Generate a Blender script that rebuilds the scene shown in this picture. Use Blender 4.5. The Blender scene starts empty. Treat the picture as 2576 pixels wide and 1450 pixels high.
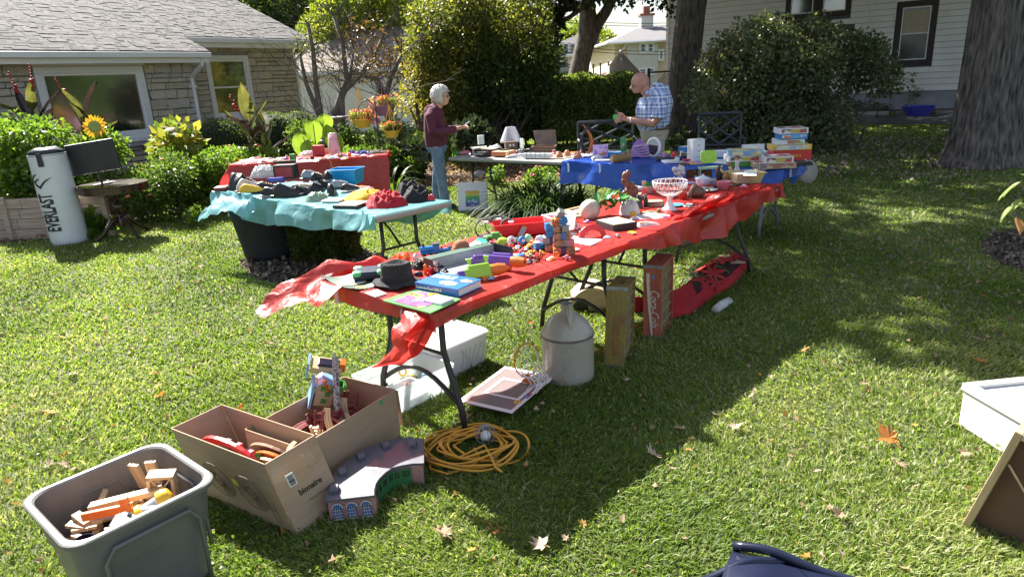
import bpy,bmesh,math,random
import numpy as np
from mathutils import Vector,Matrix,Euler,noise as mnoise
R_=math.radians
C=bpy.context.scene.collection
scene=bpy.context.scene
random.seed(7);rng=np.random.default_rng(7)

# ------------------------------------------------------------------ camera
F,PITCH,ROLL,H=1700.0,R_(17.2),R_(3.1),1.7
CX,CY=1288.0,725.15
FW=Vector((0,math.cos(PITCH),-math.sin(PITCH)));UP0=Vector((0,math.sin(PITCH),math.cos(PITCH)));RT0=Vector((1,0,0))
RT=RT0*math.cos(ROLL) - UP0*math.sin(ROLL);UP=RT0*math.sin(ROLL) + UP0*math.cos(ROLL)
cam=bpy.data.cameras.new('camera');co=bpy.data.objects.new('camera',cam);C.objects.link(co)
mw=Matrix((RT,UP,-FW)).transposed().to_4x4();mw.translation=Vector((0,0,H));co.matrix_world=mw
cam.sensor_width=36;cam.lens=F/2576*36;cam.clip_end=900;cam.clip_start=.05
scene.camera=co
# ------------------------------------------------------------------ light
SUN_AZ,SUN_EL=R_(126),R_(42.5)          # direction towards the sun (math angle from +X)
sd=Vector((math.cos(SUN_AZ)*math.cos(SUN_EL),math.sin(SUN_AZ)*math.cos(SUN_EL),math.sin(SUN_EL)))
sl=bpy.data.lights.new('sun','SUN');sl.energy=5.0;sl.angle=R_(.53);sl.color=(1,.95,.87)
so=bpy.data.objects.new('sun',sl);C.objects.link(so);so.rotation_euler=(-sd).to_track_quat('-Z','Y').to_euler()
world=bpy.data.worlds.new('World');scene.world=world;world.use_nodes=True
nt=world.node_tree;nt.nodes.clear()
sky=nt.nodes.new('ShaderNodeTexSky');sky.sky_type='NISHITA';sky.sun_disc=False
sky.sun_elevation=SUN_EL;sky.sun_rotation=R_(90) - SUN_AZ;sky.air_density=1.0;sky.dust_density=2.0;sky.ozone_density=1.0
bg=nt.nodes.new('ShaderNodeBackground');bg.inputs['Strength'].default_value=.054
wo=nt.nodes.new('ShaderNodeOutputWorld')
# thin high cloud over the whole sky
tc=nt.nodes.new('ShaderNodeTexCoord');mp=nt.nodes.new('ShaderNodeMapping');mp.inputs['Scale'].default_value=(1,1,3.5)
cn=nt.nodes.new('ShaderNodeTexNoise');cn.inputs['Scale'].default_value=2.6;cn.inputs['Detail'].default_value=6
cr=nt.nodes.new('ShaderNodeValToRGB');cr.color_ramp.elements[0].position=.42;cr.color_ramp.elements[1].position=.72
cr.color_ramp.elements[0].color=(0,0,0,1);cr.color_ramp.elements[1].color=(.55,.55,.55,1)
mx=nt.nodes.new('ShaderNodeMixRGB');mx.inputs['Color2'].default_value=(7.5,7.8,8.4,1)
L=nt.links.new
L(tc.outputs['Generated'],mp.inputs[0]);L(mp.outputs[0],cn.inputs['Vector']);L(cn.outputs['Fac'],cr.inputs[0])
L(cr.outputs[0],mx.inputs['Fac']);L(sky.outputs[0],mx.inputs['Color1']);L(mx.outputs[0],bg.inputs[0]);L(bg.outputs[0],wo.inputs[0])
scene.view_settings.view_transform='Standard';scene.view_settings.look='None'
scene.view_settings.exposure=1.88;scene.view_settings.gamma=1
scene.cycles.max_bounces=8;scene.cycles.transparent_max_bounces=12;scene.cycles.diffuse_bounces=4

# ------------------------------------------------------------------ surveying: photo sight lines -> places
def ray(x,y): return FW*F + RT*(x-CX) + UP*(CY-y)
def W(x,y,z=0.0):
    d=ray(x,y);return d*((z-H)/d.z) + Vector((0,0,H))
def D(x,y,Y):
    d=ray(x,y);return d*(Y/d.y) + Vector((0,0,H))
def onplane(x,y,n,dist):
    d=ray(x,y);o=Vector((0,0,H));t=(dist - o.dot(n))/d.dot(n);return o + d*t
def ppm(loc): return F/((Vector(loc)-Vector((0,0,H))).dot(FW))      # photo units per metre there
CROPS=dict(a=(1200,800,3.626),b=(1800,700,3.68),c=(2200,600,3.22),d=(1700,450,3.435),e=(2600,440,4.684),
             f=(2200,240,3.624),g=(700,480,2.5),h=(900,820,1.9815),i=(0,1300,1.682),j=(1300,1100,2.071),
             k=(1900,900,2.417),l=(1180,1280,4.029),m=(0,500,3.1525),n=(0,0,2.072),o=(1100,1500,1.61),q=(2400,0,1.789),r=(1100,0,1.813),t=(2000,40,4.6),v=(1060,200,1.952),s=(2600,1300,1.682))
def Q(t,x,y):
    ox,oy,k=CROPS[t];return ((x/k+ox)/1.4907,(y/k+oy)/1.4907)
def QW(t,x,y,z=0.0): return W(*Q(t,x,y),z)

# ------------------------------------------------------------------ materials
_mats={}
def rgb(c): return (c[0],c[1],c[2],1)
def M(name,col,rough=.6,var=.18,scale=9,bump=.0,bscale=60,metal=0,trans=0.0,transp=0.0,spec=.5,col2=None,coat=0,stretch=None,space='Object'):
    if name in _mats: return _mats[name]
    m=bpy.data.materials.new(name);m.use_nodes=True;t=m.node_tree;n=t.nodes;l=t.links.new
    b=n['Principled BSDF'];out=n['Material Output']
    b.inputs['Roughness'].default_value=rough;b.inputs['Metallic'].default_value=metal
    b.inputs['Specular IOR Level'].default_value=spec;b.inputs['Coat Weight'].default_value=coat
    tc=n.new('ShaderNodeTexCoord');mp=n.new('ShaderNodeMapping');l(tc.outputs[space],mp.inputs[0])
    if stretch: mp.inputs['Scale'].default_value=stretch
    ns=n.new('ShaderNodeTexNoise');ns.inputs['Scale'].default_value=scale;ns.inputs['Detail'].default_value=6;l(mp.outputs[0],ns.inputs['Vector'])
    cr=n.new('ShaderNodeValToRGB');cr.color_ramp.elements[0].position=.32;cr.color_ramp.elements[1].position=.68
    a=[max(0,x*(1-var)) for x in col];c2=col2 or [min(1,x*(1+var)) for x in col]
    cr.color_ramp.elements[0].color=rgb(a);cr.color_ramp.elements[1].color=rgb(c2)
    l(ns.outputs['Fac'],cr.inputs[0]);l(cr.outputs[0],b.inputs['Base Color'])
    mr=n.new('ShaderNodeMapRange');mr.inputs['To Min'].default_value=max(.02,rough-.1);mr.inputs['To Max'].default_value=min(1,rough+.12)
    l(ns.outputs['Fac'],mr.inputs[0]);l(mr.outputs[0],b.inputs['Roughness'])
    if bump:
        nb=n.new('ShaderNodeTexNoise');nb.inputs['Scale'].default_value=bscale;nb.inputs['Detail'].default_value=5;l(mp.outputs[0],nb.inputs['Vector'])
        bp=n.new('ShaderNodeBump');bp.inputs['Strength'].default_value=bump;bp.inputs['Distance'].default_value=.01
        l(nb.outputs['Fac'],bp.inputs['Height']);l(bp.outputs[0],b.inputs['Normal'])
    sh=b.outputs[0]
    if trans:
        tr=n.new('ShaderNodeBsdfTranslucent');l(cr.outputs[0],tr.inputs[0]);mix=n.new('ShaderNodeMixShader');mix.inputs[0].default_value=trans
        l(sh,mix.inputs[1]);l(tr.outputs[0],mix.inputs[2]);sh=mix.outputs[0]
    if transp:
        tr=n.new('ShaderNodeBsdfTransparent');l(cr.outputs[0],tr.inputs[0]) if trans or max(col) < .9 else None
        mix=n.new('ShaderNodeMixShader');mix.inputs[0].default_value=transp
        l(sh,mix.inputs[1]);l(tr.outputs[0],mix.inputs[2]);sh=mix.outputs[0]
    l(sh,out.inputs[0]);_mats[name]=m;return m
def creases(m,scale=5.0,strength=.5,grid=None):
    t=m.node_tree;n=t.nodes;l=t.links.new;b=n['Principled BSDF'];tc=n.new('ShaderNodeTexCoord');ns=n.new('ShaderNodeTexNoise');ns.inputs['Scale'].default_value=scale*.7;ns.inputs['Detail'].default_value=4
    mx=n.new('ShaderNodeMixRGB');mx.inputs[0].default_value=.25;l(tc.outputs['Object'],ns.inputs['Vector']);l(tc.outputs['Object'],mx.inputs[1]);l(ns.outputs['Color'],mx.inputs[2])
    h=None
    for k,(sc,w) in enumerate(((scale,1),(scale*2.7,.45))):
        v=n.new('ShaderNodeTexVoronoi');v.feature='F1';v.inputs['Scale'].default_value=sc;l(mx.outputs[0],v.inputs['Vector'])
        q=n.new('ShaderNodeMath');q.operation='MULTIPLY';q.inputs[1].default_value=w;l(v.outputs['Distance'],q.inputs[0])
        if h is None: h=q.outputs[0]
        else: a=n.new('ShaderNodeMath');l(h,a.inputs[0]);l(q.outputs[0],a.inputs[1]);h=a.outputs[0]
    bp=n.new('ShaderNodeBump');bp.inputs['Strength'].default_value=strength;bp.inputs['Distance'].default_value=.03;l(h,bp.inputs['Height'])
    old=b.inputs['Normal'].links
    if old: l(old[0].from_socket,bp.inputs['Normal'])
    l(bp.outputs[0],b.inputs['Normal']);return m
def Mleaf(name,cols,rough=.45,trans=.45,spec=.45):
    """foliage whose colour varies leaf by leaf (attribute rnd), with light shining through"""
    if name in _mats: return _mats[name]
    m=bpy.data.materials.new(name);m.use_nodes=True;t=m.node_tree;n=t.nodes;l=t.links.new
    b=n['Principled BSDF'];out=n['Material Output'];b.inputs['Roughness'].default_value=rough;b.inputs['Specular IOR Level'].default_value=spec
    at=n.new('ShaderNodeAttribute');at.attribute_name='rnd';cr=n.new('ShaderNodeValToRGB');e=cr.color_ramp.elements
    while len(e) < len(cols): e.new(.5)
    for i,c in enumerate(cols): e[i].position=i/(len(cols)-1);e[i].color=rgb(c)
    l(at.outputs['Fac'],cr.inputs[0]);l(cr.outputs[0],b.inputs['Base Color'])
    tr=n.new('ShaderNodeBsdfTranslucent');br=n.new('ShaderNodeMixRGB');br.blend_type='MULTIPLY';br.inputs[0].default_value=1;br.inputs[2].default_value=(1.5,1.6,.8,1)
    l(cr.outputs[0],br.inputs[1]);l(br.outputs[0],tr.inputs[0])
    mix=n.new('ShaderNodeMixShader');mix.inputs[0].default_value=trans;l(b.outputs[0],mix.inputs[1]);l(tr.outputs[0],mix.inputs[2]);l(mix.outputs[0],out.inputs[0])
    _mats[name]=m;return m
def Mart(name,cols,scale=30,rough=.35,space='Object'):
    """printed artwork: patches of several inks"""
    if name in _mats: return _mats[name]
    m=bpy.data.materials.new(name);m.use_nodes=True;t=m.node_tree;n=t.nodes;l=t.links.new
    b=n['Principled BSDF'];b.inputs['Roughness'].default_value=rough
    tc=n.new('ShaderNodeTexCoord');ns=n.new('ShaderNodeTexNoise');ns.inputs['Scale'].default_value=scale*.5;ns.inputs['Detail'].default_value=3
    mxx=n.new('ShaderNodeMixRGB');mxx.inputs[0].default_value=.06;vo=n.new('ShaderNodeTexVoronoi');vo.inputs['Scale'].default_value=scale
    l(tc.outputs[space],mxx.inputs[1]);l(tc.outputs[space],ns.inputs['Vector']);l(ns.outputs['Color'],mxx.inputs[2]);l(mxx.outputs[0],vo.inputs['Vector'])
    cr=n.new('ShaderNodeValToRGB');cr.color_ramp.interpolation='CONSTANT';e=cr.color_ramp.elements
    while len(e) < len(cols): e.new(.5)
    for i,c in enumerate(cols): e[i].position=i/len(cols);e[i].color=rgb(c)
    sp=n.new('ShaderNodeSeparateColor');l(vo.outputs['Color'],sp.inputs[0]);l(sp.outputs[0],cr.inputs[0]);l(cr.outputs[0],b.inputs['Base Color'])
    _mats[name]=m;return m
def Mwood(name,c1,c2,scale=3,rough=.5,axis=2,bump=.2,coat=0):
    if name in _mats: return _mats[name]
    st=[14,14,14];st[axis]=1.2
    m=M(name,c1,rough,.1,scale,bump,scale*2,col2=c2,coat=coat,stretch=tuple(st));return m

# ------------------------------------------------------------------ mesh building
class MB:
    def __init__(s): s.v=[];s.f=[];s.mi=[];s.m=0
    def add(s,vs,fs,T=None):
        o=len(s.v)
        s.v += [tuple(T @ Vector(p)) if T is not None else tuple(p) for p in vs]
        s.f += [tuple(i+o for i in f) for f in fs];s.mi += [s.m]*len(fs);return s
    def box(s,c,d,T=None,taper=1.0,taper_y=None):
        x,y,z=d[0]/2,d[1]/2,d[2]/2;ty=taper if taper_y is None else taper_y
        vs=[(c[0]+a*x*k,c[1]+b*y*k2,c[2]+e*z) for e,k,k2 in ((-1,1,1),(1,taper,ty)) for a,b in ((-1,-1),(1,-1),(1,1),(-1,1))]
        return s.add(vs,[(0,3,2,1),(4,5,6,7),(0,1,5,4),(1,2,6,5),(2,3,7,6),(3,0,4,7)],T)
    def lathe(s,prof,n=24,T=None,cap=True,sx=1,sy=1):
        vs=[(r*math.cos(2*math.pi*i/n)*sx,r*math.sin(2*math.pi*i/n)*sy,z) for r,z in prof for i in range(n)]
        fs=[(j*n+i,j*n+(i+1) % n,(j+1)*n+(i+1) % n,(j+1)*n+i) for j in range(len(prof)-1) for i in range(n)]
        if cap:
            if prof[0][0] > 1e-4: fs.append(tuple(range(n-1,-1,-1)))
            if prof[-1][0] > 1e-4: fs.append(tuple(range((len(prof)-1)*n,len(prof)*n)))
        return s.add(vs,fs,T)
    def tube(s,pts,r,n=8,T=None,closed=False,cap=True,sq=1.0):
        pts=[Vector(p) for p in pts];m=len(pts);rr=r if hasattr(r,'__len__') else [r]*m
        vs=[];N=None
        for i,p in enumerate(pts):
            a=pts[i-1] if i or closed else p;b=pts[(i+1) % m] if i < m-1 or closed else p
            t=(b-a).normalized() if (b-a).length > 1e-9 else Vector((0,0,1))
            if N is None:
                N=t.orthogonal().normalized()
                if abs(t.z) < .9: N=(Vector((0,0,1)) - t*t.z).normalized()
            else:
                N=(N - t*N.dot(t));N=N.normalized() if N.length > 1e-6 else t.orthogonal().normalized()
            B=t.cross(N)
            for k in range(n):
                an=2*math.pi*k/n;vs.append(p + (N*math.cos(an)*sq + B*math.sin(an))*rr[i])
        fs=[(j*n+k,j*n+(k+1) % n,((j+1) % m)*n+(k+1) % n,((j+1) % m)*n+k) for j in range(m if closed else m-1) for k in range(n)]
        if cap and not closed: fs += [tuple(range(n-1,-1,-1)),tuple(range((m-1)*n,m*n))]
        return s.add(vs,fs,T)
    def prism(s,poly,z0,z1,T=None):
        n=len(poly);vs=[(x,y,z0) for x,y in poly]+[(x,y,z1) for x,y in poly]
        return s.add(vs,[tuple(range(n-1,-1,-1)),tuple(range(n,2*n))]+[(i,(i+1) % n,n+(i+1) % n,n+i) for i in range(n)],T)
    def ball(s,c,r,n=12,m=8,T=None,sx=1,sy=1,sz=1):
        pr=[(max(r*math.sin(math.pi*i/m),1e-5),-r*math.cos(math.pi*i/m)) for i in range(m+1)]
        TT=Matrix.Translation(c) @ Matrix.Diagonal((sx,sy,sz,1));TT=T @ TT if T is not None else TT
        return s.lathe(pr,n,TT,cap=False)
    def grid(s,fn,nu,nv,T=None):
        vs=[fn(i/nu,j/nv) for i in range(nu+1) for j in range(nv+1)]
        return s.add(vs,[(i*(nv+1)+j,(i+1)*(nv+1)+j,(i+1)*(nv+1)+j+1,i*(nv+1)+j+1) for i in range(nu) for j in range(nv)],T)
    def tray(s,w,d,h,t=.004,taper=1.1,T=None,rim=.01,flat=.006):
        """open tub: bottom w x d, opening wider"""
        def ring(k,z,o=0): x,y=w/2*k+o,d/2*k+o;return [(-x,-y,z),(x,-y,z),(x,y,z),(-x,y,z)]
        L_=ring(1,0)+ring(taper,h)+ring(taper,h,rim)+ring(taper,h+flat,rim)+ring(taper,h+flat,-t)+ring(1,flat,-t)
        fs=[(3,2,1,0)]+[(a*4+i,a*4+(i+1) % 4,a*4+4+(i+1) % 4,a*4+4+i) for a in range(5) for i in range(4)]+[(20,21,22,23)]
        return s.add(L_,fs,T)
def TR(loc=(0,0,0),rx=0,ry=0,rz=0,sc=(1,1,1)):
    return Matrix.Translation(loc) @ Euler((rx,ry,rz)).to_matrix().to_4x4() @ Matrix.Diagonal((*sc,1))
def obj(name,mb,mats,parent=None,smooth=False,bev=0,seg=2,T=None,sub=0,solid=0,angle=None):
    me=bpy.data.meshes.new(name);me.from_pydata(mb.v,[],mb.f)
    mats=mats if isinstance(mats,(list,tuple)) else [mats]
    for m in mats: me.materials.append(m)
    if len(mats) > 1: me.polygons.foreach_set('material_index',mb.mi)
    if smooth: me.polygons.foreach_set('use_smooth',[True]*len(me.polygons))
    me.update()
    if smooth and angle is not None:
        me.set_sharp_from_angle(angle=R_(angle))
    o=bpy.data.objects.new(name,me);C.objects.link(o)
    if parent is not None: o.parent=parent
    if T is not None: o.matrix_local=T
    if solid: md=o.modifiers.new('solid','SOLIDIFY');md.thickness=solid;md.offset=0
    if bev: md=o.modifiers.new('bevel','BEVEL');md.width=bev;md.segments=seg;md.limit_method='ANGLE';md.angle_limit=R_(35);md.harden_normals=False
    if sub: md=o.modifiers.new('sub','SUBSURF');md.levels=sub;md.render_levels=sub
    return o
def tag(o,label=None,cat=None,group=None,kind=None):
    if label: o['label']=label
    if cat: o['category']=cat
    if group: o['group']=group
    if kind: o['kind']=kind
    return o
def thing(name,label,cat,loc=(0,0,0),rz=0.0,group=None,rot=None):
    o=bpy.data.objects.new(name,None);C.objects.link(o);o.empty_display_size=.1
    o.location=loc;o.rotation_euler=rot if rot is not None else (0,0,rz);return tag(o,label,cat,group)
def one(name,label,cat,mb,mats,loc=(0,0,0),rz=0.0,group=None,rot=None,**k):
    o=obj(name,mb,mats,**k);o.location=loc;o.rotation_euler=rot if rot is not None else (0,0,rz);return tag(o,label,cat,group)
def struct(name,mb,mats,**k): return tag(obj(name,mb,mats,**k),kind='structure')
def shared(name,mesh,parent,T=None,loc=None,rz=0):
    o=bpy.data.objects.new(name,mesh);C.objects.link(o)
    if parent is not None: o.parent=parent
    if T is not None: o.matrix_local=T
    if loc is not None: o.location=loc;o.rotation_euler=(0,0,rz)
    return o
def text(s,size,mat,parent,T,name='lettering',ext=.0006,sx=1,bend=None,bold=0.0,shear=0.0,ls=1.0):
    cu=bpy.data.curves.new('t','FONT');cu.body=s;cu.size=size;cu.extrude=ext;cu.align_x='CENTER';cu.align_y='CENTER';cu.offset=bold;cu.shear=shear;cu.space_line=ls;cu.resolution_u=3
    to=bpy.data.objects.new('t',cu);C.objects.link(to);dg=bpy.context.evaluated_depsgraph_get()
    me=bpy.data.meshes.new_from_object(to.evaluated_get(dg));bpy.data.objects.remove(to);bpy.data.curves.remove(cu)
    me.name=name
    for v in me.vertices: v.co.x *= sx
    if bend:
        bm=bmesh.new();bm.from_mesh(me);bmesh.ops.triangulate(bm,faces=bm.faces[:]);bmesh.ops.subdivide_edges(bm,edges=bm.edges[:],cuts=3,use_grid_fill=True);bm.to_mesh(me);bm.free()
        for v in me.vertices: v.co=bend(v.co)
    me.materials.clear();me.materials.append(mat)
    o=bpy.data.objects.new(name,me);C.objects.link(o)
    if parent is not None: o.parent=parent
    o.matrix_local=T;return o
def npmesh(name,v,f,rnd,mat,parent=None,kind=None,smooth=False):
    """v (N,3), f (K,m) ints, rnd (N,) per-vertex random"""
    me=bpy.data.meshes.new(name);N=len(v);K,m=f.shape
    me.vertices.add(N);me.vertices.foreach_set('co',v.astype(np.float32).ravel())
    me.loops.add(K*m);me.loops.foreach_set('vertex_index',f.astype(np.int32).ravel())
    me.polygons.add(K);me.polygons.foreach_set('loop_start',np.arange(0,K*m,m,dtype=np.int32));me.polygons.foreach_set('loop_total',np.full(K,m,dtype=np.int32))
    at=me.attributes.new('rnd','FLOAT','POINT');at.data.foreach_set('value',rnd.astype(np.float32))
    for mm in (mat if isinstance(mat,(list,tuple)) else [mat]): me.materials.append(mm)
    me.update(calc_edges=True)
    if smooth: me.polygons.foreach_set('use_smooth',[True]*K)
    o=bpy.data.objects.new(name,me);C.objects.link(o)
    if parent is not None: o.parent=parent
    if kind: o['kind']=kind
    return o
def leaves(P,size,outward=None,aspect=.55,droop=.3,jitter=.4,fold=.12):
    """diamond leaves (4 verts, 2 tris) at points P; returns v, f"""
    n=len(P);d=rng.normal(size=(n,3))
    if outward is not None: d=d*.8 + outward*1.1
    d[:,2] -= droop;d /= np.linalg.norm(d,axis=1,keepdims=True)+1e-9
    r=rng.normal(size=(n,3));s=np.cross(d,r);s /= np.linalg.norm(s,axis=1,keepdims=True)+1e-9;nn=np.cross(d,s)
    L_=(size*(1+jitter*rng.uniform(-1,1,n)))[:,None]
    a=P;b=P + d*L_*.45 + s*L_*aspect*.5 + nn*L_*fold;c=P + d*L_;e=P + d*L_*.45 - s*L_*aspect*.5 + nn*L_*fold
    v=np.stack([a,b,c,e],1).reshape(-1,3);i=np.arange(n)[:,None]*4
    f=np.concatenate([i+[0,1,2],i+[0,2,3]],1).reshape(-1,3);return v,f
def clump_points(centers,radii,n,shell=.55,flat=1.0,hollow=None):
    centers=np.array(centers,float);radii=np.array(radii,float)
    w=radii.reshape(len(centers),-1).mean(1)**2;w /= w.sum();k=rng.choice(len(centers),n,p=w)
    d=rng.normal(size=(n,3));d /= np.linalg.norm(d,axis=1,keepdims=True)
    rad=shell + (1-shell)*rng.random(n)**.6;rr=radii[k] if radii.ndim > 1 else radii[k][:,None]
    return centers[k] + d*rad[:,None]*rr,d,k
def foliage(name,centers,radii,n,size,mat,parent=None,shell=.55,zmin=.02,kind=None,aspect=.55,droop=.3,tone=None):
    P,d,k=clump_points(centers,radii,n,shell)
    keep=P[:,2] > zmin;P,d,k=P[keep],d[keep],k[keep]
    v,f=leaves(P,np.full(len(P),size),d,aspect,droop)
    ct=rng.random(len(centers));rnd=np.clip(.25*ct[k] + .75*rng.random(len(P)),0,1)
    return npmesh(name,v,f,np.repeat(rnd,4),mat,parent,kind)
def wander(c,r,n,rad,flatz=1.0):
    """n clump centres spread through an ellipsoid"""
    out=[];rr=[]
    for _ in range(n):
        d=Vector((random.gauss(0,1),random.gauss(0,1),random.gauss(0,1))).normalized()*random.random()**.4
        out.append((c[0]+d.x*r[0],c[1]+d.y*r[1],c[2]+d.z*r[2]));rr.append(rad*random.uniform(.6,1.3))
    return out,rr
def branchset(base,tips,r0,mb,seg=5,wob=.15,r1=.02):
    for t in tips:
        b=Vector(base);t=Vector(t);pts=[];rs=[]
        for i in range(seg+1):
            k=i/seg;p=b.lerp(t,k);w=wob*math.sin(k*math.pi)
            p += Vector((random.uniform(-w,w),random.uniform(-w,w),random.uniform(-w,w)*.5));pts.append(p);rs.append(r0*(1-k)+r1*k)
        mb.tube(pts,rs,6)

# ================================================================== materials palette
m_soil=M('mulch',(.085,.055,.038),.9,.5,14,.8,40)
m_lawnbase=M('lawn_soil',(.07,.085,.028),.95,.4,3,.6,50,col2=(.11,.12,.05),space='Object')
m_asphalt=M('asphalt',(.06,.058,.06),.85,.25,1.2,.3,90)
m_conc=M('concrete',(.36,.34,.32),.85,.15,4,.3,60)
m_stone=[M('stone_%s' % n,c,.85,.16,5,.5,28) for n,c in (('buff',(.50,.44,.35)),('grey',(.44,.41,.37)),('tan',(.50,.455,.39)),('brown',(.42,.37,.31)))]
m_mortar=M('mortar',(.38,.345,.30),.9,.12,12,.4,50)
m_white=M('white_paint',(.78,.78,.78),.45,.04,3,.05)
m_trimw=M('white_vinyl',(.72,.73,.75),.4,.05,2)
m_siding=M('white_clapboard',(.80,.78,.74),.5,.06,1.5,.06,20)
m_found=M('grey_foundation',(.30,.31,.34),.85,.15,3,.2)
m_darktrim=M('dark_brown_trim',(.035,.018,.018),.5,.2,5)
m_shing=[M('shingle_%s' % n,c,.92,.2,30,.6,160) for n,c in (('pale',(.125,.118,.115)),('mid',(.095,.089,.089)),('dark',(.068,.064,.066)))]
m_glass=M('window_glass',(.012,.014,.012),.03,.1,1,spec=.9)
m_glass.node_tree.nodes['Principled BSDF'].inputs['IOR'].default_value=2.3
m_bark=M('bark',(.055,.043,.035),.95,.3,7,1.0,16,stretch=(3,3,.6),col2=(.17,.135,.11))
m_bark2=M('grey_bark',(.15,.13,.115),.95,.35,4,1.0,16,stretch=(4,4,.6))
m_twig=M('twig_bark',(.10,.075,.06),.9,.3,8,.4)
g_dark=Mleaf('leaf_dark',[(.045,.068,.022),(.08,.12,.034),(.14,.18,.055)],trans=.5)
g_mid=Mleaf('leaf_mid',[(.045,.08,.018),(.085,.14,.028),(.15,.21,.045)],trans=.5)
g_bright=Mleaf('leaf_bright',[(.07,.13,.02),(.12,.20,.03),(.20,.28,.05)],trans=.5)
g_olive=Mleaf('leaf_olive',[(.055,.07,.02),(.09,.11,.03),(.15,.16,.035),(.42,.36,.07)],trans=.5)
g_yellow=Mleaf('leaf_yellow',[(.10,.15,.025),(.18,.22,.03),(.32,.33,.05)],trans=.5)
g_lilac=Mleaf('leaf_lilac',[(.06,.085,.04),(.10,.13,.055),(.16,.18,.085),(.19,.15,.08)],rough=.35,trans=.25)
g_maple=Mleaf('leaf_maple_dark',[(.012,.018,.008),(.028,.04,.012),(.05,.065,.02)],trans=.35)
g_rust=Mleaf('leaf_rust',[(.09,.05,.03),(.14,.07,.03),(.08,.08,.03)],trans=.4)
g_litter=Mleaf('leaf_litter',[(.16,.095,.055),(.30,.19,.11),(.42,.30,.20),(.45,.20,.06),(.34,.24,.17)],rough=.7,trans=.2)
g_litter2=Mleaf('leaf_litter_grey',[(.13,.10,.075),(.22,.18,.14),(.30,.25,.19)],rough=.7,trans=.15)
g_grass=Mleaf('grass_blade',[(.08,.125,.02),(.12,.185,.028),(.165,.235,.04),(.22,.28,.065),(.38,.37,.19)],rough=.5,trans=.45,spec=.35)
g_fir=Mleaf('leaf_arborvitae',[(.03,.045,.008),(.065,.085,.012),(.11,.12,.02),(.13,.085,.03)],rough=.5,trans=.3)
g_blade=Mleaf('daylily_blade',[(.025,.055,.014),(.045,.09,.022),(.09,.15,.04)],rough=.5,trans=.35,spec=.25)
m_rock=M('rock',(.33,.30,.27),.9,.25,4,.6,18)
m_black=M('black_metal',(.012,.012,.014),.38,.3,8)
m_cream=M('cream_brick',(.66,.55,.36),.85,.08,4)
m_beige=M('beige_siding',(.60,.58,.52),.7,.05,4)
m_orange=M('orange_stucco',(.66,.42,.2),.85,.06,4)
m_brownroof=M('brown_roof',(.17,.115,.10),.9,.25,6,.3,40)
m_greyroof=M('grey_roof',(.15,.142,.148),.9,.15,5,.3,40)
m_tanroof=M('tan_roof',(.24,.195,.165),.9,.15,5,.3,40)
m_cloth_umb=M('umbrella_canvas',(.46,.37,.31),.85,.12,4,.2,60,trans=.15)
m_brick=M('red_brick',(.28,.11,.07),.85,.2,12)

# ================================================================== ground
def poly_in(pts,poly):
    x,y=pts[:,0],pts[:,1];ins=np.zeros(len(pts),bool);n=len(poly)
    for i in range(n):
        x1,y1=poly[i];x2,y2=poly[(i+1) % n]
        c=((y1 > y) != (y2 > y)) & (x < (x2-x1)*(y-y1)/((y2-y1)+1e-12)+x1);ins ^= c
    return ins
def wp(*pts): return [tuple(W(x,y)[:2]) for x,y in pts]
bed=wp((-300,650),(0,615),(120,602),(240,600),(330,562),(430,530),(540,508),(650,492),(760,482),(900,477),(1010,472),(1130,470),(1240,462),(1330,457),(1440,455),(1530,440)) + [(1.5,13.6),(-1.0,14.5),(-3.5,17),(-6.6,16.6),(-9.5,12),(-14,8)]
ring_arb=wp((600,665),(640,640),(720,622),(850,622),(960,640),(985,668),(960,700),(860,722),(740,726),(640,705))
ring_right=wp((2468,610),(2500,590),(2600,575),(2750,600),(2750,720),(2620,700),(2520,668),(2475,640))
hr=TR(rz=R_(-32.2));YR=27.46
def rloc(x,y,z=0): return hr @ Vector((x,y,z))
drive=[tuple(rloc(x,y)[:2]) for x,y in ((-14,22.3),(12,19.7),(12,24.6),(-14,25.2))]
def sheet(name,poly,z,mat,fine=.6):
    mb=MB();mb.add([(x,y,z) for x,y in poly],[tuple(range(len(poly)))]);return struct(name,mb,mat)
mb=MB();mb.add([(-260,-120,0),(260,-120,0),(260,420,0),(-260,420,0)],[(0,1,2,3)]);struct('lawn',mb,m_lawnbase)
sheet('garden_bed',bed,.006,m_soil);sheet('mulch_ring',ring_arb,.006,m_soil);sheet('mulch_ring',ring_right,.006,m_soil)
sheet('driveway',drive,.010,m_asphalt)
sheet('garden_bed',[tuple(rloc(x,y)[:2]) for x,y in ((-11,25.3),(8,24.8),(8,27.4),(-11,27.4))],.008,m_soil)
sheet('driveway',wp((2360,333),(2460,331),(2700,345),(2700,300),(2440,306)),.016,m_conc)
sheet('driveway',wp((930,330),(1090,331),(1120,318),(880,318)),.01,m_conc)

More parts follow.
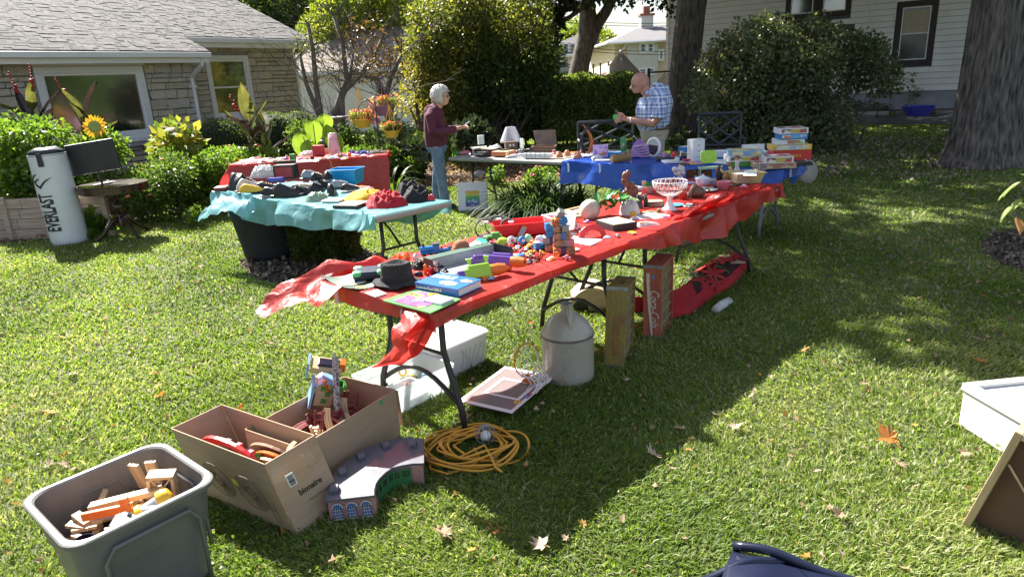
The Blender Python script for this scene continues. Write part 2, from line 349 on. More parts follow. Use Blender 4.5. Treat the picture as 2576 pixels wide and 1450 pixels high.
# ---- grass blades, denser near the viewer as the eye sees them
def grass(n):
    r=(1.25**.42 + rng.random(n)*(26**.42 - 1.25**.42))**(1/.42);th=R_(90)+rng.uniform(-.88,.88,n)
    p=np.stack([r*np.cos(th),r*np.sin(th)],1)
    ex=poly_in(p,bed) | poly_in(p,ring_arb) | poly_in(p,ring_right) | poly_in(p,drive);p=p[~ex];r=r[~ex];n=len(p)
    hn=np.sin(p[:,0]*2.3+1)*np.cos(p[:,1]*1.9)+.6*np.sin(p[:,0]*6.1+p[:,1]*4.7)+.5*np.sin(p[:,0]*13-p[:,1]*11)
    h=.80*(.030+.012*hn*.5+.018*rng.random(n)**2)*(1+.012*r);h=np.clip(h,.016,.09)
    tall=rng.random(n) > .995;h=np.where(tall,h*1.9,h)
    w=.0017*(1+r*.34)*rng.uniform(.7,1.5,n)
    az=rng.uniform(0,2*np.pi,n);comb=np.sin(p[:,0]*1.7)*2+np.cos(p[:,1]*1.3+p[:,0])*2
    az=np.where(rng.random(n) < .5,comb+rng.normal(0,.6,n),az)
    d=np.stack([np.cos(az),np.sin(az),np.zeros(n)],1);lean=rng.uniform(.3,1.5,n)[:,None]
    fa=rng.uniform(0,2*np.pi,n);s=np.stack([np.cos(fa),np.sin(fa),np.zeros(n)],1)*w[:,None]
    b=np.concatenate([p,np.full((n,1),-.002)],1);up=np.array([0,0,1.0]);hh=h[:,None]
    mid=b + up*hh*.6 + d*hh*lean*.35;tip=b + up*hh*(1-.25*lean/1.5) + d*hh*lean
    v=np.stack([b-s,b+s,mid+s*.8,mid-s*.8,tip],1).reshape(-1,3);i=np.arange(n)[:,None]*5
    f=np.concatenate([i+[0,1,2],i+[0,2,3],i+[3,2,4]],1).reshape(-1,3)
    q=np.sin(p[:,0]*1.1+2)*np.cos(p[:,1]*.9+.5)+.7*np.sin(p[:,0]*3.3+1.2*p[:,1])+.5*np.cos(p[:,1]*5.1-p[:,0]*2.2)
    rnd=np.clip(.46+.15*q+rng.normal(0,.22,n),0,.93);rnd=np.where(rng.random(n) > .88-.06*q,1,rnd)
    return npmesh('grass',v,f,np.repeat(rnd,5),g_grass,kind='stuff')
grass(GRASS_N if 'GRASS_N' in globals() else 600000)
# clover and broad weeds in the turf
def clover(n):
    r=1.4+rng.random(n)**.8*10;th=R_(90)+rng.uniform(-.9,.9,n);p=np.stack([r*np.cos(th),r*np.sin(th)],1)
    m=(np.sin(p[:,0]*4.1)+np.cos(p[:,1]*3.7+p[:,0]*2) > .7) & ~(poly_in(p,bed) | poly_in(p,ring_arb) | poly_in(p,ring_right));p=p[m]
    P=np.concatenate([p,rng.uniform(.02,.045,(len(p),1))],1);v,f=leaves(P,np.full(len(P),.016),None,.9,-.1)
    npmesh('clover',v,f,np.repeat(.3+.7*rng.random(len(P)),4),g_bright,kind='stuff')
clover(36000)

# ---- fallen leaves
def maple_outline():
    pts=[];A=[(-90,.12),(-118,.40),(-100,.42),(-140,.62),(-150,.36),(172,.88),(160,.55),(140,.50),(118,.95),(108,.6),(90,1.05),(72,.6),(62,.95),(40,.50),(20,.55),(8,.88),(-30,.36),(-40,.62),(-80,.42),(-62,.40)]
    for a,r in A: pts.append((r*math.cos(R_(a)),r*math.sin(R_(a))))
    return pts
def leaf_mesh(k):
    rr=random.Random(k);o=maple_outline();mb=MB();vs=[(0,0,0)];cu=rr.uniform(.15,.7);ph=rr.uniform(0,6)
    for x,y in o:
        x *= rr.uniform(.85,1.1);y *= rr.uniform(.85,1.1);vs.append((x,y,cu*(x*math.cos(ph)+y*math.sin(ph))**2 + rr.uniform(0,.12)))
    n=len(o);mb.add(vs,[(0,i+1,(i+1) % n+1) for i in range(n)]);mb.tube([(0,0,0),(.05,-.5,.05),(0,-.95,.18)],.025,4);return mb
m_leafs=[M('dry_leaf_%s' % n,c,.6,.25,60,.3,200,trans=.35) for n,c in (('orange',(.60,.22,.04)),('tan',(.45,.31,.2)),('pale',(.58,.45,.33)),('ochre',(.55,.33,.07)),('brown',(.28,.15,.09)))]
lm=[]
for k in range(5):
    for mi,m in enumerate(m_leafs):
        o=obj('fallen_leaf',leaf_mesh(k*7+mi),m,smooth=False);lm.append((mi,o.data));bpy.data.objects.remove(o)
leafspots=[(2235,1117,0,.075,'large bright orange maple leaf lying alone on the lawn in front of the white desk'),
 (125,1050,3,.06,'ochre maple leaf on the sunny lawn left of the cardboard boxes'),(187,953,2,.06,'pale maple leaf with curled lobes on the left lawn'),
 (680,872,1,.055,'single tan leaf in the grass left of the near folding table leg'),(1168,1068,4,.07,'brown maple leaf on its stem between table leg and backboard'),
 (1645,1160,2,.06,'pale twisted leaf at the edge of the table shadow'),(1365,1388,2,.055,'pale star shaped leaf near the lower edge of the table shadow'),
 (1120,1360,1,.055,'tan maple leaf in the sunlit patch below the toy roundhouse'),(1835,805,4,.055,'curled brown leaf in the shade beside the rug'),
 (1850,1088,2,.05,'pale upright leaf at the shadow edge right of the crates'),(2460,920,0,.06,'orange leaf lying above the white desk')]
used=[]
for x,y,mi,s,lab in leafspots:
    me=random.choice([q for i,q in lm if i == mi]);o=shared('fallen_leaf',me,None);o.location=W(x,y)+Vector((0,0,.035));o.scale=(s,)*3
    o.rotation_euler=(random.uniform(-.5,.5),random.uniform(-.5,.5),random.uniform(0,6));tag(o,lab,'leaf','fallen maple leaves')
names=['orange','tan','pale','ochre','brown']
k=0
while k < 95:
    x,y=random.uniform(0,2576),random.uniform(480,1440)
    p=W(x,y);a=np.array([[p.x,p.y]])
    if p.length > 11 or poly_in(a,bed)[0]: continue
    mi=random.choice([0,1,1,2,2,3,4]);me=random.choice([q for i,q in lm if i == mi]);o=shared('fallen_leaf',me,None)
    o.location=p+Vector((0,0,.03));s=random.uniform(.018,.042);o.scale=(s,s,s);o.rotation_euler=(random.uniform(-.6,.6),random.uniform(-.6,.6),random.uniform(0,6))
    tag(o,'small dry %s leaf scattered among the others on the lawn' % names[mi],'leaf','scattered dry leaves on the lawn, %s ones' % names[mi]);k += 1
def litter(n,test,zr,size,mat,name='leaf_litter'):
    P=test(n);P=np.concatenate([P,rng.uniform(*zr,(len(P),1))],1);v,f=leaves(P,np.full(len(P),size),None,.8,0,fold=.25)
    v[:,2]=np.clip(v[:,2],.004,None);npmesh(name,v,f,np.repeat(rng.random(len(P)),4),mat,kind='stuff')
def inpoly(poly):
    a=np.array(poly);lo,hi=a.min(0),a.max(0)
    def t(n): p=lo+rng.random((n,2))*(hi-lo);return p[poly_in(p,poly)]
    return t
litter(30000,inpoly(bed),(.008,.05),.055,g_litter)
litter(900,inpoly(ring_arb),(.008,.04),.05,g_litter2);litter(700,inpoly(ring_right),(.008,.03),.05,g_litter2)
litter(3800,inpoly(wp((1900,345),(2420,350),(2480,470),(2000,440),(1700,420),(1700,360))),(.03,.06),.06,g_litter2)
litter(1500,inpoly(wp((0,660),(700,560),(1700,520),(2576,620),(2576,1450),(0,1450))),(.02,.04),.028,g_litter)
litter(1500,inpoly(wp((1700,430),(2576,470),(2700,1000),(2000,620))),(.03,.045),.032,g_litter2)
# mulch chips
litter(9000,inpoly(ring_arb),(.004,.02),.03,Mleaf('bark_chips',[(.05,.035,.025),(.10,.08,.06),(.16,.13,.10)],.9,0),'bark_mulch')
litter(6000,inpoly(ring_right),(.004,.02),.03,_mats['bark_chips'],'bark_mulch')

# ================================================================== left stone house
LH=TR(rz=R_(59.2))
uL=LH.to_3x3() @ Vector((1,0,0));nL=LH.to_3x3() @ Vector((0,1,0))
def hpL(q,dist): p=onplane(q[0],q[1],nL,dist);return p.dot(uL),p.z
Y1,Y2=13.02,13.82
house=thing('stone_house','low tan stone house with grey shingle roof and white gutters on the left','house');house.matrix_world=LH
WT={}
mb=MB();mb.box((3.2,Y1+.19,1.3),(12.6,.3,2.6));mb.box((11.14,Y2+.19,1.45),(3.76,.3,2.9));mb.box((9.35,(Y1+Y2)/2+.2,1.3),(.28,1.0,2.58));mb.box((12.86,Y2+3.2,1.45),(.3,5.7,2.9));mb.box((4,20,1.4),(17,.3,2.8))
obj('wall',mb,m_mortar,house)
stone_me=[]
for k in range(10):
    mb=MB();mb.box((0,0,0),(1,1,1));o=obj('stone',mb,m_stone[k % 4]);me=o.data
    bm=bmesh.new();bm.from_mesh(me);bmesh.ops.subdivide_edges(bm,edges=bm.edges[:],cuts=2,use_grid_fill=True)
    for v in bm.verts: v.co += Vector((random.uniform(-.03,.03),random.uniform(-.09,.09) if v.co.y < -.3 else 0,random.uniform(-.05,.05)))
    bm.to_mesh(me);bm.free();stone_me.append(me);bpy.data.objects.remove(o)
def ashlar(x0,x1,z0,z1,y,holes):
    z=z0
    while z < z1-.03:
        h=min(random.choice([.09,.13,.13,.18,.2]),z1-z);x=x0+random.uniform(-.1,0)
        while x < x1:
            w=random.uniform(.18,.52);split=h > .16 and random.random() < .3
            for (za,zb) in ([(z,z+h/2),(z+h/2,z+h)] if split else [(z,z+h)]):
                xa,xb=max(x,x0),min(x+w,x1)
                for (ha,hb,hc,hd) in holes:
                    if zb > hc and za < hd:
                        if xa < ha < xb: xb=ha
                        elif ha <= xa < hb: xa=hb
                if xb-xa < .05: continue
                shared('stone',random.choice(stone_me),house,T=TR(((xa+xb)/2,y-.012,(za+zb)/2),sc=(xb-xa-.018,random.uniform(.05,.075),zb-za-.018)))
            x += w
        z += h
bx0,bx1=hpL(Q('n',250,520),Y1)[0],hpL(Q('n',1110,520),Y1)[0]
BW=(6.36,8.36,.95,2.46);ashlar(3.4,9.42,.35,2.42,Y1,[BW])
a0=hpL(Q('n',1575,430),Y2)[0];a1,az1=hpL(Q('n',1915,432),Y2);az0=hpL(Q('n',1645,940),Y2)[1]
SW=(a0,a1,az0,az1);ashlar(9.55,13.02,.2,2.82,Y2,[SW])
def window(parent,x0,x1,z0,z1,y,fw=.09,mid=False,fmat=None,gmat=None,sill=True,out=.05):
    fmat=fmat or m_trimw;gmat=gmat or m_glass
    mb=MB();d=.12
    mb.box(((x0+x1)/2,y-out+d/2,z1-fw/2),(x1-x0,d,fw));mb.box(((x0+x1)/2,y-out+d/2,z0+fw/2),(x1-x0,d,fw))
    for x in (x0+fw/2,x1-fw/2): mb.box((x,y-out+d/2,(z0+z1)/2),(fw,d,z1-z0-2*fw))
    w=obj('window',mb,fmat,parent,bev=.006,seg=1)
    s=.035;mb=MB();X0,X1,Z0,Z1=x0+fw,x1-fw,z0+fw,z1-fw
    mb.box(((X0+X1)/2,y,Z1-s/2),(X1-X0,.05,s));mb.box(((X0+X1)/2,y,Z0+s/2),(X1-X0,.05,s))
    for x in (X0+s/2,X1-s/2): mb.box((x,y,(Z0+Z1)/2),(s,.05,Z1-Z0-2*s))
    if mid: mb.box(((X0+X1)/2,y-.008,(Z0+Z1)/2),(X1-X0-2*s,.05,s))
    obj('sash',mb,m_white,w)
    for za,zb in ([(Z0,(Z0+Z1)/2),((Z0+Z1)/2,Z1)] if mid else [(Z0,Z1)]):
        g=MB();g.box(((X0+X1)/2,y+.012,(za+zb)/2),(X1-X0-s,.01,zb-za-s));obj('pane',g,gmat,w)
    if sill: g=MB();g.box(((x0+x1)/2,y-.075,z0-.03),(x1-x0+.08,.16,.06));obj('sill',g,fmat,w,bev=.006,seg=1)
    return w
window(house,6.38,8.34,.98,2.31,Y1,.12)
mb=MB();mb.box((7.36,Y1-.01,2.385),(2.02,.1,.14));obj('header_board',mb,m_white,house)
window(house,SW[0],SW[1],SW[2]+.02,SW[3],Y2,.1,True)
mb=MB();mb.box((7.0,Y1-.06,.87),(5,.2,.07));obj('stone_ledge',mb,m_found,house,bev=.01)
# interior dimness behind the panes stays plain dark glass; eaves
PIT=.45
def roofplane(x0,x1,y0,z0,y1): return lambda a,b: (x0+(x1-x0)*a,y0+(y1-y0)*b,z0+PIT*(y1-y0)*b)
E1x,E1y,E1z=9.55,12.58,2.53;E2x,E2y=13.2,13.36;E2z=E1z+PIT*(E2y-E1y)
mb=MB()
mb.add([(-6,E1y,E1z),(E1x,E1y,E1z),(E1x,E2y+.3,E1z+PIT*(E2y+.3-E1y)),(E1x,20,E1z+PIT*(20-E1y)),(-6,20,E1z+PIT*(20-E1y))],[(0,1,2,3,4)])
mb.add([(E1x-1.2,E2y,E2z),(E2x,E2y,E2z),(E2x,20,E2z+PIT*(20-E2y)),(E1x-1.2,20,E2z+PIT*(20-E2y))],[(0,1,2,3)])
roof=obj('roof',mb,m_shing[2],house)
def gutter(xa,xb,y,z,name='gutter'):
    mb=MB();mb.box(((xa+xb)/2,y+.0,z-.055),(xb-xa,.11,.10));g=obj(name,mb,m_trimw,house,bev=.012)
    mb=MB();mb.box(((xa+xb)/2,y+.10,z-.12),(xb-xa-.02,.09,.15));obj('fascia',mb,m_white,house)
    mb=MB();mb.box(((xa+xb)/2,y+.26,z-.175),(xb-xa-.04,.30,.02));obj('soffit',mb,m_white,house)
gutter(-6,E1x,E1y-.05,E1z);gutter(E1x-1.0,E2x+.02,E2y-.05,E2z)
def downspout(x,y,ztop,yw):
    mb=MB();mb.tube([(x,y,ztop),(x,y,ztop-.14),(x-.02,yw-.06,ztop-.36),(x-.02,yw-.06,ztop-.6),(x-.02,yw-.06,.1)],.042,4);obj('downspout',mb,m_trimw,house)
    mb=MB();mb.box((x-.02,yw-.06,ztop-.55),(.13,.1,.04));obj('bracket',mb,m_trimw,house)
downspout(9.36,E1y,E1z-.1,Y1);downspout(E2x-.22,E2y,E2z-.1,Y2)
# move the end of the recessed wall to the roof end
sh=[]
def shingle_field(x0,x1,y0,z0,y1,cut=None):
    row=0;y=y0;nx=math.cos(math.atan(PIT));ang=math.atan(PIT);ex=.095*nx
    while y < y1:
        x=x0 + random.uniform(-.2,0)
        while x < x1:
            w=random.choice([.11,.15,.19,.24]);xb=min(x+w,x1);xa=max(x,x0)
            if xb-xa > .03 and not (cut and cut(xa,y)): sh.append((xa,xb,y,z0+(y-y0)*PIT))
            x += w
        y += ex;row += 1
shingle_field(1.5,E1x+.02,E1y-.03,E1z,19.9);shingle_field(E1x+.02,E2x+.02,E2y-.03,E2z,19.9)
ang=math.atan(PIT)
cl=LH.inverted() @ Vector((0,0,H))
sh.sort(key=lambda s: ((s[0]-cl.x)**2+(s[2]-cl.y)**2+(s[3]-cl.z)**2))
sm=[]
for k in range(3):
    mb=MB();mb.box((0,.5,.0),(1,1,1));o=obj('shingle',mb,m_shing[k]);sm.append(o.data);bpy.data.objects.remove(o)
front=[s for s in sh if s[0] > 2.5][:290];fs=set(front)
for (xa,xb,y,z) in front:
    shared('shingle',random.choice(sm),roof,T=TR(((xa+xb)/2,y,z+.014),rx=ang,sc=(xb-xa-.005,.11,random.choice([.014,.024,.032]))))
mbs=MB();
for s in sh:
    if s in fs: continue
    xa,xb,y,z=s;mbs.m=random.choice([0,0,1,1,2]);t=random.choice([.014,.024,.032])
    mbs.box((0,.5,0),(1,1,1),TR(((xa+xb)/2,y,z+.014),rx=ang,sc=(xb-xa-.005,.11,t)))
tag(obj('shingle_field',mbs,m_shing,roof),kind='stuff')

# ================================================================== right clapboard house
RH=hr;uR=RH.to_3x3() @ Vector((1,0,0));nR=RH.to_3x3() @ Vector((0,1,0))
def hpR(q,dist=YR): p=onplane(q[0],q[1],nR,dist);return p.dot(uR),p.z
hb=thing('clapboard_house','tall white clapboard house with dark brown window trim behind the lilac','house');hb.matrix_world=RH
mb=MB();mb.box((-.75,YR+.3,3.6),(17.3,.56,6.0));mb.box((-9.25,YR+4.5,3.6),(.3,8,6.0));obj('wall',mb,M('lap_shadow_backing',(.10,.10,.11),.9),hb)  # dark colour paints the lap shadow seen through gaps between siding boards
mb=MB();mb.box((-.75,YR+.3,.3),(17.4,.5,.6));obj('foundation',mb,m_found,hb)
mb=MB();mb.box((-.75,YR-.0,.62),(17.4,.09,.05));obj('drip_board',mb,m_siding,hb)
z=.62;ex=.19
holesR=[(-1.56,-.36,1.42,3.46),(-5.08,-2.94,3.19,4.9),(-4.48,-2.78,1.6,2.75)]
while z < 6.2:
    xs=[-9.38];
    x=-9.38
    while x < 7.5: x += random.uniform(2.6,4.2);xs.append(min(x,7.8))
    for xa,xb in zip(xs[:-1],xs[1:]):
        parts=[(xa,xb)]
        for (ha,hb_,hc,hd) in holesR:
            np_=[]
            for (p,q) in parts:
                if z+ex > hc and z < hd and p < hb_ and q > ha:
                    if p < ha: np_.append((p,ha))
                    if q > hb_: np_.append((hb_,q))
                else: np_.append((p,q))
            parts=np_
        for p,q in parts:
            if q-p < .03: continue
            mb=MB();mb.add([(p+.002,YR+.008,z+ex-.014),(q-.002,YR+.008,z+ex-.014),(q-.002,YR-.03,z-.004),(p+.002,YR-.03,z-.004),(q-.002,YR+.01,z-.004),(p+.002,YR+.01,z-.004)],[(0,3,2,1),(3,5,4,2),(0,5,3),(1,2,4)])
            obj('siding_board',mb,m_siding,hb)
    z += ex
for zc in np.arange(.72,6.0,.19):      # the corner board's lapped ends
    mb=MB();mb.box((-9.42,YR+.05,zc),(.11,.2,.175));obj('corner_shingle',mb,m_siding,hb)
m_curt=M('lace_curtain',(.45,.38,.28),.8,.2,40,.2,90)
w=window(hb,-1.54,-.38,1.44,3.44,YR,.17,True,m_darktrim,M('window_glass_grey',(.09,.095,.10),.06,.2,2,spec=.8),sill=False,out=.03)
mb=MB();mb.box((-.96,YR+.002,2.78),(.72,.006,.72));obj('curtain',mb,m_curt,w)
for xa,xb in ((-5.06,-4.0),(-4.0,-2.96)): window(hb,xa,xb,3.2,4.88,YR,.16,False,m_darktrim,sill=False,out=.03)
window(hb,-4.46,-2.8,1.62,2.74,YR,.12,True,m_darktrim,sill=False,out=.03)
mb=MB();mb.tube([(-2.32,YR-.04,6),(-2.32,YR-.04,.9)],.022,8);obj('conduit',mb,m_trimw,hb)
mb=MB();mb.box((-.5,YR-.05,6.3),(19,1.0,.2));obj('soffit',mb,m_white,hb)

# ================================================================== houses and garages far behind
def simple_house(name,label,loc,rz,w,d,h,rh,wall,roofm,hip=True,over=.5):
    t=thing(name,label,'house',loc,rz)
    mb=MB();mb.box((0,0,h/2),(w,d,h));obj('wall',mb,wall,t)
    x,y=w/2+over,d/2+over;r=max(0,w/2-d/2) if hip else x
    mb=MB();mb.add([(-x,-y,h),(x,-y,h),(x,y,h),(-x,y,h),(-r,0,h+rh),(r,0,h+rh)],[(0,1,5,4),(1,2,5),(2,3,4,5),(3,0,4),(0,3,2,1)])
    obj('roof',mb,roofm,t)
    mb=MB();mb.box((0,-y-.04,h-.02),(2*x,.09,.16));mb.box((x+.04,0,h-.02),(.09,2*y,.16));mb.box((-x-.04,0,h-.02),(.09,2*y,.16));obj('gutter',mb,m_trimw,t)
    return t
def win2(t,x,z,w,h,y,side='f',d=0):
    mb=MB()
    if side == 'f': window(t,x-w/2,x+w/2,z-h/2,z+h/2,y,.08,True,m_white,M('far_glass',(.16,.2,.24),.1,.3,.6,spec=.8),sill=True)
# white garage behind the bare trees
gl=onplane(*Q('n',2330,600),Vector((0,1,0)),29)
gr=thing('garage','white sided garage with tan hip roof behind the bare trees','garage',(-4.6,30.5,0),R_(-6))
mb=MB();mb.box((0,0,1.15),(9,6,2.3));obj('wall',mb,m_siding,gr)
for z in np.arange(.2,2.2,.28):
    mb=MB();mb.box((0,-3.015,z+.13),(9.0,.03,.262),taper_y=.4);obj('siding_board',mb,m_siding,gr)
mb=MB();mb.add([(-4.9,-3.4,2.3),(4.9,-3.4,2.3),(4.9,3.4,2.3),(-4.9,3.4,2.3),(-1.6,0,4.05),(1.6,0,4.05)],[(0,1,5,4),(1,2,5),(2,3,4,5),(3,0,4),(0,3,2,1)]);obj('roof',mb,m_tanroof,gr)
mb=MB();mb.box((0,-3.42,2.28),(9.9,.1,.14));obj('gutter',mb,m_trimw,gr)
mb=MB();mb.box((1.9,-3.05,1.0),(4.6,.05,2.0));obj('garage_door',mb,m_white,gr)
window(gr,-4.2,-3.2,1.0,1.75,-3.05,.07,False,m_darktrim)
# cream two storey house beyond the hedge
FY=52.0
def fq(x,y,Y=FY): p=Q('t',x,y);return D(*p,Y)
p0,p1=fq(1400,545),fq(2320,520);
cr_=thing('cream_house','two storey cream and beige house with grey hip roof far behind the hedge','house')
e1=fq(2500,530);L0=fq(1400,540);zE=.5*(e1.z+L0.z);base0=-.5
xr=e1.x+4;xl=L0.x
mb=MB();mb.box(((fq(1610,600).x+fq(2150,600).x)/2,FY+3.9,zE/2),(fq(2150,600).x-fq(1610,600).x,8,zE));obj('siding_wall',mb,m_beige,cr_)
mb=MB();mb.box(((xl+fq(1610,600).x)/2+.1,FY+4.05,zE/2),(fq(1610,600).x-xl-.2,8,zE));mb.box(((fq(2150,600).x+xr)/2,FY+4.2,zE/2),(xr-fq(2150,600).x,8,zE));obj('brick_wall',mb,m_cream,cr_)
# side wing running back to the left
q1=fq(960,640,60);
def quadwall(name,a,b,z0,z1,m,t=.3):
    d=(b-a);d.z=0;L_=d.length;an=math.atan2(d.y,d.x);mb=MB();mb.box((L_/2,t/2,(z0+z1)/2),(L_,t,z1-z0));return obj(name,mb,m,cr_,T=TR((a.x,a.y,0),rz=an)),an,L_
A=fq(960,610,66);A.z=0;B=Vector((xl,FY,0));wl,an,LL=quadwall('side_wall',A,B,0,zE,m_cream)
for k,fx in enumerate((.2,.5,.8)):
    mb=MB();mb.box((0,0,0),(1.1,.1,1.7));wv=obj('window',mb,m_white,cr_,T=TR((A.x+(B.x-A.x)*fx+.05,A.y+(B.y-A.y)*fx-.1,zE-1.9),rz=an));mb=MB();mb.box((0,-.06,0),(.85,.04,1.45));obj('pane',mb,m_glass,wv)
ridge=fq(1810,295,FY+5);xr2=xr+1
mb=MB();ee=.6
a_=(xl-ee,FY-ee,zE);b_=(xr2,FY-ee,zE);c_=(xr2,FY+9,zE);A2=(A.x-ee*1.5,A.y-.3,zE)
r1=(ridge.x,FY+5,ridge.z);r2=(xr2,FY+5,ridge.z);r3=(A.x+6,A.y+4,ridge.z-.6)
mb.add([a_,b_,r2,r1,A2,r3,c_],[(0,1,2,3),(4,0,3,5),(1,6,2)]);obj('roof',mb,m_greyroof,cr_)
mb=MB();mb.tube([a_,b_],.1,4);mb.tube([A2,a_],.1,4);obj('gutter',mb,m_white,cr_)
for x0,x1,y0,y1,n_ in ((1820,2080,560,730,2),(1810,2085,990,1110,2),(2150,2245,670,865,1)):
    a,b=fq(x0,y0),fq(x1,y1)
    for k in range(n_):
        xa=a.x+(b.x-a.x)*k/n_;xb=a.x+(b.x-a.x)*(k+1)/n_;window(cr_,xa,xb,b.z,a.z,FY-.16,.1,True,m_white,M('far_glass',(.16,.2,.24),.1,.3,.6,spec=.8),sill=False)
ch=fq(1945,300,FY+5);mb=MB();mb.box((ch.x,FY+5,ch.z+.2),(.95,.9,1.4));chm=obj('chimney',mb,m_beige,cr_)
mb=MB();mb.box((ch.x,FY+5,ch.z+.95),(1.15,1.1,.16));mb.box((ch.x,FY+5,ch.z+1.3),(.5,.5,.55));obj('chimney_pot',mb,m_brick,chm)
ds=fq(1505,560);mb=MB();mb.tube([(ds.x+.4,FY-.2,zE-.1),(ds.x,FY-.2,zE-.6),(ds.x,FY-.2,0)],.07,5);obj('downspout',mb,m_white,cr_)
# left part of the same terrace
w2=thing('white_house','pale two storey house left of the forked trunk with grey roof','house');Y3=70
a,b=fq(400,790,Y3),fq(760,690,Y3);mb=MB();mb.box(((a.x+b.x)/2+1,Y3+4,a.z/2),(b.x-a.x+2,8,a.z));obj('wall',mb,m_beige,w2)
mb=MB();mb.add([(a.x-3.3,Y3-.8,a.z),(b.x+2,Y3-.8,a.z+.0),(b.x+2,Y3+5,a.z+4),(a.x+5,Y3+5,a.z+3.0)],[(0,1,2,3)]);obj('roof',mb,m_greyroof,w2)
mb=MB();mb.tube([(a.x-3.3,Y3-.85,a.z),(b.x+2,Y3-.85,a.z)],.14,4);obj('gutter',mb,m_white,w2)
for cx in (455,565,680): q=fq(cx,835,Y3);window(w2,q.x-.45,q.x+.45,q.z-1.5,q.z+1.5,Y3-.1,.1,True,m_white,sill=False)
oh=thing('orange_house','small orange stucco house with brown roof far beyond the hedge','house');Y4=80
a,b=fq(150,840,Y4),fq(400,960,Y4);mb=MB();mb.box(((a.x+b.x)/2,Y4+4,a.z/2),(b.x-a.x+1,8,a.z));obj('wall',mb,m_orange,oh)
c1,c2=fq(60,660,Y4+5),fq(540,660,Y4+5);mb=MB();mb.add([(a.x-4,Y4-1,a.z),(b.x+1,Y4-1,a.z),(c2.x+2,Y4+5,c1.z),(c1.x-2,Y4+5,c1.z)],[(0,1,2,3)]);obj('roof',mb,m_brownroof,oh)
q=fq(380,905,Y4);window(oh,q.x-.8,q.x+.8,q.z-2,q.z+1.6,Y4-.1,.12,True,m_white,sill=False)
ck=fq(1235,420,62);one('brick_chimney','red brick chimney rising behind the grey roofline','chimney',MB().box((0,0,0),(1.5,1.2,5.2)).box((0,0,2.8),(1.8,1.5,.3)),m_brick,(ck.x,72,ck.z-1.4))
g2=thing('small_garage','low garage with dark roof half hidden behind the hedge','garage');Y5=38
a,b=fq(-200,1060,Y5),fq(640,1045,Y5);mb=MB();mb.box(((a.x+b.x)/2,Y5+3,a.z/2),(b.x-a.x,6,a.z));obj('wall',mb,M('pale_lattice',(.55,.57,.52),.8,.1,40),g2)
mb=MB();mb.add([(a.x-.3,Y5-.5,a.z),(b.x+.3,Y5-.5,a.z),(b.x-3,Y5+3,a.z+1.7),(a.x+.5,Y5+3,a.z+1.9)],[(0,1,2,3)]);obj('roof',mb,M('dark_roof',(.12,.11,.115),.9,.2,5),g2)
mb=MB();mb.box(((a.x+b.x)/2,Y5-.55,a.z),(b.x-a.x+.6,.12,.2));obj('gutter',mb,m_white,g2)
# power lines
for i_,(ya,yb) in enumerate(((145,200),(100,150),(640,665),(700,720))):
    P0=fq(-400,ya-40,46) if i_ < 2 else fq(-300,ya-150,46);P1=fq(3300,yb+20,46);mb=MB()
    mb.tube([P0.lerp(P1,k/12)-Vector((0,0,.35*math.sin(math.pi*k/12))) for k in range(13)],.018,4)
    one('power_line',['upper thin power line crossing the open sky','second power line just below the top one in the sky','power line crossing in front of the cream house windows','lowest power line sagging before the cream house'][i_],'cable',mb,m_black,group='power lines')
# brown lattice fence by the house corner
lf=thing('lattice_fence','brown diagonal lattice fence behind the bald man','fence',(6.9,24.4,0),R_(-4));m_lat=M('brown_lattice',(.12,.05,.035),.8,.2,10)
for k in range(34):
    x=-1.7+k*.1;mb=MB();mb.box((0,0,0),(.03,.012,1.5));obj('slat',mb,m_lat,lf,T=TR((x,0,1.05),ry=R_(42)))
mb=MB();mb.box((0,.04,1.66),(3.6,.08,.06));mb.box((0,.04,.5),(3.6,.08,.06));obj('rail',mb,m_lat,lf)
for x in (-1.75,0,1.75): mb=MB();mb.box((x,.08,.9),(.09,.09,1.8));obj('post',mb,m_lat,lf)
# market umbrella
ub=fq(1510,740,23.5);ut=thing('patio_umbrella','half folded tan patio umbrella behind the hedge','umbrella',(ub.x,23.5,0))
n=16;R0=1.0;zt=ub.z
def umb(a,b):
    th=a*2*math.pi;r=.06+R0*b*(1+.10*math.cos(th*8));z=zt-1.12*b**1.05-(.09*math.cos(th*8)*b if b > .2 else 0)
    return (r*math.cos(th),r*math.sin(th),z)
mb=MB();mb.grid(umb,64,8);obj('canopy',mb,m_cloth_umb,ut,smooth=True)
mb=MB();mb.tube([(0,0,0),(0,0,zt)],.03,8);obj('pole',mb,M('umbrella_pole',(.12,.06,.035),.5),ut);mb=MB();mb.ball((0,0,zt+.05),.06);obj('finial',mb,m_white,ut)

# ================================================================== trees
def trunk_mesh(path,radii,mb,n=20,rough=.06,seed=0):
    pts=[Vector(p) for p in path];fine=[];rs=[]
    for i in range(len(pts)-1):
        for k in range(10): fine.append(pts[i].lerp(pts[i+1],k/10));rs.append(radii[i]+(radii[i+1]-radii[i])*k/10)
    fine.append(pts[-1]);rs.append(radii[-1]);o=len(mb.v);mb.tube(fine,rs,n)
    for i in range(o,len(mb.v)):
        j=(i-o)//n;k=(i-o) % n
        if j >= len(fine): continue
        c=fine[j];v=Vector(mb.v[i]);d=(v-c);a=k/n*2*math.pi
        z_=v.z;f=1+rough*(.8*math.sin(a*5+seed+z_*.4)+.5*math.sin(a*9+z_*.8+seed*2)) + rough*(.5-2.2*abs(mnoise.noise(Vector((math.cos(a)*5.5,math.sin(a)*5.5,z_*1.1+seed)))))
        mb.v[i]=tuple(c+d*f)
    return mb
m_bark_big=M('furrowed_bark',(.028,.024,.022),.95,.3,5,1.0,12,stretch=(5,5,.7),col2=(.19,.16,.14))
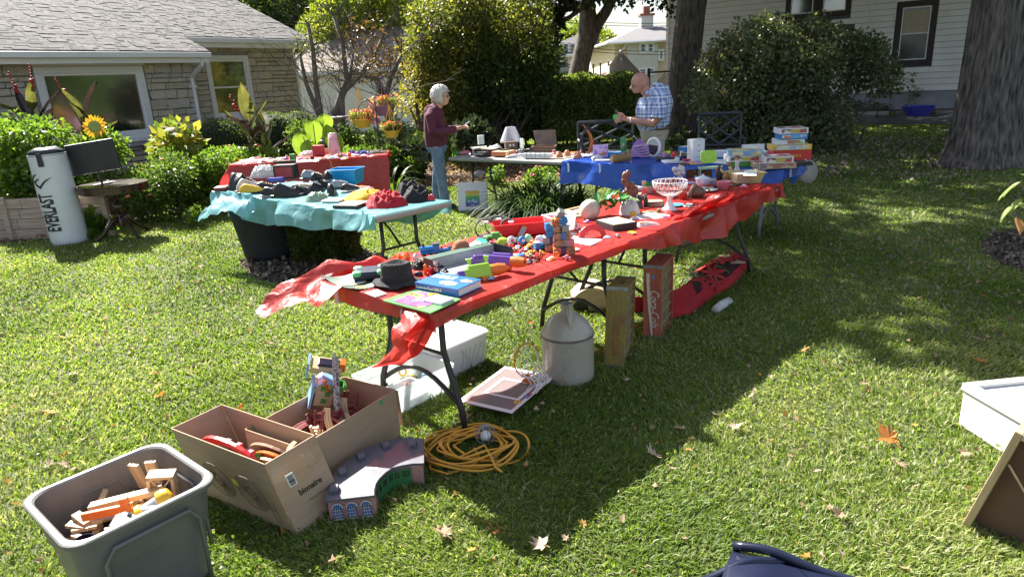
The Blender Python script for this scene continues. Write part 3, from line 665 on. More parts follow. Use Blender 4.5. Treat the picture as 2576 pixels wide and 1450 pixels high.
def tree(name,label,trunks,rads,crown,cmat,n,size,tmat=m_bark,loc=(0,0,0),limbs=(),group=None,shell=.35,seed=0,cat='tree'):
    t=thing(name,label,cat,loc,group=group)
    for p,r in zip(trunks,rads):
        mb=MB();trunk_mesh([Vector(q)-Vector(loc) for q in p],r,mb,72,.03,seed);obj('trunk',mb,tmat,t,smooth=True)
    if limbs:
        mb=MB()
        for b,tips,r0 in limbs: branchset(Vector(b)-Vector(loc),[Vector(q)-Vector(loc) for q in tips],r0,mb,6,.25)
        obj('limbs',mb,tmat,t,smooth=True)
    if crown:
        cs=[tuple(Vector(c)-Vector(loc)) for c in crown[0]];foliage('crown',cs,crown[1],n,size,cmat,t,shell,zmin=-2)
    return t
def proj(p):
    v=Vector(p)-Vector((0,0,H));z=v.dot(FW)
    return (CX+F*v.dot(RT)/z,CY-F*v.dot(UP)/z) if z > .1 else (9e9,9e9)
shade=wp((1700,362),(1740,430),(1860,560),(2000,612),(2130,700),(2260,768),(2420,805),(2600,862),(3000,980))+[(12,4),(24,8),(22,28),(7,27),(4.8,20)]
sa=np.array(shade);lo,hi=sa.min(0),sa.max(0);tg=[]
while len(tg) < 460:
    q=lo+rng.random(2)*(hi-lo)
    if poly_in(np.array([q]),shade)[0] and not (6.8 < q[1] < 8.2 and 3.2 < q[0] < 6 and random.random() < .75): tg.append(q)
crR=[[],[]];crM=[[],[]]
for q in tg:
    z=random.uniform(6.0,9.0)
    while z < 22:
        p=Vector((q[0],q[1],0))+sd*(z/sd.z);x,y=proj(p);r=random.uniform(.75,1.25);mrg=r*F/max(1,(p-Vector((0,0,H))).dot(FW))
        if y < -mrg or x < -200 or x > 2576+mrg: break
        z += .5
    k=crR if q[1] < 11 else crM;k[0].append(tuple(p));k[1].append(r)
def jit(c,r): return c+Vector((random.uniform(-r,r),random.uniform(-r,r),random.uniform(-r,r)*.5))
B=Vector((7.55,10.75,0))
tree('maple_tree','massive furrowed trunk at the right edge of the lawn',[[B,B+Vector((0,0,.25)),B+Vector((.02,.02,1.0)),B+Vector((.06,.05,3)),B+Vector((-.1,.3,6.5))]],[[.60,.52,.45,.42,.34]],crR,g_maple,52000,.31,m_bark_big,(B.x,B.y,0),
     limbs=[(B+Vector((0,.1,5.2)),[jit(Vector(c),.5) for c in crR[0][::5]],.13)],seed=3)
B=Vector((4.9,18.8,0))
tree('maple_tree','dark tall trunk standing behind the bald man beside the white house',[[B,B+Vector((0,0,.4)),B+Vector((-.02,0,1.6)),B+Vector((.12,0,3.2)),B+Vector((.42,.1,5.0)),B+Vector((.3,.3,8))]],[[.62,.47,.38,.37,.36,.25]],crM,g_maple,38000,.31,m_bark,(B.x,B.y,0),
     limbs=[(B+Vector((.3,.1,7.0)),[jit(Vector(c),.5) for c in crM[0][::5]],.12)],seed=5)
tb=D(*Q('t',760,1150),26);Yt=26
tpts=[Vector((tb.x,Yt,0)),Vector((tb.x,Yt,tb.z)),D(*Q('t',885,600),Yt),D(*Q('t',950,250),Yt),D(*Q('t',930,-120),Yt),D(*Q('t',900,-600),Yt)]
t2=[D(*Q('t',840,820),Yt),D(*Q('t',985,480),Yt),D(*Q('t',1110,220),Yt),D(*Q('t',1250,20),Yt),D(*Q('t',1450,-350),Yt)]
dang=[D(x,y,22+random.uniform(-1,1)) for x,y in ((1180,-20),(1235,10),(1260,50),(1290,15),(1300,80),(1325,40),(1340,110),(1360,20),(1375,75),(1395,10),(1400,45),(1350,150),(1372,130),(1330,70),(1280,95),(1425,5),(1270,-30),(1340,-30),(1420,-35),(1385,100),(1210,60),(1250,100),(1310,130))]
dang2=[D(x,y,23) for x,y in ((1470,2),(1500,-12),(1545,-8),(1580,3),(1620,-18),(1660,4),(1690,20))]
cw=wander((4.5,29,10.5),(4,3,2.0),16,1.2)
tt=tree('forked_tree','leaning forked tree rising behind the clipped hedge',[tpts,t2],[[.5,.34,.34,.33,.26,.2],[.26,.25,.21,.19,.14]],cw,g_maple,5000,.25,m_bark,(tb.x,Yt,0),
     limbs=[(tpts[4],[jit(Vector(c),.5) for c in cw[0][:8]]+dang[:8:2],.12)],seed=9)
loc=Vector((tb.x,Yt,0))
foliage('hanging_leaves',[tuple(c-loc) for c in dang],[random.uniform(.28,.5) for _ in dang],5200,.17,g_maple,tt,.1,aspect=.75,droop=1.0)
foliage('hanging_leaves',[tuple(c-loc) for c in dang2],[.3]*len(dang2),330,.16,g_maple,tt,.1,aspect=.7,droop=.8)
# far backdrop trees
def bgtree(label,P0,P1,Y,mat,n,size,k=26,rad=1.2,group='background trees',ground=True,dY=3):
    cs=[];rs=[]
    for _ in range(k):
        x=random.uniform(P0[0],P1[0]);y=random.uniform(P0[1],P1[1]);c=D(x,y,Y+random.uniform(-dY,dY));cs.append(tuple(c));rs.append(rad*random.uniform(.6,1.3))
    cx=sum(c[0] for c in cs)/k;zb=min(c[2] for c in cs)
    return tree('background_tree',label,[[Vector((cx,Y,-.1)),Vector((cx+.2,Y,max(zb,1))),Vector((cx,Y,max(zb,1)+3))]],[[.4,.3,.12]],(cs,rs),mat,n,size,loc=(cx,Y,0),group=group,
                limbs=[((cx,Y,max(zb,.8)),[Vector(c) for c in cs[:10]],.12)])
bgtree('dark green tree rising just behind the left roof edge',(560,-80),(800,150),36,g_dark,17000,.26,30,1.3)
bgtree('tall yellow green tree above the white garage',(800,-90),(985,120),33,g_yellow,14000,.2,26,.9)
bgtree('dense tree behind the bare crab apple trees',(690,-60),(1040,190),44,g_dark,15000,.33,34,1.9)
bgtree('broad dark tree closing the view behind the tall shrubs',(1000,-90),(1330,230),40,g_dark,17000,.32,34,1.8)
bgtree('thin trees left of the forked trunk above the low garage',(1230,60),(1370,200),34,g_mid,5000,.18,14,.8)
bgtree('sunlit round tree far away left of the forked trunk',(1395,75),(1480,150),78,g_yellow,9000,.42,22,1.7)
bgtree('small sunlit tree between forked trunk and chimney',(1480,95),(1530,118),84,g_yellow,2500,.42,8,1.3)
# trees on the far side of the yard (they show in the window glass)
for i_,(x,y) in enumerate(((27,2),(29,11),(26,20),(36,26))):
    cw=wander((x,y,3.4),(4.5,4.5,3),26,1.4);tree('yard_tree','tree on the far side of the yard, outside the frame',[[Vector((x,y,0)),Vector((x,y,4)),Vector((x+.3,y,7))]],[[.4,.3,.2]],cw,g_mid,5000,.34,loc=(x,y,0),group='trees across the yard')
# tall shrubs in the middle
def shrubtree(label,regions,Y,mats,n,size,rad,stems,base,cat='shrub',group=None):
    c0=D(*base,Y);loc=Vector((c0.x,Y,0));t=thing('tall_shrub',label,cat,loc,group=group);mb=MB();allc=[]
    for (reg,k,mat,nn) in regions:
        cs=[];rs=[]
        for _ in range(k):
            x=random.uniform(reg[0],reg[2]);y=random.uniform(reg[1],reg[3]);cs.append(tuple(D(x,y,Y+random.uniform(-.9,.9))-loc));rs.append(rad*random.uniform(.5,1.35))
        foliage('foliage',cs,rs,nn,size,mat,t,.25,aspect=.6,droop=.5);allc += cs
    for _ in range(stems):
        b=Vector((random.uniform(-.7,.7),random.uniform(-.3,.3),0));branchset(b,[Vector(random.choice(allc)) for _ in range(2)],random.uniform(.03,.055),mb,6,.22,.008)
    obj('stems',mb,m_twig,t);return t
shrubtree('tall dark olive shrub in the middle with many stems',[((1120,-40,1375,130),26,g_olive,10000),((1130,100,1370,290),34,g_dark,19000),((1110,40,1250,330),16,g_olive,8000)],16.6,None,0,.085,.5,34,(1215,330))
shrubtree('yellowing leafy shrub left of the tall dark one',[((1035,20,1130,150),20,g_olive,5500),((1030,130,1120,270),20,Mleaf('leaf_gold',[(.08,.085,.02),(.20,.18,.03),(.38,.30,.05)],trans=.5),3600),((1070,200,1190,330),16,g_olive,7000)],15.8,None,0,.085,.42,18,(1110,335))
# bare crab apples
def bare(label,trunks,Y,tips,leafmat,nl,spots):
    c0=D(*trunks[0][0],Y);loc=Vector((c0.x,Y,0));t=thing('crab_apple',label,'tree',loc)
    mb=MB();mb2=MB()
    for tr_,r0 in tips and [(q,r) for q,r in zip(trunks,(.085,.075,.06,.05))]:
        pts=[D(*p,Y)-loc for p in tr_];pts=[Vector((pts[0].x*.6,pts[0].y,0))]+pts;rs=[r0*(1-.6*i/(len(pts)-1)) for i in range(len(pts))];mb.tube(pts,rs,8)
        for p in pts[1:]:
            for _ in range(5):
                d=Vector((random.gauss(0,.5),random.gauss(0,.4),random.uniform(.1,.9)));e=p+d;mb2.tube([p,p+d*.5+Vector((random.uniform(-.08,.08),)*3),e],[.010,.006,.003],4)
                for _ in range(3):
                    f=e+Vector((random.gauss(0,.25),random.gauss(0,.2),random.uniform(-.05,.4)));s=p.lerp(e,random.uniform(.4,1));mb2.tube([s,s.lerp(f,.5)+Vector((.02,0,.03)),f],[.005,.003,.0015],4)
    obj('trunk',mb,m_bark2,t,smooth=True);obj('twigs',mb2,m_twig,t)
    cs=[tuple(D(*s,Y+random.uniform(-.4,.4))-loc) for s in spots];foliage('foliage',cs,[.3]*len(cs),nl,.07,leafmat,t,.1,droop=.7);return t
bare('bare multi stemmed crab apple beside the stone house corner',[[(811,313),(795,220),(788,134),(775,60)],[(812,313),(770,210),(755,140)]],15,True,g_olive,260,[(780,60),(800,90),(760,100),(815,150)])
bare('crab apple with a slanting trunk before the garage',[[(828,337),(859,237),(873,203),(862,110),(840,40)],[(859,237),(905,190),(940,150),(960,100)],[(835,320),(880,200),(890,120)]],14.6,True,g_rust,500,[(905,70),(930,100),(950,140),(900,130),(970,170),(985,120),(920,170),(940,60),(880,90)])
bare('small crooked tree behind the hanging baskets',[[(986,327),(969,247),(945,196),(905,190),(885,215)],[(969,247),(985,190),(1010,140)]],14,True,g_rust,350,[(960,150),(985,175),(1000,130),(1010,190),(940,180),(965,215)])
# clipped hedge
def hedge(label,x0,x1,ytop,Y,depth,n,round_=.25,mat=Mleaf('leaf_hedge',[(.07,.11,.03),(.13,.19,.045),(.24,.30,.08),(.45,.46,.18)],trans=.45,rough=.35)):
    a=D(x0,ytop,Y);b=D(x1,ytop,Y);zt=(a.z+b.z)/2;w=b.x-a.x;t=thing('hedge',label,'hedge',((a.x+b.x)/2,Y+depth/2,0),group='clipped hedges')
    P=rng.uniform(-.5,.5,(n,3));face=rng.choice(4,n,p=[.52,.26,.11,.11]);s=.5-rng.random(n)**2*.22
    P[:,1]=np.where(face == 0,-s,P[:,1]);P[:,2]=np.where(face == 1,s,P[:,2]);P[:,0]=np.where(face == 2,-s,np.where(face == 3,s,P[:,0]))
    out=np.zeros((n,3));out[face == 0,1]=-1;out[face == 1,2]=1;out[face == 2,0]=-1;out[face == 3,0]=1
    P *= np.array([w,depth,zt-.22]);P[:,2] += (zt-.22)/2+.22
    lump=np.array([mnoise.noise(Vector(p)*1.3) for p in P]);P += out*(lump[:,None]*.16);ed=np.maximum(0,P[:,2]-(zt-round_));P[:,1] += ed*.5*np.where(P[:,1] < 0,1,-1);P[:,0] -= ed*.6*np.sign(P[:,0])*(np.abs(P[:,0]) > w/2-.4)
    v,f=leaves(P,np.full(n,.068),out,.65,-.1);npmesh('foliage',v,f,np.repeat(rng.random(n),4),mat,t)
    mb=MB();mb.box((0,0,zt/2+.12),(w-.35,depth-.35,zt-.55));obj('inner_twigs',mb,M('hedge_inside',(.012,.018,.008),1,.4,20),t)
    mb=MB()
    for _ in range(26): x=random.uniform(-w/2+.1,w/2-.1);mb.tube([(x,random.uniform(-.3,.3),0),(x+random.uniform(-.15,.15),0,.35),(x+random.uniform(-.3,.3),0,.7)],[.02,.016,.01],5)
    obj('stems',mb,m_twig,t)
hedge('lower left block of clipped hedge',1222,1362,212,17.2,1.6,26000)
hedge('longer right block of clipped hedge behind the man',1366,1625,196,16.8,1.7,44000)
# lilac
YL=14.2
def lil(x,y,r,k=1): return (D(x,y,YL+random.uniform(-.7,.7)),r)
c0=D(1990,400,YL);loc=Vector((c0.x,YL,0));t=thing('lilac_shrub','large rounded dark lilac shrub before the white clapboard wall','shrub',loc)
sp=[(1780,190,.4),(1760,240,.35),(1800,150,.35),(1830,120,.35),(1870,90,.35),(1905,70,.3),(1935,62,.28),(1960,80,.35),(2000,90,.35),(2040,75,.33),(2065,62,.25),(2085,95,.35),(2110,110,.35),(2150,120,.35),(2190,125,.33),(2215,150,.35),(2235,185,.3),(2240,215,.25),(2205,200,.35)]
sp += [(random.uniform(1790,2180),random.uniform(120,250),random.uniform(.35,.5)) for _ in range(26)] + [(random.uniform(1800,2110),random.uniform(240,400),random.uniform(.38,.5)) for _ in range(30)]
cs=[tuple(D(x,y,YL+random.uniform(-.8,.8))-loc) for x,y,r in sp];foliage('foliage',cs,[q[2] for q in sp],34000,.078,g_lilac,t,.2,aspect=.75,droop=.6)
mb=MB()
for _ in range(46):
    b=Vector((random.uniform(-1.2,1.2),random.uniform(-.4,.4),0));q=random.choice(sp);branchset(b,[D(q[0],q[1]+10,YL)-loc],random.uniform(.02,.04),mb,6,.22,.006)
obj('stems',mb,m_twig,t)
# arborvitae under the teal table
ac=Vector((-1.93,6.98,0));t=thing('arborvitae','small squat arborvitae bush beneath the teal covered table','shrub',ac)
n=21000;th=rng.uniform(0,2*np.pi,n);z=rng.random(n)*.66;rr=(.34-.02*np.sin(th*3)-.05*z)*(1-.28*rng.random(n)**2)*(1-.25*(z > .6));rr=rr*(1+.12*np.sin(th*9)*np.cos(z*14+th*2))
P=np.stack([rr*np.cos(th),rr*np.sin(th),z],1);out=np.stack([np.cos(th)*.5,np.sin(th)*.5,np.full(n,1.2)],1);v,f=leaves(P,np.full(n,.045),out,.4,-.3,.3);
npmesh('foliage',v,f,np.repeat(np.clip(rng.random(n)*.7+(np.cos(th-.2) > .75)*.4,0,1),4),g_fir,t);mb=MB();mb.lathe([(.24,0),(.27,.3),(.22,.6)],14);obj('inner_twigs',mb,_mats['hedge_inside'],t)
# strap leaved clumps
def straps(name,label,c,r,n,L_,w,mat,cat='plant',up=1.0,group=None):
    t=thing(name,label,cat,c,group=group);V_=[];F_=[];R__=[]
    for i in range(n):
        a=random.uniform(0,2*math.pi);rr=r*math.sqrt(random.random());b=Vector((rr*math.cos(a),rr*math.sin(a),0));a2=a+random.gauss(0,.6);d=Vector((math.cos(a2),math.sin(a2),0));s=Vector((-d.y,d.x,0))*w*random.uniform(.6,1.2)
        l=L_*random.uniform(.6,1.15);q=random.random();o=len(V_);sg=6;arch=random.uniform(.7,1.5)
        for k in range(sg+1):
            u=k/sg;p=b + d*l*(u**1.5)*.75*arch + Vector((0,0,l*up*(u-.72*arch*u*u)));ww=(1-u**2.2)*.9+.1
            V_ += [tuple(p-s*ww),tuple(p+s*ww)];R__ += [q,q]
            if k < sg: j=o+2*k;F_ += [(j,j+1,j+3),(j,j+3,j+2)]
    npmesh('blades',np.array(V_),np.array(F_),np.array(R__),mat,t);return t
straps('daylily_clump','dense dark daylily clump in front of the grey table',(.46,8.66,0),.50,900,.66,.010,g_blade,'plant',1.25)
straps('iris_clump','upright green iris leaves beside the back red table',tuple(D(985,440,10.6).xy)+(0,),.18,26,.75,.022,g_mid,'plant',1.6)
# broad leaf plants
def broadleaf(l,w,mat,parent,T,name='leaf',curl=.35,cup=.12,ribs=6):
    mb=MB()
    def fn(a,b):
        x=(b-.5)*2;ww=w*(math.sin(math.pi*min(1,a**.8))**.75)*(1-.25*a);z=-curl*l*a*a + cup*l*abs(x)*.6 + .006*math.cos(x*ribs*3.14);return (x*ww/2,a*l,z)
    mb.grid(fn,8,6);o=obj(name,mb,mat,parent,smooth=True,T=T);return o
m_canna=M('canna_leaf',(.07,.085,.02),.28,.5,3,.25,20,col2=(.20,.20,.045),trans=.5,spec=.6)
m_canna2=M('canna_leaf_purple',(.05,.032,.028),.25,.4,4,.25,20,trans=.2,spec=.7)
m_lime=M('lime_leaf',(.23,.36,.03),.4,.25,6,.3,14,trans=.5)
m_stalk=M('green_stalk',(.10,.16,.04),.6,.2,5);m_stalkp=M('purple_stalk',(.06,.025,.03),.6,.2,5)
m_red=M('red_petal',(.5,.03,.03),.5,.2,20,trans=.3);m_pink=M('pink_petal',(.55,.10,.16),.5,.3,20,trans=.3)
def canna(label,px,Y,htop,n,L_,spikes=0,mat2=True):
    zb=0;c=D(px,300,Y);t=thing('canna_plant',label,'plant',(c.x,Y,0),group='cannas by the stone house')
    zt=D(px,htop,Y).z;mb=MB()
    st=[(random.uniform(-.12,.12),random.uniform(-.1,.1)) for _ in range(3)]
    for x,y in st: mb.tube([(x*.5,y*.5,0),(x,y,zt*.5),(x*1.3,y,zt*.8)],[.02,.017,.01],6)
    obj('stalks',mb,m_stalkp,t)
    for i in range(n):
        x,y=st[i % 3];z=zt*(.35+.5*i/n);a=i*2.4+random.uniform(-.4,.4);tilt=R_(random.uniform(25,75)) if i < n*.7 else R_(random.uniform(60,85));l=L_*random.uniform(.75,1.1)
        broadleaf(l,l*.36,m_canna if random.random() < .66 or not mat2 else m_canna2,t,TR((x,y,z)) @ Euler((tilt,0,a),'XYZ').to_matrix().to_4x4(),curl=random.uniform(.15,.5))
    for s in range(spikes):
        x,y=st[s % 3];mb=MB();tx=x-.25+.28*s;mb.tube([(x,y,zt*.7),(tx,y,zt*1.12+.1*s)],[.008,.004],5);obj('flower_stalk',mb,m_stalkp,t)
        mb=MB()
        for k in range(9): q=Vector((x,y,zt*.7)).lerp(Vector((tx,y,zt*1.12+.1*s)),.6+.045*k);mb.ball(tuple(q+Vector((random.uniform(-.02,.02),0,0))),.016,6,4)
        for k in range(3): q=Vector((x,y,zt*.7)).lerp(Vector((tx,y,zt*1.12+.1*s)),.62+.05*k);mb.ball(tuple(q+Vector((random.uniform(-.04,.04),0,0))),.032,6,4,sz=.7)
        obj('blossom',mb,m_red,t)
    return t
canna('leftmost canna with two red flower spikes before the picture window',85,10.8,215,13,.62,2)
canna('second canna with bronze leaves behind the sunflower',210,10.6,225,12,.62,1)
canna('third canna with glowing bronze leaves by the small window',640,11.6,262,13,.66,2)
# elephant ear
c=D(800,380,11.2);t=thing('elephant_ear','lime green elephant ear with huge leaves behind the back red table','plant',(c.x,11.2,0))
for i,(x,y,s,a,tl) in enumerate(((790,330,.42,.2,70),(765,360,.48,.9,80),(820,345,.44,-.5,75),(848,365,.36,-1.0,80),(780,380,.4,.6,88),(815,320,.34,-.1,50))):
    p=D(x,y,11.1)-Vector((c.x,11.2,0));mb=MB();mb.tube([(0,0,0),(p.x*.6,p.y,p.z*.7),p+Vector((0,0,.1))],[.016,.012,.008],6);obj('stalk',mb,m_stalk,t)
    broadleaf(s,s*.8,m_lime,t,TR(tuple(p+Vector((0,0,.18)))) @ Euler((R_(-tl),0,a),'XYZ').to_matrix().to_4x4(),curl=.2,cup=.2,ribs=4)
# low planting
def plant(name,label,x0,y0,x1,y1,Y,n,size,mat,k=14,rad=.2,cat='plant',group=None,flower=None,nf=0,fs=.03,aspect=.6):
    c=D((x0+x1)/2,y1,Y);loc=Vector((c.x,Y,0));t=thing(name,label,cat,loc,group=group);cs=[]
    for _ in range(k):
        q=D(random.uniform(x0,x1),random.uniform(y0,y1),Y+random.uniform(-.4,.4))-loc;q.z=max(q.z,.05);cs.append(tuple(q))
    foliage('foliage',cs,[rad*random.uniform(.6,1.3) for _ in cs],n,size,mat,t,.2,aspect=aspect,droop=.1)
    mb=MB()
    for q in cs[:14]: mb.tube([(q[0]*.8,q[1],0),(q[0]*.9,q[1],q[2]*.6),q],[.008,.006,.004],4)
    obj('stems',mb,m_stalk,t)
    for _ in range(nf):
        q=random.choice(cs);mb=MB();z=q[2]+rad*.9;mb.lathe([(fs*.2,-.01),(fs,0),(fs*.8,.008),(.001,.016)],10,cap=False);mb2=MB()
        p=Vector((q[0]+random.uniform(-.2,.2),q[1]-.1,z));obj('flower',mb,flower,t,T=TR(tuple(p),rx=random.uniform(-.2,.6)))
    return t
m_zin=M('orange_petal',(.62,.17,.05),.6,.3,30,trans=.2)
plant('leafy_bush','bright leafy vegetable bush in the wooden raised planter',0,335,150,480,9.6,6500,.075,g_bright,26,.28)
plant('leafy_bush','green bush behind the black monitor',130,360,300,480,10.2,3500,.07,g_bright,18,.25)
plant('zinnia_patch','zinnia patch with orange flowers right of the pedestal table',305,410,470,530,9.9,9000,.05,g_mid,30,.22,flower=m_zin,nf=16,fs=.036)
plant('sunflower_plant','tall yellowing plant with drooping leaves left of the white downspout',400,320,495,440,10.9,620,.15,Mleaf('leaf_yellowing',[(.08,.13,.03),(.17,.22,.04),(.34,.30,.06),(.16,.11,.06)],trans=.45),15,.17,aspect=.75)
plant('leafy_bush','green leafy border left of the back red table',470,400,590,500,10.3,6500,.055,g_bright,22,.22)
plant('nasturtium_bed','bright nasturtiums with orange flowers below the third canna',520,385,680,440,11.0,4500,.06,g_bright,22,.16,flower=m_zin,nf=5)
plant('ground_cover','mixed leafy border behind the hanging baskets',740,330,1030,400,13.6,9000,.07,g_mid,34,.26)
plant('ground_cover','sunlit leafy border left of the woman',860,385,1040,440,12.2,6000,.07,g_bright,26,.18)
plant('hosta','dark glossy hosta leaves between baskets and woman',960,375,1050,430,12.6,1500,.15,Mleaf('leaf_hosta',[(.03,.05,.02),(.06,.08,.035),(.12,.14,.07)],trans=.2,spec=.7),16,.2,aspect=.8)
plant('hosta','pale hosta under the tall shrub beside the woman',1140,330,1230,375,13.4,900,.15,_mats['leaf_hosta'],12,.2,aspect=.8)
plant('hosta','dark hosta at the foot of the trunk right of the man',1700,350,1790,385,14.6,900,.16,_mats['leaf_hosta'],12,.22,aspect=.7)
plant('sedum','pale pink flowering sedum under the grey table',1320,428,1395,462,11.2,1600,.05,g_bright,12,.1,flower=m_pink,nf=14,fs=.03)
plant('small_fern','low yellow green fern before the rock under the grey table',1225,432,1255,452,11.6,500,.07,g_bright,5,.09)
plant('ground_cover','low green plants behind the tall stems of the woman',1050,345,1200,372,14.2,1800,.07,g_mid,14,.14)
plant('ivy_bed','dark ivy along the foundation of the white house',1740,262,1900,290,25.5,2500,.12,g_dark,14,.3)
plant('weed_bed','low dark weeds along the foundation right of the lilac',2150,262,2430,285,24.5,2200,.1,g_lilac,22,.18)
plant('small_bush','thin seedling standing behind the blue basin',2285,195,2310,270,23.6,110,.12,g_mid,7,.16,aspect=.4)
plant('weeds','green weed tuft at the foot of the planter',225,548,255,575,8.9,90,.16,g_bright,4,.08,aspect=.8)
plant('seedling','small bright weed in the mulch right of the pedestal foot',480,555,505,575,9.2,300,.035,g_bright,4,.07) if False else None
plant('mum','small bright green clump at the edge of the mulch',478,800/1.4907-5,515,560,9.0,500,.04,g_bright,5,.09)
def ballshrub(label,px,py,Y,r):
    c=D(px,py,Y);t=thing('box_shrub',label,'shrub',(c.x,Y,0),group='dark clipped shrubs by the stone wall');P,d,k=clump_points([(0,0,max(c.z,r*.7))],[r],5000,.88)
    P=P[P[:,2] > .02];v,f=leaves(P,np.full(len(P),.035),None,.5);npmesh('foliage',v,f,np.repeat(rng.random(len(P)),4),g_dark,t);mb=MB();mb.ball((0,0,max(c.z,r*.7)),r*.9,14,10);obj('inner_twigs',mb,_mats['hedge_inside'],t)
ballshrub('dark clipped shrub left of the third canna',560,370,13.2,.55);ballshrub('dark clipped shrub right of the third canna',690,350,14.0,.55);ballshrub('dark clipped shrub at the corner downspout',750,340,14.6,.5)
# sunflower
c=D(243,318,10.0);t=thing('sunflower','big yellow sunflower nodding before the picture window','flower',(c.x,10,0));mb=MB();mb.tube([(.05,0,0),(.08,0,c.z*.7),(.06,0,c.z+.02),(0,-.02,c.z+.02)],[.014,.012,.010,.01],6);obj('stem',mb,m_stalk,t)
m_pet=M('yellow_petal',(.80,.46,.02),.5,.2,20,trans=.35);hd=TR((0,-.05,c.z),rx=R_(78),rz=R_(12));mb=MB();mb.lathe([(.001,.012),(.05,.018),(.085,.006),(.08,-.01),(.001,-.02)],20);obj('flower_head',mb,M('sunflower_disc',(.30,.33,.08),.8,.4,60,.6,120),t,T=hd)
for i in range(26):
    a=i*2*math.pi/26*1.0+random.uniform(-.08,.08);l=random.uniform(.075,.105);mb=MB();mb.add([(0,-.012,0),(l*.5,-.019,.006),(l,0,random.uniform(-.02,.015)),(l*.5,.019,.006),(0,.012,0)],[(0,1,2,3,4)])
    obj('petal',mb,m_pet,t,T=hd @ TR((.078*math.cos(a),.078*math.sin(a),(i % 2)*.004),rz=a))
for z,a in ((.55,1.0),(.45,3.6),(.65,2.2),(.3,5.0)): broadleaf(.26,.2,m_lime if z > .5 else M('sunflower_leaf',(.09,.15,.03),.6,.2,8,trans=.4),t,TR((.07,0,c.z*z)) @ Euler((R_(20),0,a)).to_matrix().to_4x4(),curl=.4)
# raised planter of boards
pa=W(-60,608);pb=W(286,594);t=thing('raised_planter','weathered wooden raised planter of stacked boards at the left edge','planter',pa,rz=math.atan2(pb.y-pa.y,pb.x-pa.x));Lp=(pb-pa).length
m_plank=Mwood('weathered_plank',(.34,.25,.2),(.50,.40,.34),3,.85,0,.4)
for r in range(4):
    x=0;
    for xe in (Lp*.30+r*.06,Lp*.66-r*.08,Lp): mb=MB();mb.box(((x+xe)/2,.03,.07+r*.135),(xe-x-.006,.045,.128));obj('plank',mb,m_plank,t,bev=.004,seg=1);x=xe
for x in (.02,Lp*.27,Lp*.62,Lp-.03): mb=MB();mb.box((x,-.012,.29),(.07,.035,.56));obj('post',mb,m_plank,t,bev=.004,seg=1)
mb=MB();mb.box((Lp/2-.2,.45,.22),(Lp-.45,.7,.36));obj('soil',mb,m_soil,t)
mb=MB();mb.tube([W(25,508,.1)+Vector((0,0,.42)),W(35,540,.1)+Vector((-.0,-.08,.4)),W(40,560)+Vector((0,0,.15)),W(25,600)+Vector((0,-.03,.02))],.010,6);one('garden_hose','thin dark garden hose drooping over the planter boards','hose',mb,M('green_hose',(.02,.05,.03),.5))
# rocks
def rock(label,px,py,r,sy=.7,sz=.6):
    mb=MB();mb.ball((0,0,r*sz*.7),r,14,9,sx=1,sy=sy,sz=sz);mb.v=[tuple(Vector(p)*(1+.22*mnoise.noise(Vector(p)*(2.2/r*.3)+Vector((px,0,0))))) for p in mb.v];one('rock',label,'rock',mb,m_rock,W(px,py),rz=px,group='garden rocks',smooth=True)
rock('grey rock at the end of the zinnia bed',535,512,.20);rock('pale rock under the left end of the grey table',1207,447,.15);rock('small rock beside the dark mulch rock',575,505,.13);rock('rock half hidden in leaves right of the woman',1045,430,.17)
rock('grey garden rock among the leaves behind the woman',1015,400,.2);rock('rock in the mulch under the blue table',1555,475,.16)
# hanging baskets
t0=D(957,385,12.0);sh_=thing('shepherd_hook','black double shepherd hook post carrying the baskets','plant hook',(t0.x,12,0));zt=D(957,255,12).z
mb=MB();mb.tube([(0,0,0),(0,0,zt)],.011,8)
for s,dx,dz in ((-1,.30,.0),(1,.30,-.45)): mb.tube([(0,0,zt-.25+dz)]+[(s*dx*(k/10),0,zt-.1+dz+.14*math.sin(math.pi*k/10)-.0) for k in range(11)]+[(s*dx,0,zt-.2+dz)],.008,6)
obj('post',mb,m_black,sh_)
m_ypot=M('yellow_plastic',(.75,.50,.06),.45,.08,5,trans=.15);m_ppot=M('purple_plastic',(.22,.12,.20),.45,.1,5)
def basket(label,px,py,Y,r,m,fm,hook):
    c=D(px,py,Y);t=thing('hanging_basket',label,'flower basket',c,group='hanging flower baskets');mb=MB();mb.lathe([(r*.68,-r*.9),(r,0),(r*1.06,0),(r*1.06,-.02)],20);obj('pot',mb,m,t,smooth=True,angle=40)
    foliage('foliage',[(random.uniform(-r,r)*.9,random.uniform(-r,r)*.6,.05) for _ in range(9)],[r*.42]*9,420,.045,g_bright,t,.2)
    P,d,k=clump_points([(random.uniform(-r,r),random.uniform(-r,r)*.6,.07) for _ in range(9)],[r*.45]*9,240,.7);P=P;v,f=leaves(P,np.full(len(P),.045),d,.9);npmesh('blossoms',v,f,np.repeat(rng.random(len(P)),4),Mleaf('petals_mixed',[(.55,.08,.12),(.60,.15,.12),(.65,.42,.12),(.55,.2,.25)],.5,.3),t)
    mb=MB()
    for k in range(4): a=k*math.pi/2+.4;mb.tube([(r*math.cos(a),r*math.sin(a),0),(0,0,hook)],.007,4)
    obj('hanger',mb,m_ypot if m is m_ypot else m,t)
basket('yellow basket of pink flowers left of the hook post',910,299,12,.165,m_ypot,None,.52);basket('purple basket of flowers high right of the hook post',967,265,12.1,.19,m_ppot,None,.5);basket('yellow basket hanging low right of the hook post',985,328,11.6,.13,m_ypot,None,.42)
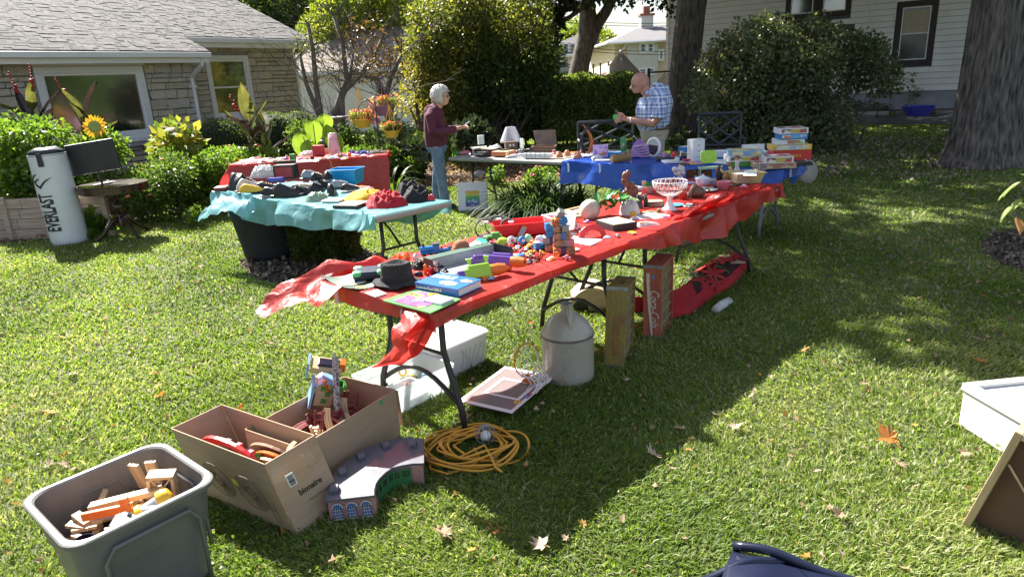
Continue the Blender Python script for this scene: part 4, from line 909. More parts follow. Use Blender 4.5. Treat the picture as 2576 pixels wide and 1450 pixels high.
# small flags
m_flag=Mart('flag_print',[(.55,.12,.14),(.7,.62,.62),(.62,.2,.22),(.2,.28,.5)],22)
for i_,(x,y) in enumerate(((938,292),(930,312))):
    mb=MB();mb.grid(lambda a,b: (a*.2,.02*math.sin(a*7),b*.13),8,3);t=thing('small_flag',['upper small striped flag by the yellow basket','lower small striped flag by the yellow basket'][i_],'flag',D(x,y,12.3),rz=.5,group='small flags');obj('cloth',mb,m_flag,t);mb=MB();mb.tube([(0,0,.14),(0,0,-1.0)],.004,5);obj('stick',mb,m_bark2,t)
# bird baths
def birdbath(label,px,py,Y,r):
    c=D(px,py,Y);mb=MB();h=c.z;mb.lathe([(r*.6,0),(r*.5,.05),(r*.22,.1),(r*.2,h-.12),(r*.5,h-.06),(r,h),(r*.96,h+.015),(r*.3,h-.03),(.001,h-.035)],24);one('bird_bath',label,'bird bath',mb,m_conc,(c.x,Y,0),smooth=True,angle=40,group='bird baths')
birdbath('concrete bird bath left of the elephant ear',778,357,11.9,.24);birdbath('white metal bird bath under the crab apples',838,296,13.5,.3)
# blue basin and hose
c=W(2308,291);mb=MB();mb.lathe([(.30,0),(.46,.28),(.49,.29),(.44,.28),(.28,.03),(.001,.03)],20);one('blue_basin','blue plastic basin on the driveway edge by the white house','basin',mb,M('blue_basin_plastic',(.06,.07,.42),.4,.1,4),c,smooth=True,angle=40)
mb=MB();mb.tube([W(2310,296,.02),W(2360,297,.02),W(2390,290,.02),W(2420,272,.1)],.02,6);one('garden_hose','pale hose lying right of the blue basin','hose',mb,m_conc)
# edging stones along the far driveway
for i in range(14):
    p=rloc(-8+i*1.05+random.uniform(-.05,.05),24.85);mb=MB();mb.box((0,0,.05),(random.uniform(.8,1.0),.25,.12));one('edging_stone','pale edging stone in the row along the far driveway','stone',mb,m_rock,p,rz=R_(-32)+random.uniform(-.04,.04),group='edging stones along the driveway',bev=.02)
# patio seats
def xchair(label,px,py,Y,w,rz,h=.92):
    c=D(px,py,Y);t=thing('patio_chair',label,'chair',(c.x,Y,0),rz,group='dark metal garden seats');m=M('charcoal_metal',(.05,.055,.065),.6,.15,6)
    def bar(name,a,b,r=.022): mb=MB();mb.tube([a,b],r,4);obj(name,mb,m,t)
    for s in (-1,1): bar('leg',(s*w/2,.25,0),(s*w/2,.32,h));bar('leg',(s*w/2,-.25,0),(s*w/2,-.25,.62));bar('armrest',(s*w/2,-.28,.62),(s*w/2,.28,.64))
    bar('top_rail',(-w/2,.32,h),(w/2,.32,h),.032);bar('lower_rail',(-w/2,.28,.48),(w/2,.28,.48))
    bar('cross_slat',(-w/2,.29,.5),(w/2,.32,h-.02));bar('cross_slat',(w/2,.29,.5),(-w/2,.32,h-.02));bar('cross_slat',(-w/2,.31,(h+.48)/2),(0,.32,h));bar('cross_slat',(w/2,.31,(h+.48)/2),(0,.32,h));bar('cross_slat',(-w/2,.31,(h+.48)/2),(0,.28,.5));bar('cross_slat',(w/2,.31,(h+.48)/2),(0,.28,.5))
    mb=MB();mb.box((0,0,.42),(w,.5,.04));obj('seat',mb,m,t)
xchair('charcoal garden seat behind the blue table left of the man',1530,330,11.6,.95,R_(0));xchair('charcoal garden seat right of the man behind the fan box',1815,330,11.0,.66,R_(-12),.98)
# leafy twig at the right edge
tw=thing('leafy_twig','twig with pale green leaves poking in at the right edge','branch',W(2570,545,1.0));b0=W(2640,470,.9)-W(2570,545,1.0)
mb=MB();mb.tube([b0+Vector((.25,0,-.2)),b0,Vector((.02,0,.06)),Vector((-.03,0,.16))],[.006,.005,.003,.002],5);obj('stem',mb,m_twig,tw)
for i in range(15): broadleaf(.085,.05,M('pale_green_leaf',(.2,.26,.06),.5,.3,30,trans=.45) if i % 4 else M('turning_leaf',(.5,.28,.12),.5,.3,30,trans=.4),tw,TR((random.uniform(-.05,.1),random.uniform(-.05,.05),random.uniform(-.02,.2))) @ Euler((random.uniform(-1,1),0,random.uniform(0,6))).to_matrix().to_4x4(),curl=.3)

# ================================================================== tables and cloths
ZT=.74
m_tgrey=M('table_plastic_grey',(.27,.27,.255),.55,.08,20,.15,150);m_tbrown=M('table_plastic_taupe',(.38,.31,.28),.55,.08,20,.15,150)
m_tlegs=M('table_leg_charcoal',(.028,.027,.03),.4,.25,12);m_tlegg=M('table_leg_grey',(.16,.17,.19),.45,.2,12)
m_redc=M('red_plastic_sheet',(.66,.06,.05),.34,.07,3,.12,40,trans=.42,transp=.10,spec=.9)
creases(m_redc,6,.45)
m_tealc=M('aqua_plastic_sheet',(.26,.56,.60),.26,.06,3,.12,40,trans=.35,transp=.10,spec=.7)
m_bluec=M('blue_plastic_sheet',(.02,.10,.55),.22,.08,3,.1,40,trans=.25,transp=.03,spec=.7)
creases(m_tealc,5,.5);creases(m_bluec,5,.45)
def table(label,A,deg,L_,W_,top=m_tgrey,legs=m_tlegs,z=ZT,group='folding tables',braces=True):
    t=thing('folding_table',label,'table',(A[0],A[1],0),R_(deg),group)
    mb=MB();mb.box((L_/2,W_/2,z-.03),(L_,W_,.044));obj('tabletop',mb,top,t,bev=.014,seg=2)
    mb=MB();mb.box((L_/2,W_*.16,z-.065),(L_*.82,.03,.035));mb.box((L_/2,W_*.84,z-.065),(L_*.82,.03,.035));obj('rail',mb,legs,t)
    for x,s in ((.24,1),(L_-.24,-1)):
        for y,q in ((W_*.27,-1),(W_*.73,1)):
            mb=MB();mb.tube([(x,y,z-.05),(x,y,.42),(x-.0*s,y+q*.03,.33),(x-.01*s,y+q*W_*.12,.14),(x-.01*s,y+q*W_*.14,0)],.0165,8);obj('leg',mb,legs,t,smooth=True)
        mb=MB();mb.tube([(x,W_*.27-W_*.12,.13)]+[(x,W_*(.15+.70*k/10),.13+.14*math.sin(math.pi*k/10)) for k in range(11)],.013,6);obj('arc_brace',mb,legs,t,smooth=True)
        mb=MB();mb.tube([(x,W_*.27,.40),(x,W_*.73,.40)],.011,6);obj('crossbar',mb,legs,t)
        mb=MB();mb.tube([(x,W_*.5,.40),(x+s*.12,W_*.5,.52),(x+s*.36,W_*.5,z-.06)],.010,6);obj('fold_brace',mb,legs,t)
    return t
T1=((-.345,2.80),46.4,1.86,.92);T2=((.955,4.17),47.5,1.96,.94);T3=((-1.02,5.15),135.0,2.6,.76);T4=((-1.73,9.95),186.2,2.2,.8)
G1=((-.77,9.27),-39.6,1.95,.8);G2=((.75,8.01),-38.4,2.44,.8)
table('near folding table under the red sheet, its taupe legs by the cardboard boxes',*T1);table('far folding table under the red sheet, above the rolled rug',*T2)
T3f=(T3[0],T3[1],T3[2],T3[3])
def tb_frame(A,deg): return TR((A[0],A[1],0),rz=R_(deg))
# T3 and T4 run away to the left: build them with mirrored depth so that the far side is +y
table('taupe folding table under the aqua sheet of shoes and shirts',(T3[0][0]+T3[2]*math.cos(R_(135))+0,T3[0][1]+T3[2]*math.sin(R_(135))),-45,T3[2],T3[3],m_tbrown)
table('folding table under the taut red sheet before the flower bed',(-3.90,9.70),6.2,2.2,.75)
table('bare grey folding table with the lamp and the open chest',*G1,top=m_tgrey);table('folding table under the blue sheet with the board games',*G2,legs=m_tlegg)

def cloth(name,label,frame,s0,s1,Wd,near,far,mat,endL=None,endR=None,amp=.03,freq=7,seed=0,z=ZT-.004,flare=.12,extra=None,group=None,wr=.004,nu=110,nv=54):
    mb=MB();eL=endL or 0.0;eR=endR or 0.0
    def fn(a,b):
        s=(s0-eL) + (s1-s0+eL+eR)*a;u=(min(max(s,s0),s1)-s0)/(s1-s0);nd,fd=near(u),far(u)
        tt=-nd + (Wd+nd+fd)*b;y=min(max(tt,-.012),Wd+.012);dy=tt-y;x=min(max(s,s0-.012),s1+.012);dx=s-x;d=math.hypot(dx,dy)
        n1=mnoise.noise(Vector((s*2.1+seed,tt*2.3,seed)));n2=mnoise.noise(Vector((s*7+seed,tt*7,1.7)))
        f=min(1,d/.12);fold=amp*f*(math.sin(s*freq*2+seed+2*n1)+.6*math.sin(s*freq*4.3+seed*2+3*n1)+1.4*n1)
        fx=amp*f*(math.sin(tt*freq*2.2+seed)+n1)
        zz=z - d*.97 + (wr*(n2+.8*n1) + .004 if d < .004 else 0) + .003
        oy=(flare*abs(dy)+fold)*(1 if dy > 0 else -1) if abs(dy) > 1e-6 else 0;ox=(flare*abs(dx)+fx)*(1 if dx > 0 else -1) if abs(dx) > 1e-6 else 0
        return (x+ox,y+oy,zz + .25*f*n1*amp*4)
    mb.grid(fn,nu,nv)
    if extra: extra(mb,frame.inverted())
    o=obj(name,mb,mat,smooth=True,angle=16);o.matrix_world=frame;tag(o,label,'tablecloth',group);return o
def patch(mb,inv,rows,bulge=.05,n=14,m=10,seed=1,nz=.03):
    """surface through rows of world points (each row the same number of points)"""
    rows=[[Vector(p) for p in r] for r in rows]
    def cat(ps,t):
        k=t*(len(ps)-1);i=min(int(k),len(ps)-2);f=k-i;p0,p1,p2,p3=ps[max(i-1,0)],ps[i],ps[i+1],ps[min(i+2,len(ps)-1)]
        return .5*((2*p1)+(p2-p0)*f+(2*p0-5*p1+4*p2-p3)*f*f+(3*p1-p0-3*p2+p3)*f**3)
    def fn(a,b):
        q=cat([cat(r,b) for r in rows],a);w=math.sin(math.pi*min(a,1))*math.sin(math.pi*b)
        q=q + Vector((0,0,1))*bulge*w + Vector((mnoise.noise(q*7+Vector((seed,0,0))),mnoise.noise(q*7+Vector((0,seed,5))),1.3*mnoise.noise(q*8+Vector((0,3,seed)))))*nz*(1 if 0 < a else .0)
        return tuple(inv @ q)
    mb.grid(fn,n,m)
fr1=tb_frame(*T1[:2])
def sm(u,*kv):
    for (a,x),(b,y) in zip(kv[:-1],kv[1:]):
        if a <= u <= b: t=(u-a)/(b-a);t=t*t*(3-2*t);return x+(y-x)*t
    return kv[-1][1]
def ex1(mb,inv):
    F1=fr1;g=lambda s,t,z=ZT+.002: F1 @ Vector((s,t,z))
    inner=[g(.85,.90),g(.5,.90),g(.2,.90),g(0,.88),g(-.005,.80),g(-.01,.68)]
    outer=[D(1010,652,3.95),D(900,662,3.72),D(830,668,3.55),D(700,722,3.35),D(636,790,3.2),D(800,772,3.12)]
    mid=[(a+b)/2+Vector((0,0,.012)) for a,b in zip(inner,outer)]
    patch(mb,inv,[inner,mid,outer],.0,14,20,3,.045)
    Hq=lambda x,y,Y: D(*Q('h',x,y),Y)
    rows=[[Hq(1195,672,2.93),Hq(1330,700,2.84),Hq(1420,715,2.80),Hq(1560,660,2.9)],[Hq(1235,780,2.86),Hq(1300,790,2.72),Hq(1390,790,2.78),Hq(1510,765,2.84)],
            [Hq(1150,850,2.84),Hq(1230,850,2.70),Hq(1330,850,2.82),Hq(1420,860,2.8)],[Hq(1128,930,2.82),Hq(1210,920,2.72),Hq(1280,930,2.84),Hq(1345,945,2.8)],
            [Hq(1150,1000,2.82),Hq(1220,990,2.72),Hq(1280,1000,2.82),Hq(1318,1015,2.8)],[Hq(1085,1075,2.84),Hq(1170,1070,2.76),Hq(1230,1075,2.8),Hq(1275,1065,2.8)],[Hq(1008,1141,2.84),Hq(1070,1140,2.84),Hq(1130,1136,2.82),Hq(1200,1125,2.8)]]
    patch(mb,inv,rows,0,20,8,8,.035)
c1=cloth('tablecloth','translucent red plastic sheet blowing off the near table end',fr1,0,1.86,.92,lambda u: sm(u,(0,.07),(.1,.055),(.5,.05),(.8,.055),(1,.12)),lambda u: .06+.03*math.sin(u*9),m_redc,endL=.085,endR=.05,amp=.018,seed=2,extra=ex1,freq=5,wr=.006)
fr2=tb_frame(*T2[:2])
def ex2(mb,inv):
    C_=lambda x,y,Y: D(*Q('c',x,y),Y)
    patch(mb,inv,[[C_(2290,245,6.1),C_(2330,300,5.95),C_(2345,345,5.85)],[C_(2350,330,6.1),C_(2385,345,5.95),C_(2390,370,5.8)],[C_(2290,375,5.95),C_(2350,420,5.85),C_(2395,445,5.75)]],.02,10,10,5,.03)
cloth('tablecloth','red plastic sheet with deep folds on the far table above the rug',fr2,-.05,1.96,.94,lambda u: sm(u,(0,.13),(.12,.13),(.25,.18),(.42,.22),(.55,.15),(.65,.21),(.75,.13),(.86,.10),(1,.13)),lambda u: .1,m_redc,endL=.0,endR=.12,amp=.040,freq=4.5,seed=6,extra=ex2,wr=.008,z=ZT+.0)
# rumpled ridge of loose sheet on the far red table
mbx=MB();Cq=lambda x,y,z: QW('c',x,y,z)
patch(mbx,Matrix.Identity(4),[[Cq(1350,610,ZT+.01),Cq(1150,640,ZT+.01),Cq(900,760,ZT+.01)],[Cq(1480,460,ZT+.05),Cq(1430,560,ZT+.04),Cq(1100,700,ZT+.02)],[Cq(1700,400,ZT+.09),Cq(1620,520,ZT+.05),Cq(1400,600,ZT-.02)],[Cq(1900,330,ZT+.06),Cq(1850,420,ZT+.03),Cq(1700,520,ZT-.05)],[Cq(2150,300,ZT+.01),Cq(2140,330,ZT),Cq(2050,400,ZT-.03)]],.02,30,14,9,.035)
one('loose_sheet','loose crumpled bunch of red sheet in front of the teapot and pink bowls','tablecloth',mbx,m_redc,smooth=True)
A3=Vector((T3[0][0]+T3[2]*math.cos(R_(135)),T3[0][1]+T3[2]*math.sin(R_(135)),0));fr3=TR(tuple(A3),rz=R_(-45))
def ex3(mb,inv):
    G=lambda x,y,Y: D(*Q('g',x,y),Y);F3=fr3
    patch(mb,inv,[[G(600,610,6.5),G(400,600,6.9),G(240,590,7.1)],[G(640,760,6.35),G(470,700,6.6),G(200,700,7.0)],[G(560,840,6.35),G(375,772,6.5),G(112,872,6.9)]],.0,16,16,2,.05)
    patch(mb,inv,[[G(1640,770,5.2),G(1700,800,5.1),G(1765,812,5.12)],[G(1640,900,5.15),G(1690,890,5.08),G(1735,880,5.1)],[G(1608,985,5.1),G(1650,965,5.1),G(1690,935,5.1)]],0,10,8,4,.02)
    patch(mb,inv,[[G(1760,850,5.6),G(2100,780,5.8),G(2440,680,5.75)],[G(1760,880,5.7),G(2150,850,5.9),G(2400,740,5.8)],[G(1800,890,5.7),G(2150,912,5.9),G(2300,820,5.8)]],0,14,12,6,.04)
cloth('tablecloth','aqua plastic sheet with one corner blown out over the shoe table',fr3,-.05,2.60,.76,lambda u: sm(u,(0,.26),(.2,.25),(.35,.26),(.6,.22),(.8,.17),(1,.13)),lambda u: .15,m_tealc,endL=.05,endR=.0,amp=.035,freq=3.5,seed=4,extra=ex3,wr=.006)
fr4=TR((-3.90,9.70,0),rz=R_(6.2))
def ex4(mb,inv):
    G=lambda x,y,Y: D(*Q('g',x,y),Y)
    patch(mb,inv,[[G(400,350,9.72),G(390,370,9.7),G(380,390,9.7)],[G(480,430,9.66),G(400,430,9.65),G(345,440,9.6)],[G(480,545,9.62),G(400,545,9.6),G(305,535,9.5)]],0,8,8,3,.02)
cloth('tablecloth','smooth red sheet hanging low on the table before the flower bed',fr4,0,2.2,.75,lambda u: sm(u,(0,.50),(.5,.50),(.85,.52),(1,.60)),lambda u: .1,m_redc,endL=.1,endR=.08,amp=.014,freq=3,seed=8,extra=ex4)
fr5=tb_frame(*G2[:2])
def ex5(mb,inv):
    E_=lambda x,y,Y: D(*Q('e',x,y),Y)
    patch(mb,inv,[[E_(1640,920,6.75),E_(1800,890,6.8),E_(2015,850,6.9)],[E_(1650,1000,6.7),E_(1800,1000,6.75),E_(1960,960,6.85)],[E_(1700,1090,6.7),E_(1765,1155,6.7),E_(1840,1080,6.8)]],0,12,12,3,.03)
    F_=lambda x,y,Y: D(*Q('f',x,y),Y)
cloth('tablecloth','shiny blue plastic sheet hanging from the board game table',fr5,-.1,2.44,.8,lambda u: sm(u,(0,.28),(.15,.26),(.4,.33),(.6,.32),(.75,.24),(1,.26)),lambda u: .1,m_bluec,endL=.0,endR=.12,amp=.028,freq=3.2,seed=11,extra=ex5,flare=.2,wr=.008)
# clear table clips
m_clear=M('clear_plastic',(.82,.84,.86),.12,.03,5,spec=.8,transp=.55);m_film=M('clear_film',(.85,.87,.9),.18,.05,5,.6,25,transp=.5,spec=.8)
for i,(t_,x,y,z,w) in enumerate((('b',1590,870,.70,'on the red sheet below the clipboard'),('h',1590,700,.66,'on the near corner of the red sheet'),('h',725,570,.70,'at the left corner of the near table end'),('h',1215,735,.68,'above the twisted red sheet tail'),('c',1180,790,.68,'on the red sheet below the footed bowl'),('d',1480,620,.70,'at the left end of the blue sheet'),('d',1885,630,.70,'on the blue sheet below the brown roll'),('e',1370,985,.69,'on the blue sheet left of the last corner'),('e',1690,985,.68,'on the right corner of the blue sheet'),('e',1975,830,.74,'on the bare end of the game table'))):
    c=QW(t_,x,y,z);s=1/ppm(c)*12;mb=MB();mb.tube([(0,.04,.045),(0,-.01,.045),(0,-.012,-.03),(0,.025,-.04)],.007,6);mb.box((0,-.012,.005),(.02,.004,.07));one('table_clip','clear plastic table clip ' + w,'clip',mb,m_clear,c-Vector((0,.012,0)),group='clear table clips')

# ================================================================== foreground on the grass
m_card=M('cardboard',(.40,.285,.19),.85,.08,6,.15,40,stretch=(1,1,6));m_cardin=M('cardboard_inside',(.45,.31,.21),.85,.07,6)
m_ink=M('black_ink',(.03,.025,.022),.6,.1);m_whitep=M('white_plastic',(.72,.72,.74),.32,.04,4,spec=.5);m_paper=M('white_paper',(.78,.78,.76),.7,.04,6)
m_tote=M('grey_tote_plastic',(.155,.15,.145),.42,.1,5,.06,90);m_dk=M('dark_plastic',(.02,.02,.024),.4,.2,8);m_navy=M('navy_plastic',(.010,.014,.036),.3,.15,6)
m_woodl=Mwood('light_toy_wood',(.50,.33,.18),(.64,.46,.28),4,.55,0,.15);m_redp=M('red_plastic',(.62,.03,.035),.3,.06,5);m_orp=M('orange_plastic',(.80,.20,.03),.35,.06,5,trans=.15)
m_yelp=M('yellow_toy_plastic',(.80,.46,.03),.35,.08,5);m_greyp=M('grey_toy_plastic',(.28,.29,.31),.4,.12,8);m_marp=M('maroon_toy_plastic',(.19,.035,.035),.45,.2,10);m_greenp=M('green_plastic',(.06,.26,.05),.4,.1,6)
m_bluep=M('blue_plastic',(.02,.22,.55),.35,.08,5);m_lbl=M('light_blue_plastic',(.22,.38,.60),.4,.1,5);m_tanp=M('tan_plastic',(.55,.42,.25),.5,.1,20)
# grey tote
def rrect(w,d,r,n=5):
    pts=[]
    for cx_,cy_,a0 in ((w/2-r,d/2-r,0),(-w/2+r,d/2-r,90),(-w/2+r,-d/2+r,180),(w/2-r,-d/2+r,270)):
        for k in range(n+1): a=R_(a0+90*k/n);pts.append((cx_+r*math.cos(a),cy_+r*math.sin(a)))
    return pts
def tub(name,label,cat,loc,rz,w,d,h,taper,mat,r=.05,rim=.018,t_=.004,group=None,rimd=.02):
    t=thing(name,label,cat,loc,rz,group);mb=MB();rings=[]
    def ring(k,z,o=0): s=1-(1-taper)*(1-z/h);return [(x*(s)+o*(x/abs(x) if abs(x) > .01 else 0)*1,y*(s)+o*(y/abs(y) if abs(y) > .01 else 0),z) for x,y in rrect(w,d,r)]
    for z,o in ((0,0),(h*.62,0),(h*.625,.006),(h-rimd,.006),(h-rimd,rim),(h-.004,rim),(h,rim-.006),(h,.002),(h-.006,-t_),(.012,-t_)): rings.append(ring(0,z,o))
    n=len(rings[0]);vs=[p for q in rings for p in q];fs=[tuple(range(n-1,-1,-1)),tuple(range((len(rings)-1)*n,len(rings)*n))]+[(j*n+i,j*n+(i+1) % n,(j+1)*n+(i+1) % n,(j+1)*n+i) for j in range(len(rings)-1) for i in range(n)]
    mb.add(vs,fs);obj('tub',mb,mat,t,smooth=True,angle=30);return t
tc_=Vector((-1.405,2.07,0));tt_=tub('storage_tote','large open grey plastic tote of wooden train pieces in the lower left','storage bin',tc_,R_(49.5),.445,.435,.41,.80,m_tote,.07,.022)
mb=MB();mb.tube([(-.15,-.226,.05),(-.15,-.232,.3),(-.12,-.234,.345),(.12,-.234,.345),(.15,-.232,.3),(.15,-.226,.05)],.008,6);obj('moulded_rib',mb,m_tote,tt_,smooth=True)
mb=MB();mb.tube([(.226-.002,-.15,.12),(.222,-.15,.27),(.224,-.10,.31),(.228,-.09,.345),(.228,.09,.345),(.224,.10,.31),(.222,.15,.27),(.222,.15,.12)],.008,6,TR((-.02,0,0)));obj('moulded_rib',mb,m_tote,tt_,smooth=True)
mb=MB();mb.tube([(-.13,.205,.10),(-.13,.212,.26),(-.07,.216,.30),(-.06,.218,.335),(.06,.218,.335),(.07,.216,.30),(.13,.212,.26),(.13,.205,.1)],.009,6,TR((0,-.008,0)));obj('moulded_rib',mb,m_tote,tt_,smooth=True)
def inbox(T,name,label,cat,mb,mat,p,rot=(0,0,0),group=None,**k):
    o=one(name,label,cat,mb,mat,group=group,**k);o.matrix_world=T @ TR(p,*rot);return o
TT=tt_.matrix_basis.copy();TT=TR(tuple(tc_),rz=R_(49.5))
def track(l,w=.04,h=.012,curve=0):
    mb=MB();n=8
    def P(u,v,z): 
        a=curve*(u-.5);r=l/curve if curve else 0
        if curve: return ((r+v)*math.sin(a),(r+v)*math.cos(a)-r,z)
        return ((u-.5)*l,v,z)
    for y0,y1,z1 in ((-w/2,-w*.3,h),(-w*.3,-w*.2,h*.6),(-w*.2,w*.2,h),(w*.2,w*.3,h*.6),(w*.3,w/2,h)):
        for k in range(n): a,b=k/n,(k+1)/n;o=len(mb.v);mb.v += [P(a,y0,0),P(b,y0,0),P(b,y1,0),P(a,y1,0),P(a,y0,z1),P(b,y0,z1),P(b,y1,z1),P(a,y1,z1)];fs=[(0,3,2,1),(4,5,6,7),(0,1,5,4),(1,2,6,5),(2,3,7,6),(3,0,4,7)];mb.f += [tuple(i+o for i in f) for f in fs];mb.mi += [0]*6
    return mb
z0=.245
mb=MB();mb.box((0,0,0),(.36,.34,.04));inbox(TT,'toy_pile_base','flat layer of dark train pieces on the bottom of the grey tote','toys',mb,m_dk,(0,0,.2))
g='wooden train pieces in the grey tote'
inbox(TT,'toy_bridge','long wooden track bridge with an orange end in the grey tote','toy',track(.24,.035,.02),m_woodl,(.02,.03,z0+.09),(0,-.1,-.65),g)
inbox(TT,'toy_crossing_gate','orange red plastic arm lying along the wooden bridge in the tote','toy',MB().box((0,0,0),(.16,.018,.03)).box((.06,0,.02),(.03,.016,.04)),m_orp,(-.06,-.02,z0+.11),(0,-.05,-.65),g,bev=.004)
inbox(TT,'toy_rack','grey toothed track piece below the orange arm in the tote','toy',MB().box((0,0,0),(.2,.02,.012)),m_greyp,(-.01,-.045,z0+.09),(0,0,-.65),g)
lt=thing('toy_lighthouse','toy light tower with yellow dome and clear middle in the tote','toy',(0,0,0),group=g);lt.matrix_world=TT @ TR((.055,-.085,z0+.09),rx=R_(68),rz=R_(70));mb=MB();mb.lathe([(.034,-.06),(.034,-.03),(.03,-.025)],18);mb.lathe([(.028,.03),(.035,.035),(.035,.055),(.025,.072),(.001,.078)],18);obj('yellow_cap',mb,m_yelp,lt,smooth=True,angle=40);mb=MB();mb.lathe([(.024,-.03),(.024,.035)],16);obj('clear_middle',mb,m_clear,lt,smooth=True,angle=50)
mb=MB();mb.box((-.04,0,0),(.012,.05,.11));mb.box((.04,0,0),(.012,.05,.11));mb.box((0,0,.05),(.092,.05,.012));mb.tube([(-.035,-.02,-.05),(.035,-.02,.045)],.004,4);mb.tube([(.035,-.02,-.05),(-.035,-.02,.045)],.004,4)
inbox(TT,'toy_trestle','wooden trestle frame leaning in the right corner of the tote','toy',mb,m_woodl,(.13,-.02,z0+.11),(.1,.1,-.7),g,bev=.002)
for i,(x,y,r1,r2) in enumerate(((.10,.12,.1,1.3),(.145,.10,-.1,1.45))): inbox(TT,'toy_track',['wooden track standing upright against the back wall of the tote','shorter greyish track standing beside it in the tote'][i],'toy',track(.12-.02*i),m_woodl,(x,y,z0+.11),(r1,r2,.6),g)
wh=thing('toy_shed','small grey toy shed with white roof vents in the front of the tote','toy',(0,0,0),group=g);wh.matrix_world=TT @ TR((-.055,-.145,z0+.08),.2,.35,.5);mb=MB();mb.box((0,0,0),(.06,.06,.05));obj('wall',mb,m_greyp,wh,bev=.003);mb=MB();mb.prism([(-.04,0),(.04,0),(.02,.03),(-.02,.03)],-.036,.036,TR((0,0,.025),rx=R_(90)));obj('roof',mb,m_whitep,wh);mb=MB();mb.lathe([(.008,0),(.008,.012),(.005,.012)],12,TR((0,0,.054)));obj('roof_vent',mb,m_dk,wh)
inbox(TT,'toy_track','pale wooden track piece with knob end by the grey shed in the tote','toy',MB().box((0,0,0),(.075,.04,.014)).lathe([(.012,-.006),(.012,.008)],12,TR((.05,0,0))),m_woodl,(.03,-.165,z0+.08),(.5,.3,1.0),g,bev=.003)
inbox(TT,'toy_bin','dark navy toy cup in the left corner of the tote','toy',MB().lathe([(.03,0),(.045,.06),(.042,.06),(.028,.006),(.001,.006)],18),m_navy,(-.15,-.07,z0+.02),(.4,-.3,0),g,smooth=True,angle=40)
inbox(TT,'toy_roof','red toy piece at the front corner of the tote','toy',MB().prism([(-.05,0),(.05,0),(.05,.02),(-.03,.05)],0,.05),m_redp,(-.14,-.155,z0+.05),(.2,.2,.5),g)
mb=MB()
for k in range(75): mb.box((random.uniform(-.15,.15),random.uniform(-.15,.15),random.uniform(0,.045)),(random.uniform(.03,.09),random.uniform(.015,.03),.012),TR(rz=random.uniform(0,3)) @ TR(ry=random.uniform(-.3,.3)))
tag(inbox(TT,'toy_track_pieces','loose small wooden track pieces heaped in the tote','toys',mb,m_woodl,(0,0,z0)),kind='stuff')
# fan box
def card_box(name,label,loc,rz,w,d,h,t=.004,group=None,tilt=None):
    T=thing(name,label,'cardboard box',loc,rz,group)
    for (x,y,a,b) in ((0,-d/2,w,t),(0,d/2,w,t),(-w/2,0,t,d-2*t),(w/2,0,t,d-2*t)):
        mb=MB();n=10
        mb.box((x,y,h/2),(a,b,h));o=obj('side_panel',mb,m_card,T)
    mb=MB();mb.box((0,0,.006),(w-.01,d-.01,.004));obj('base_panel',mb,m_cardin,T);return T
bF=Vector((-.905,2.30,0));bR=Vector((-.80,2.455,0));u_=Vector((.545,.838,0));angb=math.atan2(u_.y,u_.x)
Lb=.62;Wb=.25
def shear_all(T,k):
    R3=T.matrix_basis.to_3x3() if False else Matrix.Rotation(T.rotation_euler.z,3,'Z');s=R3.inverted() @ Vector(k)
    for o in T.children:
        M_=o.matrix_local.copy();Mi=M_.inverted();me=o.data
        for v in me.vertices: p=M_ @ v.co;p += s*p.z;v.co=Mi @ p
# box local: x along the narrow end face (towards the right), y to the back left
nb=Vector((-u_.y,u_.x,0));bc=bF+u_*Wb/2+nb*Lb/2
fb=card_box('fan_box','open cardboard fan carton of red toy track between the grey tote and the long box',bc,angb,Wb,Lb,.33)
dd=TR((0,-Lb/2-.0025,.0),rx=R_(90))       # end face, text upright
text('bionaire',.036,m_ink,fb,TR((.012,-Lb/2-.004,.155),rx=R_(90)) ,bold=.0006);text('DIGITAL WINDOW FAN',.0105,m_ink,fb,TR((.012,-Lb/2-.004,.125),rx=R_(90)),sx=1.1)
mb=MB();mb.box((-.045,-Lb/2-.003,.252),(.036,.001,.06));obj('barcode_label',mb,m_paper,fb)
mb=MB()
for k in range(13): mb.box((-.045,-Lb/2-.0045,.228+k*.0038),(.026,.0008,random.choice([.001,.0016,.0024])))
obj('barcode',mb,m_ink,fb)
mb=MB();mb.box((.055,-Lb/2-.0035,.045),(.022,.0008,.022));obj('printed_stamp',mb,M('faded_ink',(.20,.14,.10),.8,.2,200),fb)
def fanprint(cy,cz,r,a=1.0):
    mb=MB()
    for k in range(30): b0=k*2*math.pi/30;mb.tube([(-Wb/2-.003,cy+r*q*math.cos(b0+q*.9),cz+r*q*math.sin(b0+q*.9)) for q in (.28,.5,.75,.97)],.0013,3)
    for q in (1.0,.25,.12): mb.tube([(-Wb/2-.003,cy+r*q*math.cos(b),cz+r*q*math.sin(b)) for b in np.linspace(0,2*math.pi,25)[:-1]],.0015,3,closed=True)
    return mb
obj('fan_print',fanprint(-.13,.17,.09),M('fan_ink',(.09,.07,.06),.8),fb);obj('fan_print',fanprint(.08,.17,.09),_mats['fan_ink'],fb)
mb=MB();mb.tube([(-Wb/2-.003,-.235+x,.10+z) for x,z in rrect(.03,.11,.014)],.0014,3,closed=True);mb.tube([(-Wb/2-.003,-.235+.011*math.cos(a),.125+.011*math.sin(a)) for a in np.linspace(0,6.28,14)[:-1]],.0014,3,closed=True);obj('remote_print',mb,_mats['fan_ink'],fb)
mb=MB();mb.box((-Wb/2-.003,-.045,.20),(.001,.03,.035));obj('price_sticker',mb,M('yellow_sticker',(.75,.65,.08),.6),fb)
mb=MB();mb.grid(lambda a,b: (.05+.05*(a-.5),-Lb/2-.006-.02*math.sin(b*2.4),.33-.065*b+.006*math.sin(a*9)),5,5);obj('torn_flap',mb,m_cardin,fb)
